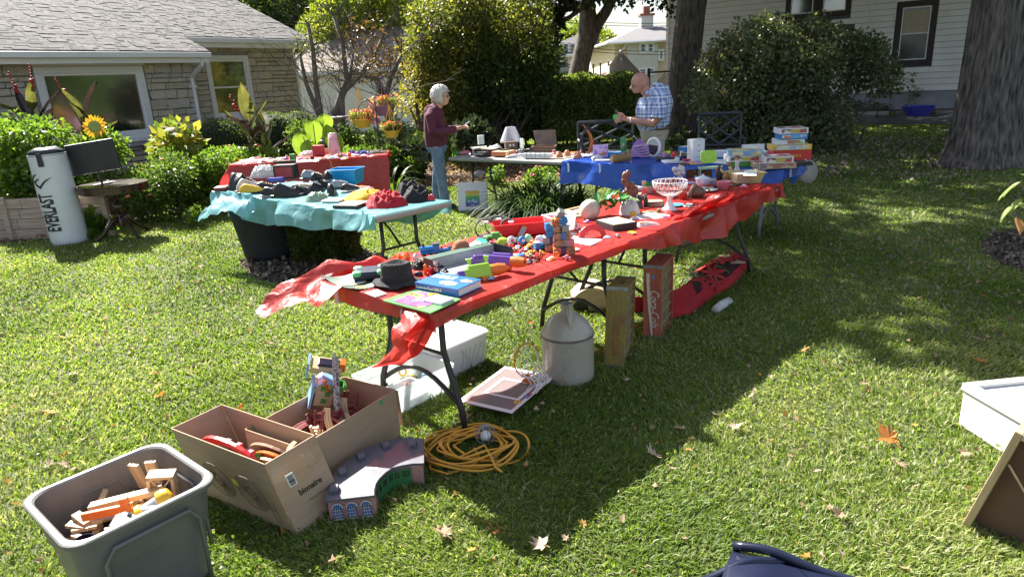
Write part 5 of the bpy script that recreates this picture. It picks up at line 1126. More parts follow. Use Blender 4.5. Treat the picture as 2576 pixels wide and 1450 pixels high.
for k,(x,y,sx_,sy_,rr) in enumerate(((-Wb/2-.02,.2,.04,.2,.5),)): pass
shear_all(fb,(-.26,.03,0));FT=TR((bc.x-.06,bc.y,0),rz=angb);g='toy track pieces in the fan carton'
mb=MB();mb.box((.01,0,0),(Wb-.11,Lb-.1,.03));inbox(FT,'toy_pile_base','shadowed layer of toy scenery filling the fan carton','toys',mb,m_marp,(0,0,.13))
ar=[(math.cos(R_(a)),math.sin(R_(a))) for a in range(20,161,14)]
mb=MB();mb.prism([(x*.19,y*.10) for x,y in ar]+[(x*.19,y*.10-.03) for x,y in ar[::-1]],-.008,.008,TR(rx=R_(75)));[mb.box((-.14+i*.07,0,.05+.02*math.sin(i)),(.025,.024,.02)) for i in range(5)]
inbox(FT,'toy_bridge','bright red toy bridge arch across the fan carton','toy',mb,m_redp,(-.03,.10,.205),(0,0,R_(92)),g)
for i,(r,mt,x,z,lab) in enumerate(((.20,m_woodl,.01,.21,'curved bright wooden track in the fan carton'),(.22,m_orp,.03,.225,'curved orange track near the right wall of the fan carton'),(.26,M('brown_track',(.30,.17,.10),.5),.045,.245,'curved brown track against the right wall of the fan carton'))):
    inbox(FT,'toy_track',lab,'toy',track(r,.04,.012,1.5),mt,(x,-.12+.03*i,z),(R_(60),0,R_(95)),g)
inbox(FT,'toy_track','thin pale track laid over the corner of the fan carton','toy',track(.17,.018,.01,.6),m_woodl,(.03,-.22,.285),(.3,.1,R_(40)),g)
for i in range(9): mb=MB();w_=random.uniform(.04,.06);mb.prism([(-w_,0),(-w_*.6,.03),(-w_*.3,.02),(0,.05),(w_*.4,.03),(w_,0)],-.012,.012,TR(rx=R_(90)));inbox(FT,'toy_mountain','jagged toy scenery piece in the bottom of the fan carton','toy',mb,[m_greyp,m_marp,m_greenp][i % 3],(random.uniform(-.05,.03),random.uniform(-.22,.1),random.uniform(.15,.19)),(random.uniform(-.3,.3),0,random.uniform(0,3)),'jagged scenery pieces in the fan carton')
# long box of playset
l1=Vector((-.612,3.03,0));l0=Vector((-.93,2.53,0));u2=(l1-l0);Ll=u2.length+.02;u2.normalize();n2=Vector((-u2.y,u2.x,0));ang2=math.atan2(u2.y,u2.x);Wl=.35;lc=l0+u2*Ll/2+n2*Wl/2
lb=card_box('long_carton','long open cardboard box with a toy railway playset behind the fan carton',lc,ang2,Ll,Wl,.27)
mb=MB();mb.grid(lambda a,b: (Ll/2+.004+.012*b,-Wl/2+a*.03-.012,.265-.2*b),3,4);obj('torn_flap',mb,m_cardin,lb)
mb=MB();mb.lathe([(.012,0),(.012,.002)],14,TR((Ll/2-.11,-Wl/2-.003,.25),rx=R_(90)));obj('price_sticker',mb,M('green_sticker',(.05,.35,.12),.6),lb)
LT=TR((lc.x,lc.y,.04),rz=ang2);g='playset pieces in the long carton'
mb=MB();mb.box((0,0,0),(Ll-.02,Wl-.02,.02));inbox(LT,'toy_pile_base','dark layer of maroon toy trestle parts in the long carton','toys',mb,m_marp,(0,0,.06))
def lad(L_,W_,n):
    mb=MB()
    for y in (-W_/2,W_/2): mb.box((0,y,0),(L_,.008,.014))
    for k in range(n): mb.box((-L_/2+L_*(k+.5)/n,0,0),(.008,W_,.008))
    for k in range(n-1): mb.tube([(-L_/2+L_*(k+.5)/n,W_/2,-.0),(-L_/2+L_*(k+1.5)/n,W_/2,.03)],.003,4)
    return mb
for i,(x,y,z,r,lab) in enumerate(((.16,.0,.15,(0,-1.2,.3),'maroon trestle tower standing at the right end of the long carton'),(.10,-.05,.13,(.3,-.9,.8),'second maroon trestle leaning beside it'),(.02,.02,.12,(.2,-.5,2.1),'maroon ladder track lying in the middle of the long carton'),(-.05,-.08,.12,(.9,-.2,1.2),'maroon trestle on its side near the front of the long carton'),(.19,.09,.14,(.1,-1.3,-.3),'maroon trestle against the far end of the long carton'))):
    inbox(LT,'toy_trestle',lab,'toy',lad(.17,.07,6),m_marp,(x,y,z),r,g)
for i in range(12): inbox(LT,'toy_trestle','maroon toy trestle piece jumbled among others in the long carton','toy',lad(random.uniform(.10,.17),.05,5),m_marp,(random.uniform(-.12,.17),random.uniform(-.11,.1),random.uniform(.1,.2)),(random.uniform(-1,1),random.uniform(-1.3,1.3),random.uniform(0,6)),'jumbled maroon trestles')
for i in range(5): inbox(LT,'toy_track','tan toy track piece sticking up from the jumble in the long carton','toy',track(random.uniform(.1,.15),.03,.01,.8),m_woodl if i % 2 else m_tanp,(random.uniform(-.1,.12),random.uniform(-.1,.08),random.uniform(.16,.22)),(random.uniform(-.8,.8),random.uniform(-1.2,1.2),random.uniform(0,6)),'tan track pieces in the long carton')
inbox(LT,'toy_column','tall stone patterned toy track post leaning out of the long carton','toy',MB().box((0,0,0),(.36,.028,.016)).box((.05,.0,.012),(.3,.01,.01)),Mart('rock_track',[(.20,.13,.13),(.42,.36,.36),(.10,.06,.07),(.55,.48,.46)],120),(.07,-.02,.27),(0,R_(-66),R_(35)),g)
hs=thing('toy_house','blue roofed toy station with cream walls atop the long carton','toy',(0,0,0),group=g);hc=D(*Q('l',150,700),3.02);hs.matrix_world=TR(tuple(hc),rz=R_(20),ry=R_(18),rx=R_(12))
mb=MB();mb.box((0,0,-.045),(.085,.07,.075));mb.box((-.015,0,.015),(.075,.066,.06));obj('wall',mb,m_tanp,hs,bev=.002)
mb=MB();mb.prism([(-.06,.03),(-.02,.06),(.03,.055),(.03,.05),(-.02,.052),(-.06,.022)],-.045,.045,TR(rx=R_(90)));mb.box((-.058,0,-.03),(.012,.09,.14));obj('roof',mb,m_lbl,hs)
for (x,z) in ((-.012,.02),(.012,-.01),(.0,-.05)): mb=MB();mb.box((x,-.038,z),(.022,.006,.022));obj('window',mb,m_greenp,hs)
mb=MB();mb.tray(.03,.05,.05,.003,1.2,TR((.05,-.03,.0),ry=.3));obj('balcony',mb,m_greenp,hs)
h2=thing('toy_house','upper toy station deck with black roof panel in the long carton','toy',(0,0,0),group=g);hc2=D(*Q('l',180,370),3.12);h2.matrix_world=TR(tuple(hc2),rz=R_(12),ry=R_(16),rx=R_(20));mb=MB();mb.box((0,0,0),(.15,.09,.035));obj('deck',mb,m_tanp,h2,bev=.003);mb=MB();mb.box((.01,-.0,.022),(.11,.055,.014));obj('roof_panel',mb,m_navy,h2,bev=.006)
mb=MB();mb.box((-.088,0,-.01),(.012,.1,.075));obj('roof',mb,m_lbl,h2);mb=MB();mb.prism([(0,0),(.03,0),(.03,.035),(.01,.05)],0,.05,TR((.06,-.02,-.01)));obj('orange_end',mb,m_orp,h2)
inbox(LT,'toy_signal','red orange toy signal arm sticking up behind the station','toy',MB().box((0,0,0),(.012,.014,.07)).box((0,0,.035),(.02,.018,.015)),m_orp,(.085,.06,.29),(.1,-.3,0),g,bev=.003)
mb=lad(.1,.035,5);inbox(LT,'toy_fence','cream coloured toy scaffold at the front of the long carton','toy',mb,m_tanp,(-.12,-.07,.17),(0,1.3,.3),g)
inbox(LT,'toy_fence','second cream toy scaffold lying beside the first','toy',lad(.12,.04,5),m_tanp,(-.09,-.1,.15),(.2,.5,.9),g)
inbox(LT,'toy_track','curved maroon track ring in the back of the long carton','toy',track(.24,.04,.012,1.8),m_marp,(-.13,.06,.16),(.3,0,.4),g)
one('toy_signal','orange red toy piece poking up behind the fan carton','toy',MB().box((0,0,0),(.012,.012,.045)).box((0,0,-.03),(.03,.02,.012)),m_orp,D(*Q('i',1510,385),2.95),rot=(0,.6,0),bev=.003)
# toy roundhouse
zr=.112;outer=[Q('o',*p) for p in ((190,606),(205,520),(250,430),(300,380),(370,330),(440,285),(520,250),(610,232),(700,220),(790,232))];inner=[Q('o',*p) for p in ((790,378),(720,380),(650,392),(600,405),(560,432),(520,470),(500,500),(490,540),(490,572))]
pl=[W(x,y,zr) for x,y in outer+inner];cen=sum(pl,Vector())/len(pl);cen.z=0;rh_=thing('toy_roundhouse','curved toy engine shed with grey roof and green doors on the grass','toy',cen)
lp=[((p-cen).x,(p-cen).y) for p in pl];m_slate=M('slate_toy_roof',(.105,.10,.125),.45,.1,8,.05,60)
mb=MB();mb.prism(lp,zr-.012,zr);obj('roof',mb,m_slate,rh_,bev=.002)
def inset(pts,k): return [(x*k,y*k) for x,y in pts]
m_tbrick=Mart('toy_brick_print',[(.38,.16,.17),(.50,.30,.30),(.30,.14,.14),(.46,.24,.22),(.34,.20,.19)],260)
mo=lp[:10];mi_=lp[10:];mb=MB();mb.prism(inset(mo,.96)+inset(mi_[:1],.96)+[(x*.90+.0,y*.9+.002) for x,y in inset(mi_,.98)]+inset(mi_[-1:],.96),.0,zr-.012);obj('wall',mb,m_tbrick,rh_)
fA,fB=Vector((*lp[-1],0))*.97,Vector((*lp[0],0))*.97;mb2=MB();m_win=M('toy_window_blue',(.05,.12,.32),.4,.3,200)
for k in range(3):
    p=fA.lerp(fB,.2+.3*k);d=(fA-fB).normalized();an=math.atan2(d.y,d.x);n_=Vector((d.y,-d.x,0))*.004
    T=TR((p.x+n_.x,p.y+n_.y,0),rz=an);mb=MB();mb.box((0,0,.045),(.036,.004,.05));mb.lathe([(.018,-.002),(.018,.002)],16,TR((0,0,.07),rx=R_(90)));w_=obj('window',mb,m_win,rh_,T=T)
    mb=MB();
    for q in (-.009,.0,.009): mb.box((q,-.003,.048),(.0015,.002,.055))
    for q in (.03,.045,.06): mb.box((0,-.003,q),(.034,.002,.0015))
    mb.tube([(.021*math.cos(a),-.003,.07+.021*math.sin(a)) for a in np.linspace(0,math.pi,9)],.0028,4);mb.box((0,-.003,.017),(.042,.004,.005));obj('frame',mb,M('toy_trim',(.55,.50,.48),.6),w_)
m_tgreen=M('toy_door_green',(.035,.16,.06),.45,.1,10)
for k in range(1,7):
    a,b=Vector((*mi_[k],0)),Vector((*mi_[k+1],0));c=(a+b)/2*.93;d=(b-a);an=math.atan2(d.y,d.x);l=d.length*.92;n_=Vector((d.y,-d.x,0)).normalized()
    if n_.y > 0: n_=-n_
    T=TR((c.x+n_.x*.004,c.y+n_.y*.004,0),rz=an);mb=MB();mb.box((0,0,.048),(l,.006,.09));dr=obj('door',mb,m_tgreen,rh_,T=T);mb=MB()
    for q in range(3):
        for r in range(3): mb.box(((q-1)*l*.24,0,.06+.011*r),(l*.17,.0085,.008))
    obj('pane',mb,m_dk,dr)
for (x,y,rz) in ((250,545,.1),(298,440,.35),(408,348,.5),(555,282,.5),(722,272,.1)):
    p=QW('o',x,y,zr)-cen;mb=MB();mb.prism([(-.024,0),(-.024,.016),(-.012,.024),(.012,.024),(.024,.016),(.024,0)],-.016,.016,TR(rx=R_(90)));obj('roof_vent',mb,m_slate,rh_,T=TR((p.x,p.y,zr),rz=rz+R_(90)),bev=.001)
p=QW('o',485,412,zr)-cen;mb=MB();mb.box((p.x,p.y,zr+.001),(.035,.02,.001),None);obj('tape',mb,m_clear,rh_);mb=MB();mb.lathe([(.007,0),(.007,.0015)],12,TR((p.x,p.y,zr+.001)));obj('price_sticker',mb,_mats['yellow_sticker'],rh_)
# orange extension cord with work lamp
cc=QW('j',1000,1230);m_cord=M('orange_cord',(.62,.30,.03),.45,.2,12)
cd=thing('extension_cord','coiled yellow orange extension cord on the shaded grass','cord',(cc.x,cc.y,0));pts=[];N=560
for i in range(N):
    u=i/N;a=u*2*math.pi*10.5+1;w1=1+.24*math.sin(u*17+1)+.10*math.sin(u*41);rx=.205*w1*(1-.22*u);ry=.155*w1*(1-.22*u)
    pts.append((rx*math.cos(a)+.03*math.sin(u*13),ry*math.sin(a)+.025*math.cos(u*9),.02+.028*u+.014*math.sin(a*3+u*5)))
pts += [(.05,-.06,.07),(.08,-.13,.05),(.10,-.19,.03),(.13,-.22,.02)]
mb=MB();mb.tube(pts,.0062,6);obj('cable',mb,m_cord,cd,smooth=True)
mb=MB();mb.tube([(-.22,-.06,.02),(-.2,-.15,.015),(-.12,-.2,.015),(-.03,-.17,.02),(.03,-.12,.03),(.0,-.05,.05)],.0062,6);obj('cable',mb,m_cord,cd,smooth=True)
wl_=thing('work_lamp','caged work lamp with white bulb lying on the coiled cord','lamp',QW('j',1085,1180)+Vector((0,0,.055)));mb=MB();mb.ball((0,0,.0),.026,16,10);obj('bulb',mb,m_whitep,wl_,smooth=True)
mb=MB()
for k in range(5): a=k*math.pi/5;mb.tube([(.05*math.cos(a)*math.sin(b),.05*math.sin(a)*math.sin(b)+.01,.05*math.cos(b)) for b in np.linspace(0,6.28,15)[:-1]],.002,4,closed=True)
obj('cage',mb,m_greyp,wl_);mb=MB();mb.tube([(0,.02,0),(-.02,.09,-.01)],.02,10);obj('handle',mb,m_dk,wl_)
# mini basketball backboard
q4=[QW('j',*p) for p in ((905,880),(1270,605),(1590,740),(1250,1010))];c=sum(q4,Vector())/4;ex_=(q4[1]-q4[0]);ang3=math.atan2(ex_.y,ex_.x);bw=.50;bh=.34
bb=thing('toy_basketball_hoop','clear mini basketball backboard lying flat with its orange hoop raised','basketball hoop',c+Vector((0,0,.05)),ang3)
m_acr=M('clear_acrylic',(.60,.50,.50),.08,.03,3,spec=.8,transp=.62);m_pinkw=M('backboard_white',(.78,.66,.70),.35,.04)
mb=MB();mb.box((0,0,0),(bw,bh,.004));obj('backboard',mb,m_acr,bb,bev=.001,seg=1)
mb=MB()
for (x0,y0,x1,y1) in ((-bw/2,-bh/2,-bw/2+.03,bh/2),(bw/2-.03,-bh/2,bw/2,bh/2),(-bw/2+.03,bh/2-.022,bw/2-.03,bh/2),(-bw/2+.03,-bh/2,bw/2-.03,-bh/2+.022),(-.11,-.13,-.09,.10),(.09,-.13,.11,.10),(-.09,-.13,.09,-.11),(-.09,.08,.09,.10)): mb.box(((x0+x1)/2,(y0+y1)/2,.0032),(x1-x0,y1-y0,.001))
obj('printed_border',mb,m_pinkw,bb)
text('SPALDING',.028,m_pinkw,bb,TR((bw/2-.055,-.06,.004),rz=R_(90)),ext=.0004)
mb=MB();mb.lathe([(.022,0),(.022,.001)],20,TR((-.13,-.135,.004)));e1_=obj('sticker',mb,M('team_gold',(.72,.42,.06),.4),bb);text('LAKERS',.011,M('team_purple',(.12,.04,.25),.4),bb,TR((-.13,-.135,.0056),rz=R_(20)),ext=.0003)
mb=MB();mb.box((-.04,-.15,.0045),(.06,.022,.001));obj('sticker',mb,M('logo_blue',(.03,.08,.4),.4),bb);mb=MB();mb.box((-.025,-.15,.0052),(.022,.018,.0006));obj('sticker',mb,M('logo_red',(.6,.03,.05),.4),bb);text('NBA',.010,m_whitep,bb,TR((-.055,-.15,.006)),ext=.0003)
for x in (-.14,0,.14): mb=MB();mb.lathe([(.006,0),(.006,.003),(.003,.004)],10,TR((x,bh/2-.011,.003)));obj('screw',mb,m_dk,bb)
hx_,hy_=.10,-.08;mb=MB();mb.box((hx_,hy_,.02),(.055,.07,.006));mb.box((hx_,hy_+.01,.04),(.05,.006,.05));obj('bracket',mb,m_orp,bb,bev=.002)
mb=MB()
for s in (-1,1): mb.tube([(hx_-.03,hy_+s*.022,.03),(hx_+.03,hy_+s*.022,.03)],.005,8)
obj('spring',mb,m_greyp,bb)
hoopR=.085;hcn=Vector((hx_,hy_+.01,.06+hoopR));hp_=[hcn+Vector((hoopR*math.cos(a)*.72,-hoopR*math.cos(a)*.52,hoopR*math.sin(a)*1.15)) for a in np.linspace(0,2*math.pi,30)[:-1]]
mb=MB();mb.tube(hp_,.0042,6,closed=True);obj('hoop',mb,m_orp,bb,smooth=True)
mb=MB()
for k in range(12):
    a=hp_[(k*29)//12];b=hcn+Vector((.06*math.cos(k*1.3)-.04,-.08+.03*math.sin(k*2.1),-.08+.03*math.cos(k*1.7)));mid=(a+b)/2+Vector((random.uniform(-.03,.03),random.uniform(-.03,.03),random.uniform(-.03,.02)));e=Vector((b.x+random.uniform(-.06,.03),b.y+random.uniform(-.05,.02),.012))
    mb.tube([a,mid,b,(b+e)/2+Vector((.02,-.02,0)),e],.0028,5)
obj('net',mb,M('white_cord',(.78,.75,.74),.8),bb,smooth=True)
# clear bin, white bin
bl=[Vector((-.640,3.255,0)),Vector((-.36,3.56,0))];d=bl[1]-bl[0];cb=bl[0]+d/2+Vector((-d.y,d.x,0)).normalized()*.19;m_frost=M('frosted_plastic',(.80,.84,.85),.3,.03,4,trans=.4,transp=.25,spec=.6)
angc=math.atan2(d.y,d.x);cbin=tub('clear_bin','frosted clear plastic bin of toys under the near table end','storage bin',cb,angc,.44,.36,.165,.92,m_frost,.03,.012)
mb=MB();[mb.box((-.2+.03*k,-.179,.14),(.004,.004,.02)) for k in range(14)];obj('moulded_rib',mb,m_frost,cbin)
CT=TR(tuple(cb),rz=angc);g='small toys in the frosted bin'
inbox(CT,'small_tray','small clear tray inside the frosted bin','tray',MB().tray(.14,.09,.03,.003,1.1),m_clear,(-.05,-.06,.07))
for i,(mt,lab) in enumerate(((m_redp,'red'),(m_dk,'black'),(m_greyp,'grey blue'),(m_woodl,'wooden'),(m_orp,'orange'),(m_greenp,'green'),(m_yelp,'yellow'),(m_lbl,'light blue'),(m_pink,'pink'))):
    mb=MB();mb.box((0,0,0),(.05,.02,.02));mb.box((.012,0,.016),(.02,.018,.014));mb.lathe([(.008,-.012),(.008,.012)],10,TR((-.016,0,-.008),rx=R_(90)));mb.lathe([(.008,-.012),(.008,.012)],10,TR((.016,0,-.008),rx=R_(90)))
    inbox(CT,'toy_car',lab+' little toy wagon in the frosted bin','toy',mb,mt,(-.14+.036*i,-.02+.07*math.sin(i*2.3),.06+.02*(i % 2)),(.1,.2,i*1.1),g,bev=.003)
one('toy_ring','orange yellow toy ring standing in the frosted bin','toy',MB().tube([(.02*math.cos(a),0,.026*math.sin(a)) for a in np.linspace(0,6.28,14)[:-1]],.006,6,closed=True),m_yelp,D(*Q('j',435,605),3.52))
wb=Vector((-.33,3.775,0));we=Vector((-.140,3.985,0));d=we-wb;angw=math.atan2(d.y,d.x);wl2=.40;wc=wb+d.normalized()*.06+Vector((-d.y,d.x,0)).normalized()*.19
wbn=thing('lidded_bin','white lidded storage bin with pencil scribbles beneath the near table','storage bin',wc,angw);mb=MB()
def rr_ring(w,d,r,z): return [(x,y,z) for x,y in rrect(w,d,r)]
rs_=[rr_ring(.40,.34,.05,0),rr_ring(.43,.37,.06,.185)];n=len(rs_[0]);mb.add([p for q in rs_ for p in q],[tuple(range(n-1,-1,-1)),tuple(range(n,2*n))]+[(i,(i+1) % n,n+(i+1) % n,n+i) for i in range(n)]);obj('bin',mb,m_whitep,wbn,smooth=True,angle=40)
mb=MB();zs=[(.445,.385,.185),(.445,.385,.20),(.42,.36,.212),(.36,.30,.212),(.35,.29,.206)];rr_=[rr_ring(w,d2,.06,z) for w,d2,z in zs];n=len(rr_[0]);mb.add([p for q in rr_ for p in q],[tuple(range(n-1,-1,-1)),tuple(range(4*n,5*n))]+[(j*n+i,j*n+(i+1) % n,(j+1)*n+(i+1) % n,(j+1)*n+i) for j in range(4) for i in range(n)]);obj('lid',mb,m_whitep,wbn,smooth=True,angle=40)
mb=MB()
for k in range(7): x=-.05+.03*k;mb.tube([(x+.02*math.sin(q*3+k),-.174-.009*q,.03+.12*q) for q in np.linspace(0,1,7)],.0007,3)
obj('scribble',mb,m_ink,wbn)
# stoneware jug
jg=thing('stoneware_jug','large cream stoneware jug with brown shoulder line beside the table leg','jug',W(1430,948));r=.153
m_stw=M('stoneware_glaze',(.40,.37,.31),.28,.1,5,.06,30,coat=.2)
prof=[(r*.96,0),(r*.985,.01),(r,.05),(r*.99,.27),(r*1.0,.285),(r*.93,.31),(r*.78,.35),(r*.58,.38),(r*.36,.40),(.034,.413),(.033,.435),(.038,.445),(.038,.462),(.026,.464),(.024,.44)]
mb=MB();mb.lathe(prof,40);obj('body',mb,m_stw,jg,smooth=True,angle=60)
mb=MB();mb.lathe([(r*1.004,.272),(r*1.012,.279),(r*1.004,.287)],40,cap=False);obj('shoulder_line',mb,M('jug_brown_band',(.14,.11,.11),.5,.4,30),jg,smooth=True)
mb=MB();mb.tube([(0,-.034,.448),(.0,-.062,.452),(0,-.088,.43),(.0,-.105,.375),(.0,-.108,.345),(0,-.10,.335)],[.012,.013,.013,.012,.012,.016],10,sq=1.4);obj('handle',mb,m_stw,jg,smooth=True,T=TR(rz=R_(6)))
# soda crates
def crate(label,loc,rz,m_paint,m_in,txt_m,tilt=0,h=.475,w=.32,d=.122,txt=True,wave=False,rx=0):
    t=thing('soda_crate',label,'crate',loc,rz,'old wooden soda crates',rot=(rx,tilt,rz));th=.012
    for x in (-d/2+th/2,d/2-th/2) if False else (0,): pass
    # local: x = crate depth (thin, painted long side faces -y), y = crate width, z = height standing on end
    mb=MB();mb.box((0,th/2,h/2),(d,th,h-2*th-.004));obj('side_board',mb,m_paint,t,bev=.001,seg=1);mb=MB();mb.box((0,w-th/2,h/2),(d,th,h-2*th-.004));obj('side_board',mb,m_paint,t,bev=.001,seg=1)
    mb=MB();mb.box((-d/2+.005,w/2,h/2),(.008,w-2*th-.004,h-2*th-.004));obj('bottom_board',mb,m_in,t)
    for z in (th/2,h-th/2):
        mb=MB();
        for (x0,x1,y0,y1) in ((-d/2,d/2,0,w*.36),(-d/2,d/2,w*.64,w),(-d/2,-.018,w*.36,w*.64),(.018,d/2,w*.36,w*.64)): mb.box(((x0+x1)/2,(y0+y1)/2,z),(x1-x0-.0005,y1-y0-.0005,th))
        obj('end_board',mb,m_paint,t)
        for y in (-.0015,w+.0015): mb=MB();mb.box((0,y,z),(d+.004,.002,.022));obj('metal_strap',mb,M('galvanised',(.30,.31,.32),.5,.25,30,metal=.6),t)
    for k in range(1,6): mb=MB();mb.box((.004,w/2,h*k/6),(d-.022,w-2*th-.006,.006));obj('divider',mb,m_in,t)
    for k in range(1,4): mb=MB();mb.box((.006,w*k/4,h/2),(d-.028,.006,h-2*th-.008));obj('divider',mb,m_in,t)
    if txt:
        o=text('Coca-Cola',.088,txt_m,t,TR((.012,-.0022,h*.42),rx=R_(90)) @ TR(rz=R_(-90)),ext=.0006,sx=.68,shear=.32)
    if wave:
        mb=MB();pts=[(-.034,.45),(-.036,.34),(-.02,.22),(-.002,.12),(.006,.03)]
        mb.grid(lambda a,b: (-.030+.030*(a**1.6)+(b-.5)*(.022-.010*a),-.002,.45-.43*a),14,2);obj('painted_wave',mb,txt_m,t);mb=MB();mb.box((.005,-.0022,.425),(.018,.001,.022));obj('price_sticker',mb,M('blue_sticker',(.10,.25,.55),.6),t)
    return t
m_crr=Mwood('red_crate_paint',(.34,.07,.045),(.46,.14,.09),4,.65,2,.35);m_cri=Mwood('bare_crate_wood',(.33,.24,.13),(.45,.35,.2),5,.75,2,.4)
m_cry=M('yellow_crate_paint',(.36,.28,.035),.7,.2,14,.5,40,col2=(.20,.14,.07),stretch=(3,3,.6));m_crcream=M('crate_lettering_cream',(.68,.60,.52),.7,.15,60);m_crr2=M('faded_red_lettering',(.30,.09,.04),.75,.3,40)
crate('red wooden soda crate standing on end with white script lettering',W(1640,850),R_(-27),m_crr,m_cri,m_crcream,wave=True,h=.50)
crate('worn yellow wooden soda crate standing on end beside the jug',QW('k',972,1160),R_(-20),m_cry,m_cri,m_crr2,h=.50,rx=R_(-5),tilt=R_(1.5))
# rolled floral rug
m_rug=M('red_rug_pile',(.46,.02,.03),.95,.2,20,.9,260);rg=thing('folded_rug','folded red floral rug lying on the grass behind the crates','rug',(0,0,0))
Kq=lambda x,y,z: QW('k',x,y,z)
edge=[(1140,640),(1480,720),(1640,690),(1830,560),(2040,430),(2210,240)];back=[(1140,540),(1480,460),(1560,390),(1650,280),(1760,200),(1990,150)]
ec=[Kq(x,y,.0) for x,y in edge];bk=[Kq(x,y,.12) for x,y in back]
mb=MB()
def rugfn(z0,k):
    def fn(a,b):
        i=a*5;j=min(int(i),4);f=i-j;p=ec[j].lerp(ec[j+1],f);q=bk[j].lerp(bk[j+1],f);q=Vector((q.x,q.y,0));r=p.lerp(q,b)
        z=z0*math.sin(math.pi*min(1,max(0,b)))**.35 + .02*mnoise.noise(r*5+Vector((k,0,0)))+.02*math.sin(a*14+b*3)*(b*(1-b)*4)
        return (r.x,r.y,max(.004,z))
    return fn
mb.grid(rugfn(.12,0),40,18);obj('rug_body',mb,m_rug,rg,smooth=True)
mb=MB();
def fold2(a,b):
    p=Kq(1480+350*a,725-165*a,.0);q=Kq(1480+340*a,540-70*a,.0);r=p.lerp(q,b);return (r.x,r.y,.02+.10*math.sin(math.pi*b)**.5+.008*math.sin(a*9))
mb.grid(fold2,16,12);obj('folded_end',mb,m_rug,rg,smooth=True)
m_pett=M('rug_petal_red',(.52,.025,.03),.95,.15,40,.8,260);m_lfr=M('rug_leaf_green',(.06,.13,.05),.95,.2,40,.8,260);m_lgr=M('rug_leaf_pale',(.25,.42,.22),.95,.2,40,.8,260);m_dkr=M('rug_dark',(.04,.012,.012),.95,.2,40,.8,260);m_tanr=M('rug_backing',(.52,.38,.3),.9,.1,20,.5,120)
rb=rugfn(.12,0)
def flower(a0,b0,s,n,mat,pet=6,z=.004,name='woven_flower',rot=0):
    mb=MB();base=Vector(rb(a0,b0));ua=(Vector(rb(min(1,a0+.05),b0))-base).normalized();ub=(Vector(rb(a0,min(1,b0+.08)))-base).normalized()
    for k in range(pet):
        th=rot+k*2*math.pi/pet;c_,s_=math.cos(th),math.sin(th);pts=[(0,0),(.45,-.17),(.8,-.12),(1,0),(.8,.12),(.45,.17)];vs=[]
        for x,y in pts:
            X,Y=(x*c_-y*s_)*s,(x*s_+y*c_)*s;p=base+ua*X+ub*Y;vs.append((p.x,p.y,p.z+z+.004))
        mb.add(vs,[tuple(range(6))])
    obj(name,mb,mat,rg)
patchv=MB();patchv.grid(lambda a,b: tuple(Vector(rb(.50+.48*a,.12+.80*b))+Vector((0,0,.005))),20,12);obj('woven_ground',patchv,m_dkr,rg,smooth=True)
for a0,b0,s in ((.60,.5,.17),(.74,.42,.17),(.78,.78,.15),(.88,.55,.14),(.95,.3,.12),(.68,.12,.12)): flower(a0,b0,s,6,m_pett,7,.006,rot=a0*9)
for a0,b0,s in ((.67,.62,.1),(.82,.35,.1),(.72,.28,.09),(.90,.80,.09)): flower(a0,b0,s,3,m_lfr,3,.003,'woven_leaf',rot=b0*7)
for a0,b0,s in ((.52,.88,.10),(.58,.93,.10),(.66,.92,.11),(.62,.80,.09)): flower(a0,b0,s,4,m_lgr,4,.008,'woven_leaf',rot=a0*5)
flower(.42,.90,.12,5,m_tanr,5,.006,'woven_flower')
mb=MB();c_=[Kq(1890,215,.12),Kq(2170,205,.12),Kq(1960,130,.12),Kq(1900,160,.12)];mb.add([tuple(p) for p in c_],[(0,1,2,3)]);obj('backing',mb,m_tanr,rg,solid=.008)
one('white_towel','white fluffy rolled towel peeking out below the rug','towel',MB().tube([Kq(1890,635,.03),Kq(1950,590,.03),Kq(2015,550,.03)],[.03,.034,.03],10),M('terry_white',(.62,.62,.60),.95,.15,30,.8,200),smooth=True)
# tent-like carton piece under the tables
tn=thing('curved_carton','curved tan carton with black side under the middle of the red tables','box',QW('k',830,640),R_(-5));mb=MB();mb.grid(lambda a,b: (-.20+.34*b,.26*a,.005+.17*math.sin(math.pi*(b*.82+.12))**.8),6,14);obj('curved_shell',mb,M('tan_carton',(.50,.38,.27),.8,.1,5,.2),tn,smooth=True,solid=.006)
mb=MB();mb.prism([(-.20+.34*b,.005+.165*math.sin(math.pi*(b*.82+.12))**.8) for b in np.linspace(0,1,12)]+[(.14,0),(-.2,0)],-.002,.002,TR(rx=R_(90)));obj('end_panel',mb,m_tanp,tn);mb=MB();mb.prism([(-.19,.002),(-.19,.05),(-.14,.10),(-.10,.10),(-.075,.05),(-.07,.002)],.003,.005,TR(rx=R_(90)));obj('dark_panel',mb,m_dk,tn)
# big toy bag of white plastic near it
# desk, framed panel, navy totes
dk=QW('s',1650,500);dk2=QW('s',1925,680);d=dk2-dk;Td=TR((dk.x,dk.y,0),rz=math.atan2(d.y,d.x));dh=.215
ds_=thing('white_dresser','white low cabinet with raised rim at the right edge of the lawn','cabinet',(dk.x,dk.y,0),math.atan2(d.y,d.x));m_wlac=M('white_lacquer',(.62,.61,.60),.25,.02,3,spec=.5)
mb=MB();mb.box((.42,.5,dh/2-.004),(.83,.98,dh-.03));obj('carcass',mb,m_wlac,ds_,bev=.006);mb=MB();mb.box((.42,.5,dh-.014),(.85,1.0,.022));obj('top',mb,m_wlac,ds_,bev=.008)
mb=MB()
for x0,x1,y0,y1 in ((0,.84,0,.045),(0,.84,.955,1.0),(0,.045,.045,.955),(.795,.84,.045,.955)): mb.box(((x0+x1)/2,(y0+y1)/2,dh+.006),(x1-x0,y1-y0,.018))
obj('raised_rim',mb,m_wlac,ds_,bev=.004)
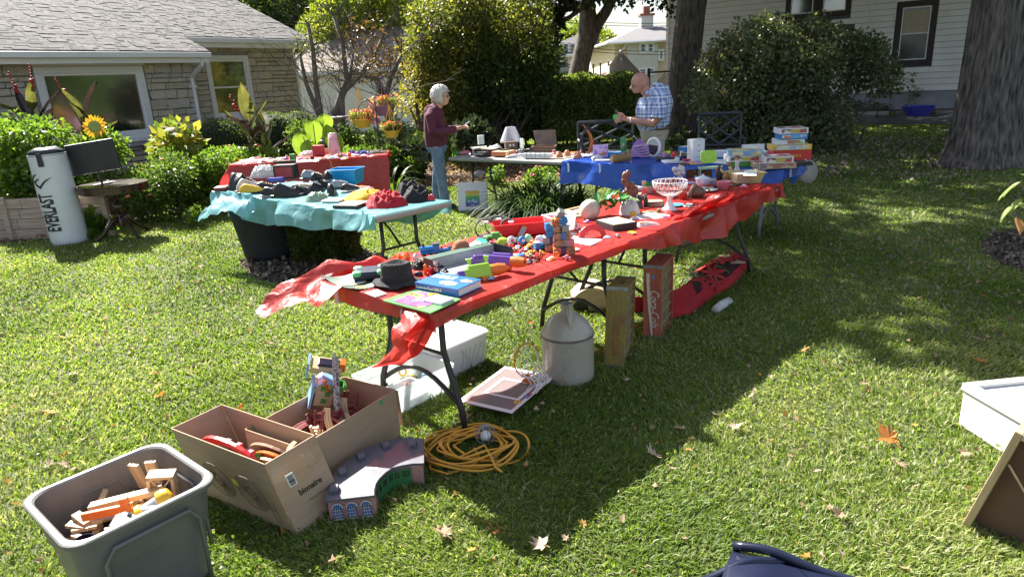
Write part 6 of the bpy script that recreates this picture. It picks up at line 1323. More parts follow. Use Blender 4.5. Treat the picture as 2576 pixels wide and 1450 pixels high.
f1=QW('s',1700,1115);f2=f1+Vector((.30,-.40,0));top_=D(*Q('s',2050,505),2.02);ln=(f2-f1).length;upv=(top_-f1);Lh=upv.length
zx=(f2-f1).normalized();zz=upv.normalized();yy=zz.cross(zx).normalized();zx=yy.cross(zz);fm=Matrix((zx,yy,zz)).transposed().to_4x4();fm.translation=f1
fp=thing('wooden_frame','wooden picture frame leaning against the white cabinet, seen from behind','picture frame',(0,0,0));fp.matrix_world=fm;m_ash=Mwood('ash_wood',(.50,.34,.2),(.62,.46,.3),4,.5,2,.15)
for (x,z,w,h) in ((.012,Lh/2,.024,Lh),(ln-.012,Lh/2,.024,Lh),(ln/2,.012,ln-.05,.024),(ln/2,Lh-.012,ln-.05,.024)): mb=MB();mb.box((x,0,z),(w,.06,h));obj('frame_bar',mb,m_ash,fp,bev=.002)
mb=MB();mb.box((ln/2,.012,Lh/2),(ln-.04,.004,Lh-.04));obj('backing_board',mb,M('brown_backing',(.13,.07,.05),.8,.2,5),fp)
mb=MB();mb.tube([(.03,-.02,Lh*.72),(ln*.35,-.05,Lh*.5),(ln*.6,-.03,Lh*.2)],.004,5);obj('hanging_wire',mb,m_woodl,fp)
one('red_bundle','dark red cloth bundle in the shade of the leaning frame','cloth',MB().ball((0,0,.06),.09,14,8,sz=.8),M('dark_red_cloth',(.20,.04,.03),.9,.2,6,.4),QW('s',2090,1090),smooth=True)
for i,(x,y,w,rz,lab) in enumerate(((275,1395,.34,R_(14),'navy blue tote lid with a raised hump at the bottom edge'),(760,1370,.42,R_(-28),'second navy blue lid leaning beside the first at the bottom edge'))):
    c=QW('s',x,y+85,.40);t=thing('navy_tote',lab,'storage bin',(c.x,c.y,0),rz,'navy storage totes');mb=MB();mb.box((0,-.15,.2),(w*.9,.28,.38),taper=1.08);obj('tub',mb,m_navy,t,bev=.03,seg=3)
    mb=MB();mb.grid(lambda a,b: ((a-.5)*w,-.32+.34*b,.405+.035*math.exp(-((a-.62 if i == 0 else a-.2)*4)**2)*math.sin(math.pi*min(1,b*1.02)) + .012*math.sin(math.pi*b)),24,10);obj('lid',mb,m_navy,t,smooth=True,solid=.012)
    mb=MB();mb.tube([((a-.5)*w,.02,.405+(.035 if 0 else 0)+.03*math.exp(-((a-.62 if i == 0 else a-.2)*4)**2)) for a in np.linspace(0,1,16)],.013,8);obj('rim',mb,m_navy,t,smooth=True)
# flip-it box
fx=thing('game_box','white carton with a rainbow printed panel leaning by the daylilies','box',W(1190,531),rot=(R_(-14),0,R_(-4)));mb=MB();mb.box((0,.05,.20),(.40,.10,.39));obj('carton',mb,m_whitep,fx,bev=.003)
for k,cc_ in enumerate(((.10,.07,.30),(.03,.14,.38),(.04,.30,.22),(.10,.40,.15),(.55,.50,.10),(.62,.40,.06))): mb=MB();mb.box((0,-.002,.085+.035*k),(.19,.002,.035));obj('print_band',mb,M('band_%d' % k,cc_,.5),fx)
text('Flip\u00b7it',.062,m_whitep,fx,TR((0,-.0045,.135),rx=R_(90)) @ TR(rz=R_(180)),bold=.0012);text('ANCIENT WITH YOUR HANDS',.011,m_whitep,fx,TR((0,-.0045,.18),rx=R_(90)) @ TR(rz=R_(180))) if False else None
mb=MB();mb.box((0,-.0045,.085),(.05,.001,.008));obj('print_mark',mb,m_whitep,fx)
# black tub under the aqua table
bt=thing('black_tub','big black fabric tub under the left end of the aqua table','tub',Vector((-2.55,7.05,0)));mb=MB();mb.grid(lambda a,b: ((.27+.10*b+.015*math.sin(a*19))*math.cos(a*2*math.pi),(.2+.06*b)*math.sin(a*2*math.pi),.02+b*(.50+.035*math.sin(a*2*math.pi*2+1))),40,8);obj('fabric_wall',mb,M('black_fabric',(.014,.014,.016),.8,.3,12,.3),bt,smooth=True,solid=.01);mb=MB();mb.lathe([(.27,.0),(.27,.03)],30,sy=.74);obj('base',mb,m_dk,bt)
inb=[('red_packet','red packet standing in the black tub',m_redp,-.16,(.14,.03,.26),.36),('magazine','glossy pale magazine standing in the black tub',m_paper,.05,(.16,.03,.26),.36),('magazine','blue grey folder behind the magazine in the black tub',m_lbl,.0,(.2,.02,.24),.38)]
for i,(n_,lab,mt,x,dm,z) in enumerate(inb): one(n_,lab,'packet' if i == 0 else 'magazine',MB().box((0,0,0),dm),mt,Vector((-2.55+x,7.0+.06*i,z+.08)),rot=(0,random.uniform(-.2,.2),0),bev=.004)
# punching bag
pg=thing('punching_bag','tall white punching bag with black lettering standing on the lawn','punching bag',(-5.585,8.50,0),rot=(R_(0),R_(-1.5),0));rb_=.212;hb_=1.12
m_vin=M('white_vinyl_skin',(.66,.67,.70),.35,.07,3,.2,9);prof=[(rb_*.9,0),(rb_*.98,.02),(rb_,.07),(rb_*.985,.3),(rb_*1.005,.55),(rb_*.985,.85),(rb_*.97,hb_-.05),(rb_*.98,hb_-.02),(rb_*.95,hb_)]
mb=MB();mb.lathe(prof,48);obj('body',mb,m_vin,pg,smooth=True,angle=60)
mb=MB();mb.lathe([(rb_*.94,hb_+.001),(rb_*.9,hb_+.035),(rb_*.6,hb_+.07),(.03,hb_+.075)],32);mb.v=[(x,y,z+.014*mnoise.noise(Vector((x*9,y*9,0)))) for x,y,z in mb.v];obj('top_cap',mb,M('black_vinyl',(.02,.022,.03),.3,.3,10,.3,20),pg,smooth=True)
def bend_on(r,a0): return lambda co: Vector((r*math.sin(co.x/r+a0),-r*math.cos(co.x/r+a0),co.y))
def rotb(r,a0,z0):      # text baseline runs up the bag
    def f(co): X,Y=-co.y,co.x;a=X/r+a0;rr=r+co.z;return Vector((rr*math.sin(a),-rr*math.cos(a),z0+Y))
    return f
m_blk=M('lettering_black',(.02,.02,.028),.5,.2)
text('EVERLAST',.265,m_blk,pg,Matrix.Identity(4),bend=rotb(rb_+.004,R_(-6),.42),sx=.40,bold=.008)
mk=MB();curv=[(-.10,.755),(-.045,.715),(.0,.70),(.04,.74),(.085,.765),(.13,.772)]
def bp(x,z): x,z=x*1.15,.80+(z-.755)*1.35;a=x/rb_+R_(-14);return ((rb_+.003)*math.sin(a),-(rb_+.003)*math.cos(a),z)
def ribbon(pts,w): 
    v=[bp(x,z+w[i]) for i,(x,z) in enumerate(pts)]+[bp(x,z-w[i]) for i,(x,z) in enumerate(pts)];n=len(pts);mk.add(v,[(i,i+1,n+i+1,n+i) for i in range(n-1)])
ribbon([(-.10,.80),(-.09,.775),(-.05,.735),(.0,.705),(.03,.73),(.07,.76),(.14,.79)],[.002,.012,.014,.012,.012,.009,.001]);ribbon([(-.09,.79),(-.05,.81),(.0,.83)],[.009,.01,.001]);ribbon([(-.055,.755),(-.02,.775),(.02,.785)],[.008,.009,.001]);obj('emblem',mk,m_blk,pg)
mb=MB();mb.grid(lambda a,b: ((rb_+.006+.0*b)*math.sin(R_(10)+(a-.5)*.28),-(rb_+.006)*math.cos(R_(10)+(a-.5)*.28),hb_+.02-.16*b),6,4);obj('strap',mb,m_blk,pg,solid=.005);mb=MB();mb.tube([(.02*math.cos(a)+.005,-.05,hb_+.09+.03*math.sin(a)) for a in np.linspace(0,6.28,12)[:-1]],.004,5,closed=True);obj('ring',mb,m_greyp,pg)
mb=MB();mb.lathe([(rb_*1.002,hb_-.018),(rb_*1.0,hb_-.008)],40,cap=False);obj('seam',mb,m_greyp,pg)
# pedestal table and monitor
pc=Vector((-5.02,8.72,0));pt=thing('pedestal_table','round dark wooden pedestal table carrying the monitor','table',pc);zt_=.69;m_mah=Mwood('mahogany',(.022,.011,.009),(.06,.024,.016),2,.22,0,.1,coat=.3)
mb=MB();mb.lathe([(.38,zt_-.10),(.40,zt_-.10),(.40,zt_-.02),(.41,zt_-.015),(.41,zt_),(.39,zt_+.003),(.001,zt_+.003)],48);obj('tabletop',mb,m_mah,pt,smooth=True,angle=30)
mb=MB();mb.lathe([(.06,zt_-.1),(.055,zt_-.14),(.045,zt_-.19),(.03,zt_-.21),(.035,zt_-.23),(.065,zt_-.27),(.07,zt_-.31),(.05,zt_-.36),(.03,zt_-.39),(.045,zt_-.41),(.045,.15),(.02,.13)],24);obj('pedestal',mb,m_mah,pt,smooth=True,angle=45)
for k in range(4): a=R_(45+90*k+12);mb=MB();mb.tube([(.02*math.cos(a),.02*math.sin(a),.26),(.12*math.cos(a),.12*math.sin(a),.22),(.24*math.cos(a),.24*math.sin(a),.09),(.33*math.cos(a),.33*math.sin(a),.025),(.37*math.cos(a),.37*math.sin(a),.022)],[.03,.03,.024,.02,.022],8);obj('leg',mb,m_mah,pt,smooth=True)
mn=thing('monitor','black flat screen monitor seen from behind on the pedestal table','monitor',pc+Vector((-.12,-.02,zt_+.004)),rot=(0,R_(-6),R_(4)));mb=MB();mb.box((0,0,.34),(.60,.04,.38));obj('back_shell',mb,m_dk,mn,bev=.012);mb=MB();mb.tube([(0,.0,.16),(0,0,.01)],.022,8,sq=.6);obj('neck',mb,m_dk,mn);mb=MB();mb.lathe([(.13,0),(.13,.008),(.03,.014)],28,sy=.7);obj('foot',mb,m_dk,mn,smooth=True,angle=40)
mb=MB();mb.tube([(0,0,.16),(.06,.03,.14),(.12,-.02,.02),(.2,-.05,.004),(.3,.02,.004)],.004,5);obj('cable',mb,m_dk,mn)

# ================================================================== goods on the tables
ZC=ZT+.006
m_blackc=M('black_cloth',(.013,.013,.015),.85,.3,14,.5,50);m_leather=M('black_leather',(.014,.013,.013),.35,.3,14,.3,60);m_felt=M('charcoal_felt',(.022,.022,.024),.95,.2,20,.5,90)
m_kraft=M('kraft',(.48,.33,.2),.8,.1,8);m_pinkp=M('pink_plastic',(.65,.20,.24),.4,.1,6);m_cer=M('white_ceramic',(.78,.78,.77),.12,.02,3,spec=.7,coat=.5);m_purp=M('purple_plastic_toy',(.14,.06,.38),.35,.1,6);m_limep=M('lime_plastic',(.35,.65,.05),.3,.06,5);m_brz=M('brown_pottery',(.15,.085,.05),.4,.35,22,.5,50)
m_choc=Mwood('chocolate_wood',(.10,.05,.03),(.2,.11,.07),3,.4,0,.2);m_lilcl=M('lilac_towel',(.46,.28,.50),.95,.12,12,.6,160);m_skin=M('skin',(.52,.30,.22),.5,.1,12,.1,80)
def mpp(t,loc): return 1/(CROPS[t][2]*1.4907)/ppm(loc)
def loc_(t,x,y,z=ZC): p=QW(t,x,y,z);return p,mpp(t,p)
def bx(name,label,cat,t,x,y,w,h,d,rz,mat,z=ZC,bev=.003,group=None,art=None,txt=None,ts=None,tm=None,rot=None,top=None):
    """box whose front bottom centre sits at crop pixel (x, y); w, h in crop pixels, d metres"""
    p,m=loc_(t,x,y,z);W_,H_=w*m,h*m;r=R_(rz);T=thing(name,label,cat,p,r,group,rot=rot);mb=MB();mb.box((0,d/2,H_/2),(W_,d,H_));obj('body',mb,mat,T,bev=bev,seg=1)
    if art: mb=MB();mb.box((0,-.0012,H_/2),(W_*.86,.002,H_*.7));obj('printed_side',mb,art,T)
    if top: mb=MB();mb.box((0,d/2,H_+.0008),(W_*.9,d*.9,.0016));obj('printed_top',mb,top,T)
    if txt: text(txt,ts or H_*.55,tm or m_whitep,T,TR((0,-.003,H_/2),rx=R_(90)),bold=.0008)
    return T
def lat(name,label,cat,t,x,y,prof,mat,z=ZC,group=None,sm_=True,rz=0,rot=None,n=28,part='body',sy=1):
    """lathe with profile in crop pixels"""
    p,m=loc_(t,x,y,z);mb=MB();mb.lathe([(r*m,q*m) for r,q in prof],n,sy=sy);return one(name,label,cat,mb,mat,p,rz,group,rot=rot,smooth=sm_,angle=45)
def heap(name,label,cat,t,x,y,w,d,h,mat,rz=0,z=ZC,seed=1,fold=8,group=None,k=26,flat=.5):
    """a heap of cloth: w crop px, d/h metres"""
    p,m=loc_(t,x,y,z);w=w*m;mb=MB()
    def fn(a,b):
        th=a*2*math.pi;r=b**.7;X,Y=r*math.cos(th),r*math.sin(th);q=Vector((X*fold*.25+seed,Y*fold*.25,seed*.7));rid=1-abs(mnoise.noise(q*.8))*2.0;e=1+.22*mnoise.noise(Vector((math.cos(th)*1.5,math.sin(th)*1.5,seed)))
        zz=h*.72*(1-r**3.5)*(flat+.35*rid+.28*(1-2.4*abs(mnoise.noise(q*1.9)))) ;return (X*w/2*e,d/2+Y*d/2*e,max(.002,zz+.006*(1-r)))
    mb.grid(fn,k*2,k//2+4);return one(name,label,cat,mb,mat,p,R_(rz),group,smooth=True)
def sheetq(name,label,cat,pts,t,mat,th=.003,z=ZC,curl=0,n=8,**kw):
    """flat thing through four crop pixels"""
    q=[QW(t,x,y,z) for x,y in pts];c=sum(q,Vector())/4;mb=MB();mb.grid(lambda a,b: tuple(q[0].lerp(q[1],a).lerp(q[3].lerp(q[2],a),b)-c+Vector((0,0,curl*((2*a-1)**2)*((2*b-1)**2)))),n,n);return one(name,label,cat,mb,mat,c,solid=th,**kw),q,c
def qT(q,z=0):      # frame with x along q0->q1 and y towards q3
    c=sum(q,Vector())/4;ex=(q[1]-q[0]).normalized();return TR((c.x,c.y,c.z+z),rz=math.atan2(ex.y,ex.x))
m_gold=M('gold_ink',(.75,.50,.05),.5);m_dgreen=M('dark_green_board',(.02,.07,.045),.5,.2,8)
# near table
o,q,c=sheetq('green_mat','dark green team mat with a round G emblem at the near left table corner','mat',[(10,880),(455,1072),(860,968),(470,850)],'a',m_dgreen,curl=.02)
def ell(r1,r2,h,T,mat,par,nm='emblem_ring',inn=0):
    mb=MB();n=32;vs=[((r1*k)*math.cos(a),(r2*k)*math.sin(a),h) for k in ((inn or .001),1) for a in np.linspace(0,2*math.pi,n+1)[:-1]];mb.add(vs,[(i,(i+1) % n,n+(i+1) % n,n+i) for i in range(n)]);o_=obj(nm,mb,mat,par);o_.matrix_world=T;return o_
Te=TR(tuple(QW('a',420,930,ZC+.006)),rz=R_(-10))
def wchild(o_,par,T): o_.parent=par;o_.matrix_parent_inverse=Matrix.Identity(4);o_.matrix_local=par.matrix_basis.inverted() @ T;return o_
oT=TR(tuple(o.location));
def onto(par,T): return TR(tuple(-par.location)) @ T
for r1,r2,h,mt in ((.082,.056,0,m_gold),(.076,.051,.001,m_whitep)): oo=ell(r1,r2,h,Matrix.Identity(4),mt,o);oo.matrix_local=onto(o,Te)
text('G',.10,m_dgreen,o,onto(o,Te @ TR((0,0,.002))),sx=1.1,bold=.003);text('PA',.05,m_gold,o,onto(o,TR(tuple(QW('a',560,1005,ZC+.006)),rz=R_(-14))),bold=.002)
T=thing('hard_case','navy blue plastic case with green corner bumpers on the team mat','case',QW('a',655,935,ZC)+Vector((0,.07,0)),R_(8));mb=MB();mb.box((0,0,.028),(.165,.14,.052));obj('case',mb,m_navy,T,bev=.018,seg=3);mb=MB();mb.box((0,0,.03),(.168,.143,.004));obj('seam',mb,m_dk,T)
for x in (-1,1):
    for y in (-1,1): mb=MB();mb.box((x*.062,y*.05,.042),(.05,.045,.03));obj('corner_bumper',mb,M('mint_rubber',(.12,.55,.20),.4),T,bev=.012,seg=2)
T=thing('felt_hat','black felt bucket hat with dented crown on the near table end','hat',QW('a',1045,985,ZC)+Vector((0,.03,0)),R_(-12));mb=MB();mb.lathe([(.135,.012),(.128,.004),(.09,.02),(.082,.03),(.078,.10),(.074,.115),(.06,.118),(.045,.10),(.03,.092),(.001,.09)],44);mb.v=[(x*1.0,y*.88,z+.012*mnoise.noise(Vector((x*14,y*14,z*9)))+(.012*(x/.13)**2 if z < .03 else 0)) for x,y,z in mb.v];obj('crown',mb,m_felt,T,smooth=True,sub=1);mb=MB();mb.lathe([(.086,.022),(.087,.042)],40,sy=.88,cap=False);obj('hat_band',mb,m_blackc,T,smooth=True)
o,q,c=sheetq('colouring_book','colourful colouring book at the very corner of the near table','book',[(850,1188),(1500,1362),(1912,1168),(1300,1036)],'a',M('book_green',(.12,.33,.10),.3),.006,z=ZC+.004);b=qT(q,.005);T_=onto(o,b)
mb=MB();mb.box((-.01,0,0),(.20,.17,.001));x_=obj('printed_cover',mb,Mart('cover_art',[(.45,.05,.30),(.30,.10,.45),(.60,.12,.25),(.10,.25,.50),(.70,.50,.10),(.50,.06,.2)],26),o,T=T_)
for x,y,s_,tx,mt,mt2 in ((-.095,.03,.040,'Crayola',m_gold,m_dgreen),(.0,.075,.040,'32',m_yelp,m_navy)): mb=MB();mb.lathe([(s_*.95,.001),(s_*.95,.002)],24,TR((x,y,0)),sy=.6);obj('badge',mb,mt,o,T=T_);text(tx,.021 if len(tx) > 3 else .03,mt2,o,T_ @ TR((x,y,.003)),bold=.0006)
p=QW('a',1610,1180,ZC+.012);T=thing('marker_box','flat white box of striped markers on the colouring book','box',p,qT(q).to_euler().z+R_(4));mb=MB();mb.box((0,0,0),(.115,.085,.016));obj('carton',mb,m_whitep,T,bev=.002)
for k in range(7): mb=MB();mb.box((0,-.033+.011*k,.0085),(.1,.0035,.001));obj('printed_stripe',mb,[m_pink,m_gold,m_bluep,m_greenp][k % 4],T)
q4=[QW('a',x,y,ZC) for x,y in ((1310,1035),(1895,1140),(2185,1020),(1640,905))];b=qT(q4);w_,d_=(q4[1]-q4[0]).length,(q4[3]-q4[0]).length
T=thing('bible_book','thick blue picture Bible with white BIBLE title lying on the near table','book',(0,0,0));T.matrix_world=b;m_bb=M('book_blue',(.02,.13,.42),.25,.1,6);mb=MB();mb.box((0,0,.021),(w_-.008,d_-.012,.03));obj('pages',mb,m_paper,T);mb=MB();mb.box((0,0,.0395),(w_,d_,.004));mb.box((0,0,.003),(w_,d_,.004));mb.box((0,-d_/2-.001,.021),(w_,.004,.041));obj('cover',mb,m_bb,T,bev=.001,seg=1)
text('BIBLE',.058,m_whitep,T,TR((-.055,.035,.0425),rz=R_(4)),bold=.002);text('Learn-to-Read BIBLE',.019,m_whitep,T,TR((-.045,-d_/2-.0045,.021),rx=R_(90)),bold=.0005);mb=MB();mb.ball((.03,-.035,.0425),.045,14,5,sx=1.2,sy=.7,sz=.03);mb.ball((.09,.03,.0425),.03,12,5,sx=1.2,sy=.8,sz=.03);obj('cover_picture',mb,Mart('bible_art',[(.62,.40,.28),(.55,.25,.15),(.75,.72,.68),(.30,.12,.06)],50),T)
o,q,c=sheetq('plastic_sleeve','small white plastic sleeve between hat and colouring book','envelope',[(608,1082),(745,1135),(905,1085),(780,1030)],'a',m_frost,z=ZC+.004)
# long open toy box
q4=[QW('a',x,y,ZC) for x,y in ((1620,830),(2150,945),(2560,820),(2160,700))]
T=thing('game_carton','long black and grey open carton full of toy blasters','box',QW('a',2060,720,ZC),R_(38));mb=MB();mb.box((0,0,.003),(.46,.20,.004));obj('floor',mb,m_greyp,T)
mb=MB();mb.box((0,.10,.03),(.46,.004,.06));obj('back_wall',mb,M('grey_card',(.34,.34,.36),.7),T);mb=MB();mb.box((.0,.135,.061),(.46,.07,.003));obj('lid_flap',mb,m_dgreen,T);mb=MB();mb.box((-.23,.03,.04),(.004,.15,.08));obj('end_wall',mb,m_dk,T);mb=MB();mb.box((.232,.03,.035),(.004,.2,.075),None);obj('end_wall',mb,m_dk,T);mb=MB();mb.box((0,-.10,.006),(.46,.05,.003));obj('front_flap',mb,m_dgreen,T)
text('ND\nOS',.03,m_whitep,T,TR((-.233,-.015,.05),rx=R_(90),rz=R_(-90)),bold=.001);text('OPEN WORLD',.022,m_whitep,T,TR((-.03,.135,.094)),bold=.0004) if False else None
def blaster(lab,p,rz,c1,c2,c3,s=1.0,tilt=0):
    T=thing('toy_blaster',lab,'toy blaster',p,rot=(R_(78)+tilt,0,rz),group='toy foam blasters');K=TR(sc=(s,s,s));mb=MB();mb.box((0,0,0),(.15,.05,.035),K);mb.box((.0,.03,0),(.11,.02,.025),K);obj('receiver',mb,c1,T,bev=.006);mb=MB();mb.lathe([(.028,.06),(.03,.10),(.024,.13),(.024,.135),(.014,.135),(.014,.11)],16,K @ TR((0,.0,0),ry=R_(90)));obj('muzzle',mb,c3,T,smooth=True,angle=40);mb=MB();mb.prism([(-.11,.02),(-.06,.02),(-.05,-.02),(-.075,-.085),(-.105,-.08),(-.09,-.02)],-.014,.014,K);obj('grip',mb,c2,T,bev=.004)
    mb=MB();mb.box((.035,-.03,0),(.05,.03,.03),K);obj('pump',mb,c3,T,bev=.004)
pA=QW('a',2160,800,ZC+.035);blaster('lime and orange toy blaster with purple stock in front of the carton',pA,R_(22),m_limep,m_purp,m_orp,1.05);blaster('purple toy blaster with orange muzzle behind the lime one',QW('a',2470,640,ZC+.05),R_(-28),m_purp,m_limep,m_orp,1.0,-.2);blaster('dark purple blaster lying deepest in the carton',QW('a',2200,640,ZC+.03),R_(8),m_purp,m_limep,m_purp,.8,.1)
bx('purple_magazine','purple toy magazine block left of the lime blaster','toy','a',2080,880,300,95,.05,6,m_purp,bev=.008)
heap('black_goggles','black strap goggles behind the felt hat','goggles','a',1350,760,210,.07,.05,m_leather,10,seed=3);lat('dark_pouch','shiny black pouch right of the goggles','pouch','a',1340,840,[(60,0),(62,25),(40,50),(1,55)],m_leather,sy=.7)
for i,(x,y,mt,s_,lab) in enumerate(((1080,640,m_orp,90,'orange folded paper star at the left table edge'),(1190,640,m_orp,110,'second orange folded paper star'),(1310,640,m_whitep,100,'white folded paper star beside the orange ones'),(1400,650,m_orp,80,'small orange paper star behind the goggles'))):
    p,m=loc_('a',x,y);mb=MB();mb.ball((0,0,s_*m*.4),s_*m*.5,7,4);mb.v=[tuple(Vector(v)*random.uniform(.75,1.25)) for v in mb.v];one('paper_star',lab,'paper toy',mb,mt,p,group='folded paper stars')
def train(lab,p,rz,c1,c2,s=1.0):
    T=thing('toy_engine',lab,'toy train',p,rz,'toy engines');K=TR(sc=(s,s,s));mb=MB();mb.box((.0,0,.022),(.11,.034,.012),K);mb.box((.035,0,.045),(.036,.036,.038),K);obj('chassis',mb,c1,T,bev=.003);mb=MB();mb.lathe([(.016,-.055),(.016,.02)],16,K @ TR((0,0,.042),ry=R_(90)));obj('boiler',mb,c1,T,smooth=True,angle=40);mb=MB();mb.box((.035,0,.066),(.042,.042,.006),K);obj('roof',mb,c2,T);mb=MB();mb.lathe([(.006,.055),(.007,.075)],10,K @ TR((-.035,0,0)));obj('funnel',mb,c2,T);mb=MB();mb.box((0,0,.014),(.10,.037,.005),K);obj('running_board',mb,m_redp,T)
    for x in (-.035,0,.035):
        for y in (-1,1): mb=MB();mb.lathe([(.011,-.003),(.011,.003)],12,K @ TR((x,y*.019,.011),rx=R_(90)));obj('wheel',mb,m_dk,T)
train('blue toy steam engine near the left table edge',QW('a',1500,580,ZC),R_(14),m_bluep,m_dk,1.05);train('second smaller blue engine by the brown ball',QW('a',1720,560,ZC),R_(16),m_bluep,m_dk,.7);train('black toy engine behind the goggles',QW('a',1590,690,ZC),R_(30),m_dk,m_dk,.75);train('red toy engine beside the black goggles',QW('a',1540,830,ZC),R_(60),m_redp,m_greyp,.7);train('bright blue engine with round white front near the cubes',QW('b',850,880,ZC),R_(200),m_bluep,m_whitep,.8)
lat('orange_figure','orange toy figure standing behind the goggles','toy','a',1440,830,[(28,0),(22,40),(32,80),(18,110),(26,130),(1,150)],m_orp,sy=.6)
lat('felt_cone','tan brown felt hat like a rounded cone on the red sheet','hat','a',1930,590,[(150,0),(152,40),(135,110),(100,190),(55,232),(1,242)],M('tan_felt',(.36,.15,.08),.9,.12,9,.4,60),sy=.8);heap('white_sock','white balled sock lying against the felt cone','sock','a',1945,590,165,.05,.04,m_paper,seed=8)
heap('grey_cloth','folded white grey cloth behind the felt cone','cloth','a',2170,470,230,.10,.035,m_paper,25,seed=5)
sheetq('green_board','teal green plastic board behind the grey cloth','board',[(2080,400),(2250,420),(2330,370),(2150,345)],'a',M('teal_plastic',(.02,.35,.22),.35),.012)
# red tray and the belts
p=QW('b',480,690,ZC);T=thing('red_tray','long open bright red plastic tray at the far side of the near table','tray',p+Vector((.06,.10,0)),R_(10));mb=MB();mb.tray(.36,.15,.075,.003,1.12,rim=.012);obj('tray',mb,m_redp,T,bev=.004,seg=2)
for i,(x,y,w,lab) in enumerate(((60,640,120,'black strap loop left of the red tray'),(230,600,150,'wide black belt loop before the red tray'),(410,640,110,'third black belt loop with grey buckle'))):
    p,m=loc_('b',x,y+40);T=thing('strap_loop',lab,'belt',p,R_(10*i),'black straps by the red tray');w *= m;mb=MB();mb.grid(lambda a,b: (w*math.cos(a*5.6+.3),.03*math.sin(a*5.6)+.02*b,.045+.055*math.sin(a*5.6+.4)+.01*b),24,3);obj('strap',mb,m_blackc,T,solid=.003,smooth=True);mb=MB();mb.box((w*.3,0,.09),(.03,.03,.012));obj('buckle',mb,m_whitep,T,bev=.003)
sheetq('black_belt','black belt end trailing off left of the red tray','belt',[(-40,690),(0,740),(130,690),(100,640)],'b',m_blackc,.01)
bx('toy_phone','orange framed toy phone leaning on the red tray','toy phone','b',545,700,80,190,.012,0,m_orp,rot=(R_(-25),R_(32),0),art=m_greyp,bev=.006)
T=thing('toy_jeep','green toy jeep before the belts','toy car',QW('b',195,760,ZC),R_(12));mb=MB();mb.box((0,0,.032),(.10,.045,.022));mb.box((.01,0,.05),(.05,.04,.02));obj('body',mb,m_greenp,T,bev=.005)
for x in (-.03,.03):
    for y in (-.024,.024): mb=MB();mb.lathe([(.016,-.006),(.016,.006)],14,TR((x,y,.016),rx=R_(90)));obj('wheel',mb,m_dk,T)
lat('green_ball','round lime toy wheel ball before the belts','ball','b',315,850,[(1,0),(60,25),(82,80),(60,140),(1,162)],m_limep);heap('black_toy','small black toy lying on the lime ball','toy','b',330,850,90,.03,.045,m_dk,seed=4)
for i,(x,y,mt,lab) in enumerate(((440,800,m_whitep,'white wheel with red hub'),(590,800,m_bluep,'blue wheel with white rim'))):
    p,m=loc_('b',x,y);T=thing('toy_disc',lab+' standing among the toys','toy',p+Vector((0,0,60*m)),rot=(R_(80),0,R_(20)));mb=MB();mb.lathe([(60*m,-.012),(62*m,0),(60*m,.012)],24);obj('disc',mb,mt,T,smooth=True,angle=40);mb=MB();mb.lathe([(22*m,-.014),(22*m,.014)],16);obj('hub',mb,m_redp if i == 0 else m_whitep,T)
lat('mint_egg','pale green plastic egg among the toys','toy egg','b',690,790,[(1,0),(50,20),(62,70),(45,120),(1,150)],M('mint_plastic',(.30,.58,.36),.4),rot=(0,R_(-15),0));lat('white_headphone','white and tan padded ring right of the egg','toy','b',830,800,[(1,0),(55,20),(72,70),(50,120),(1,138)],m_cer,sy=.6)
T=thing('toy_plane','light blue toy plane by the black carton corner','toy plane',QW('b',530,950,ZC+.015),R_(-30));mb=MB();mb.ball((0,0,0),.045,12,6,sy=.28,sz=.25);obj('fuselage',mb,m_bluep,T,smooth=True);mb=MB();mb.box((0,0,.002),(.028,.12,.005));obj('wing',mb,m_bluep,T,bev=.002)
for i,(x,y,w,h,mt,lab) in enumerate(((660,850,100,70,m_yelp,'yellow toy digger among the small toys'),(700,930,110,70,m_yelp,'yellow toy car with brown load before the digger'),(740,800,80,90,m_orp,'orange toy truck behind the yellow digger'),(830,950,90,50,m_redp,'red little toy truck left of the cubes'),(560,840,70,50,m_whitep,'white wire toy left of the digger'),(620,790,60,40,m_redp,'small red toy behind the white wire toy'),(690,1030,60,60,m_whitep,'white and black toy figure at the table edge'),(780,1010,110,30,m_marp,'dark red crab like toy at the table edge'),(480,800,50,40,m_redp,'tiny red toy beside the white wheel'),(760,900,60,60,m_orp,'orange excavator arm toy'))):
    T=bx('small_toy',lab,'toy','b',x,y+h*.3,w,h*.5,.035,20*i,mt,group='small toys in the middle of the near table');p,m=loc_('b',x,y);mb=MB();mb.box((w*m*.12,.017,h*m*.68),(w*m*.5,.028,h*m*.4));obj('cab',mb,mt,T,bev=.004)
    for s_ in (-.3,.3): mb=MB();mb.lathe([(.010,-.004),(.010,.004)],12,TR((w*m*s_,-.003,.009),rx=R_(90)));obj('wheel',mb,m_dk,T)
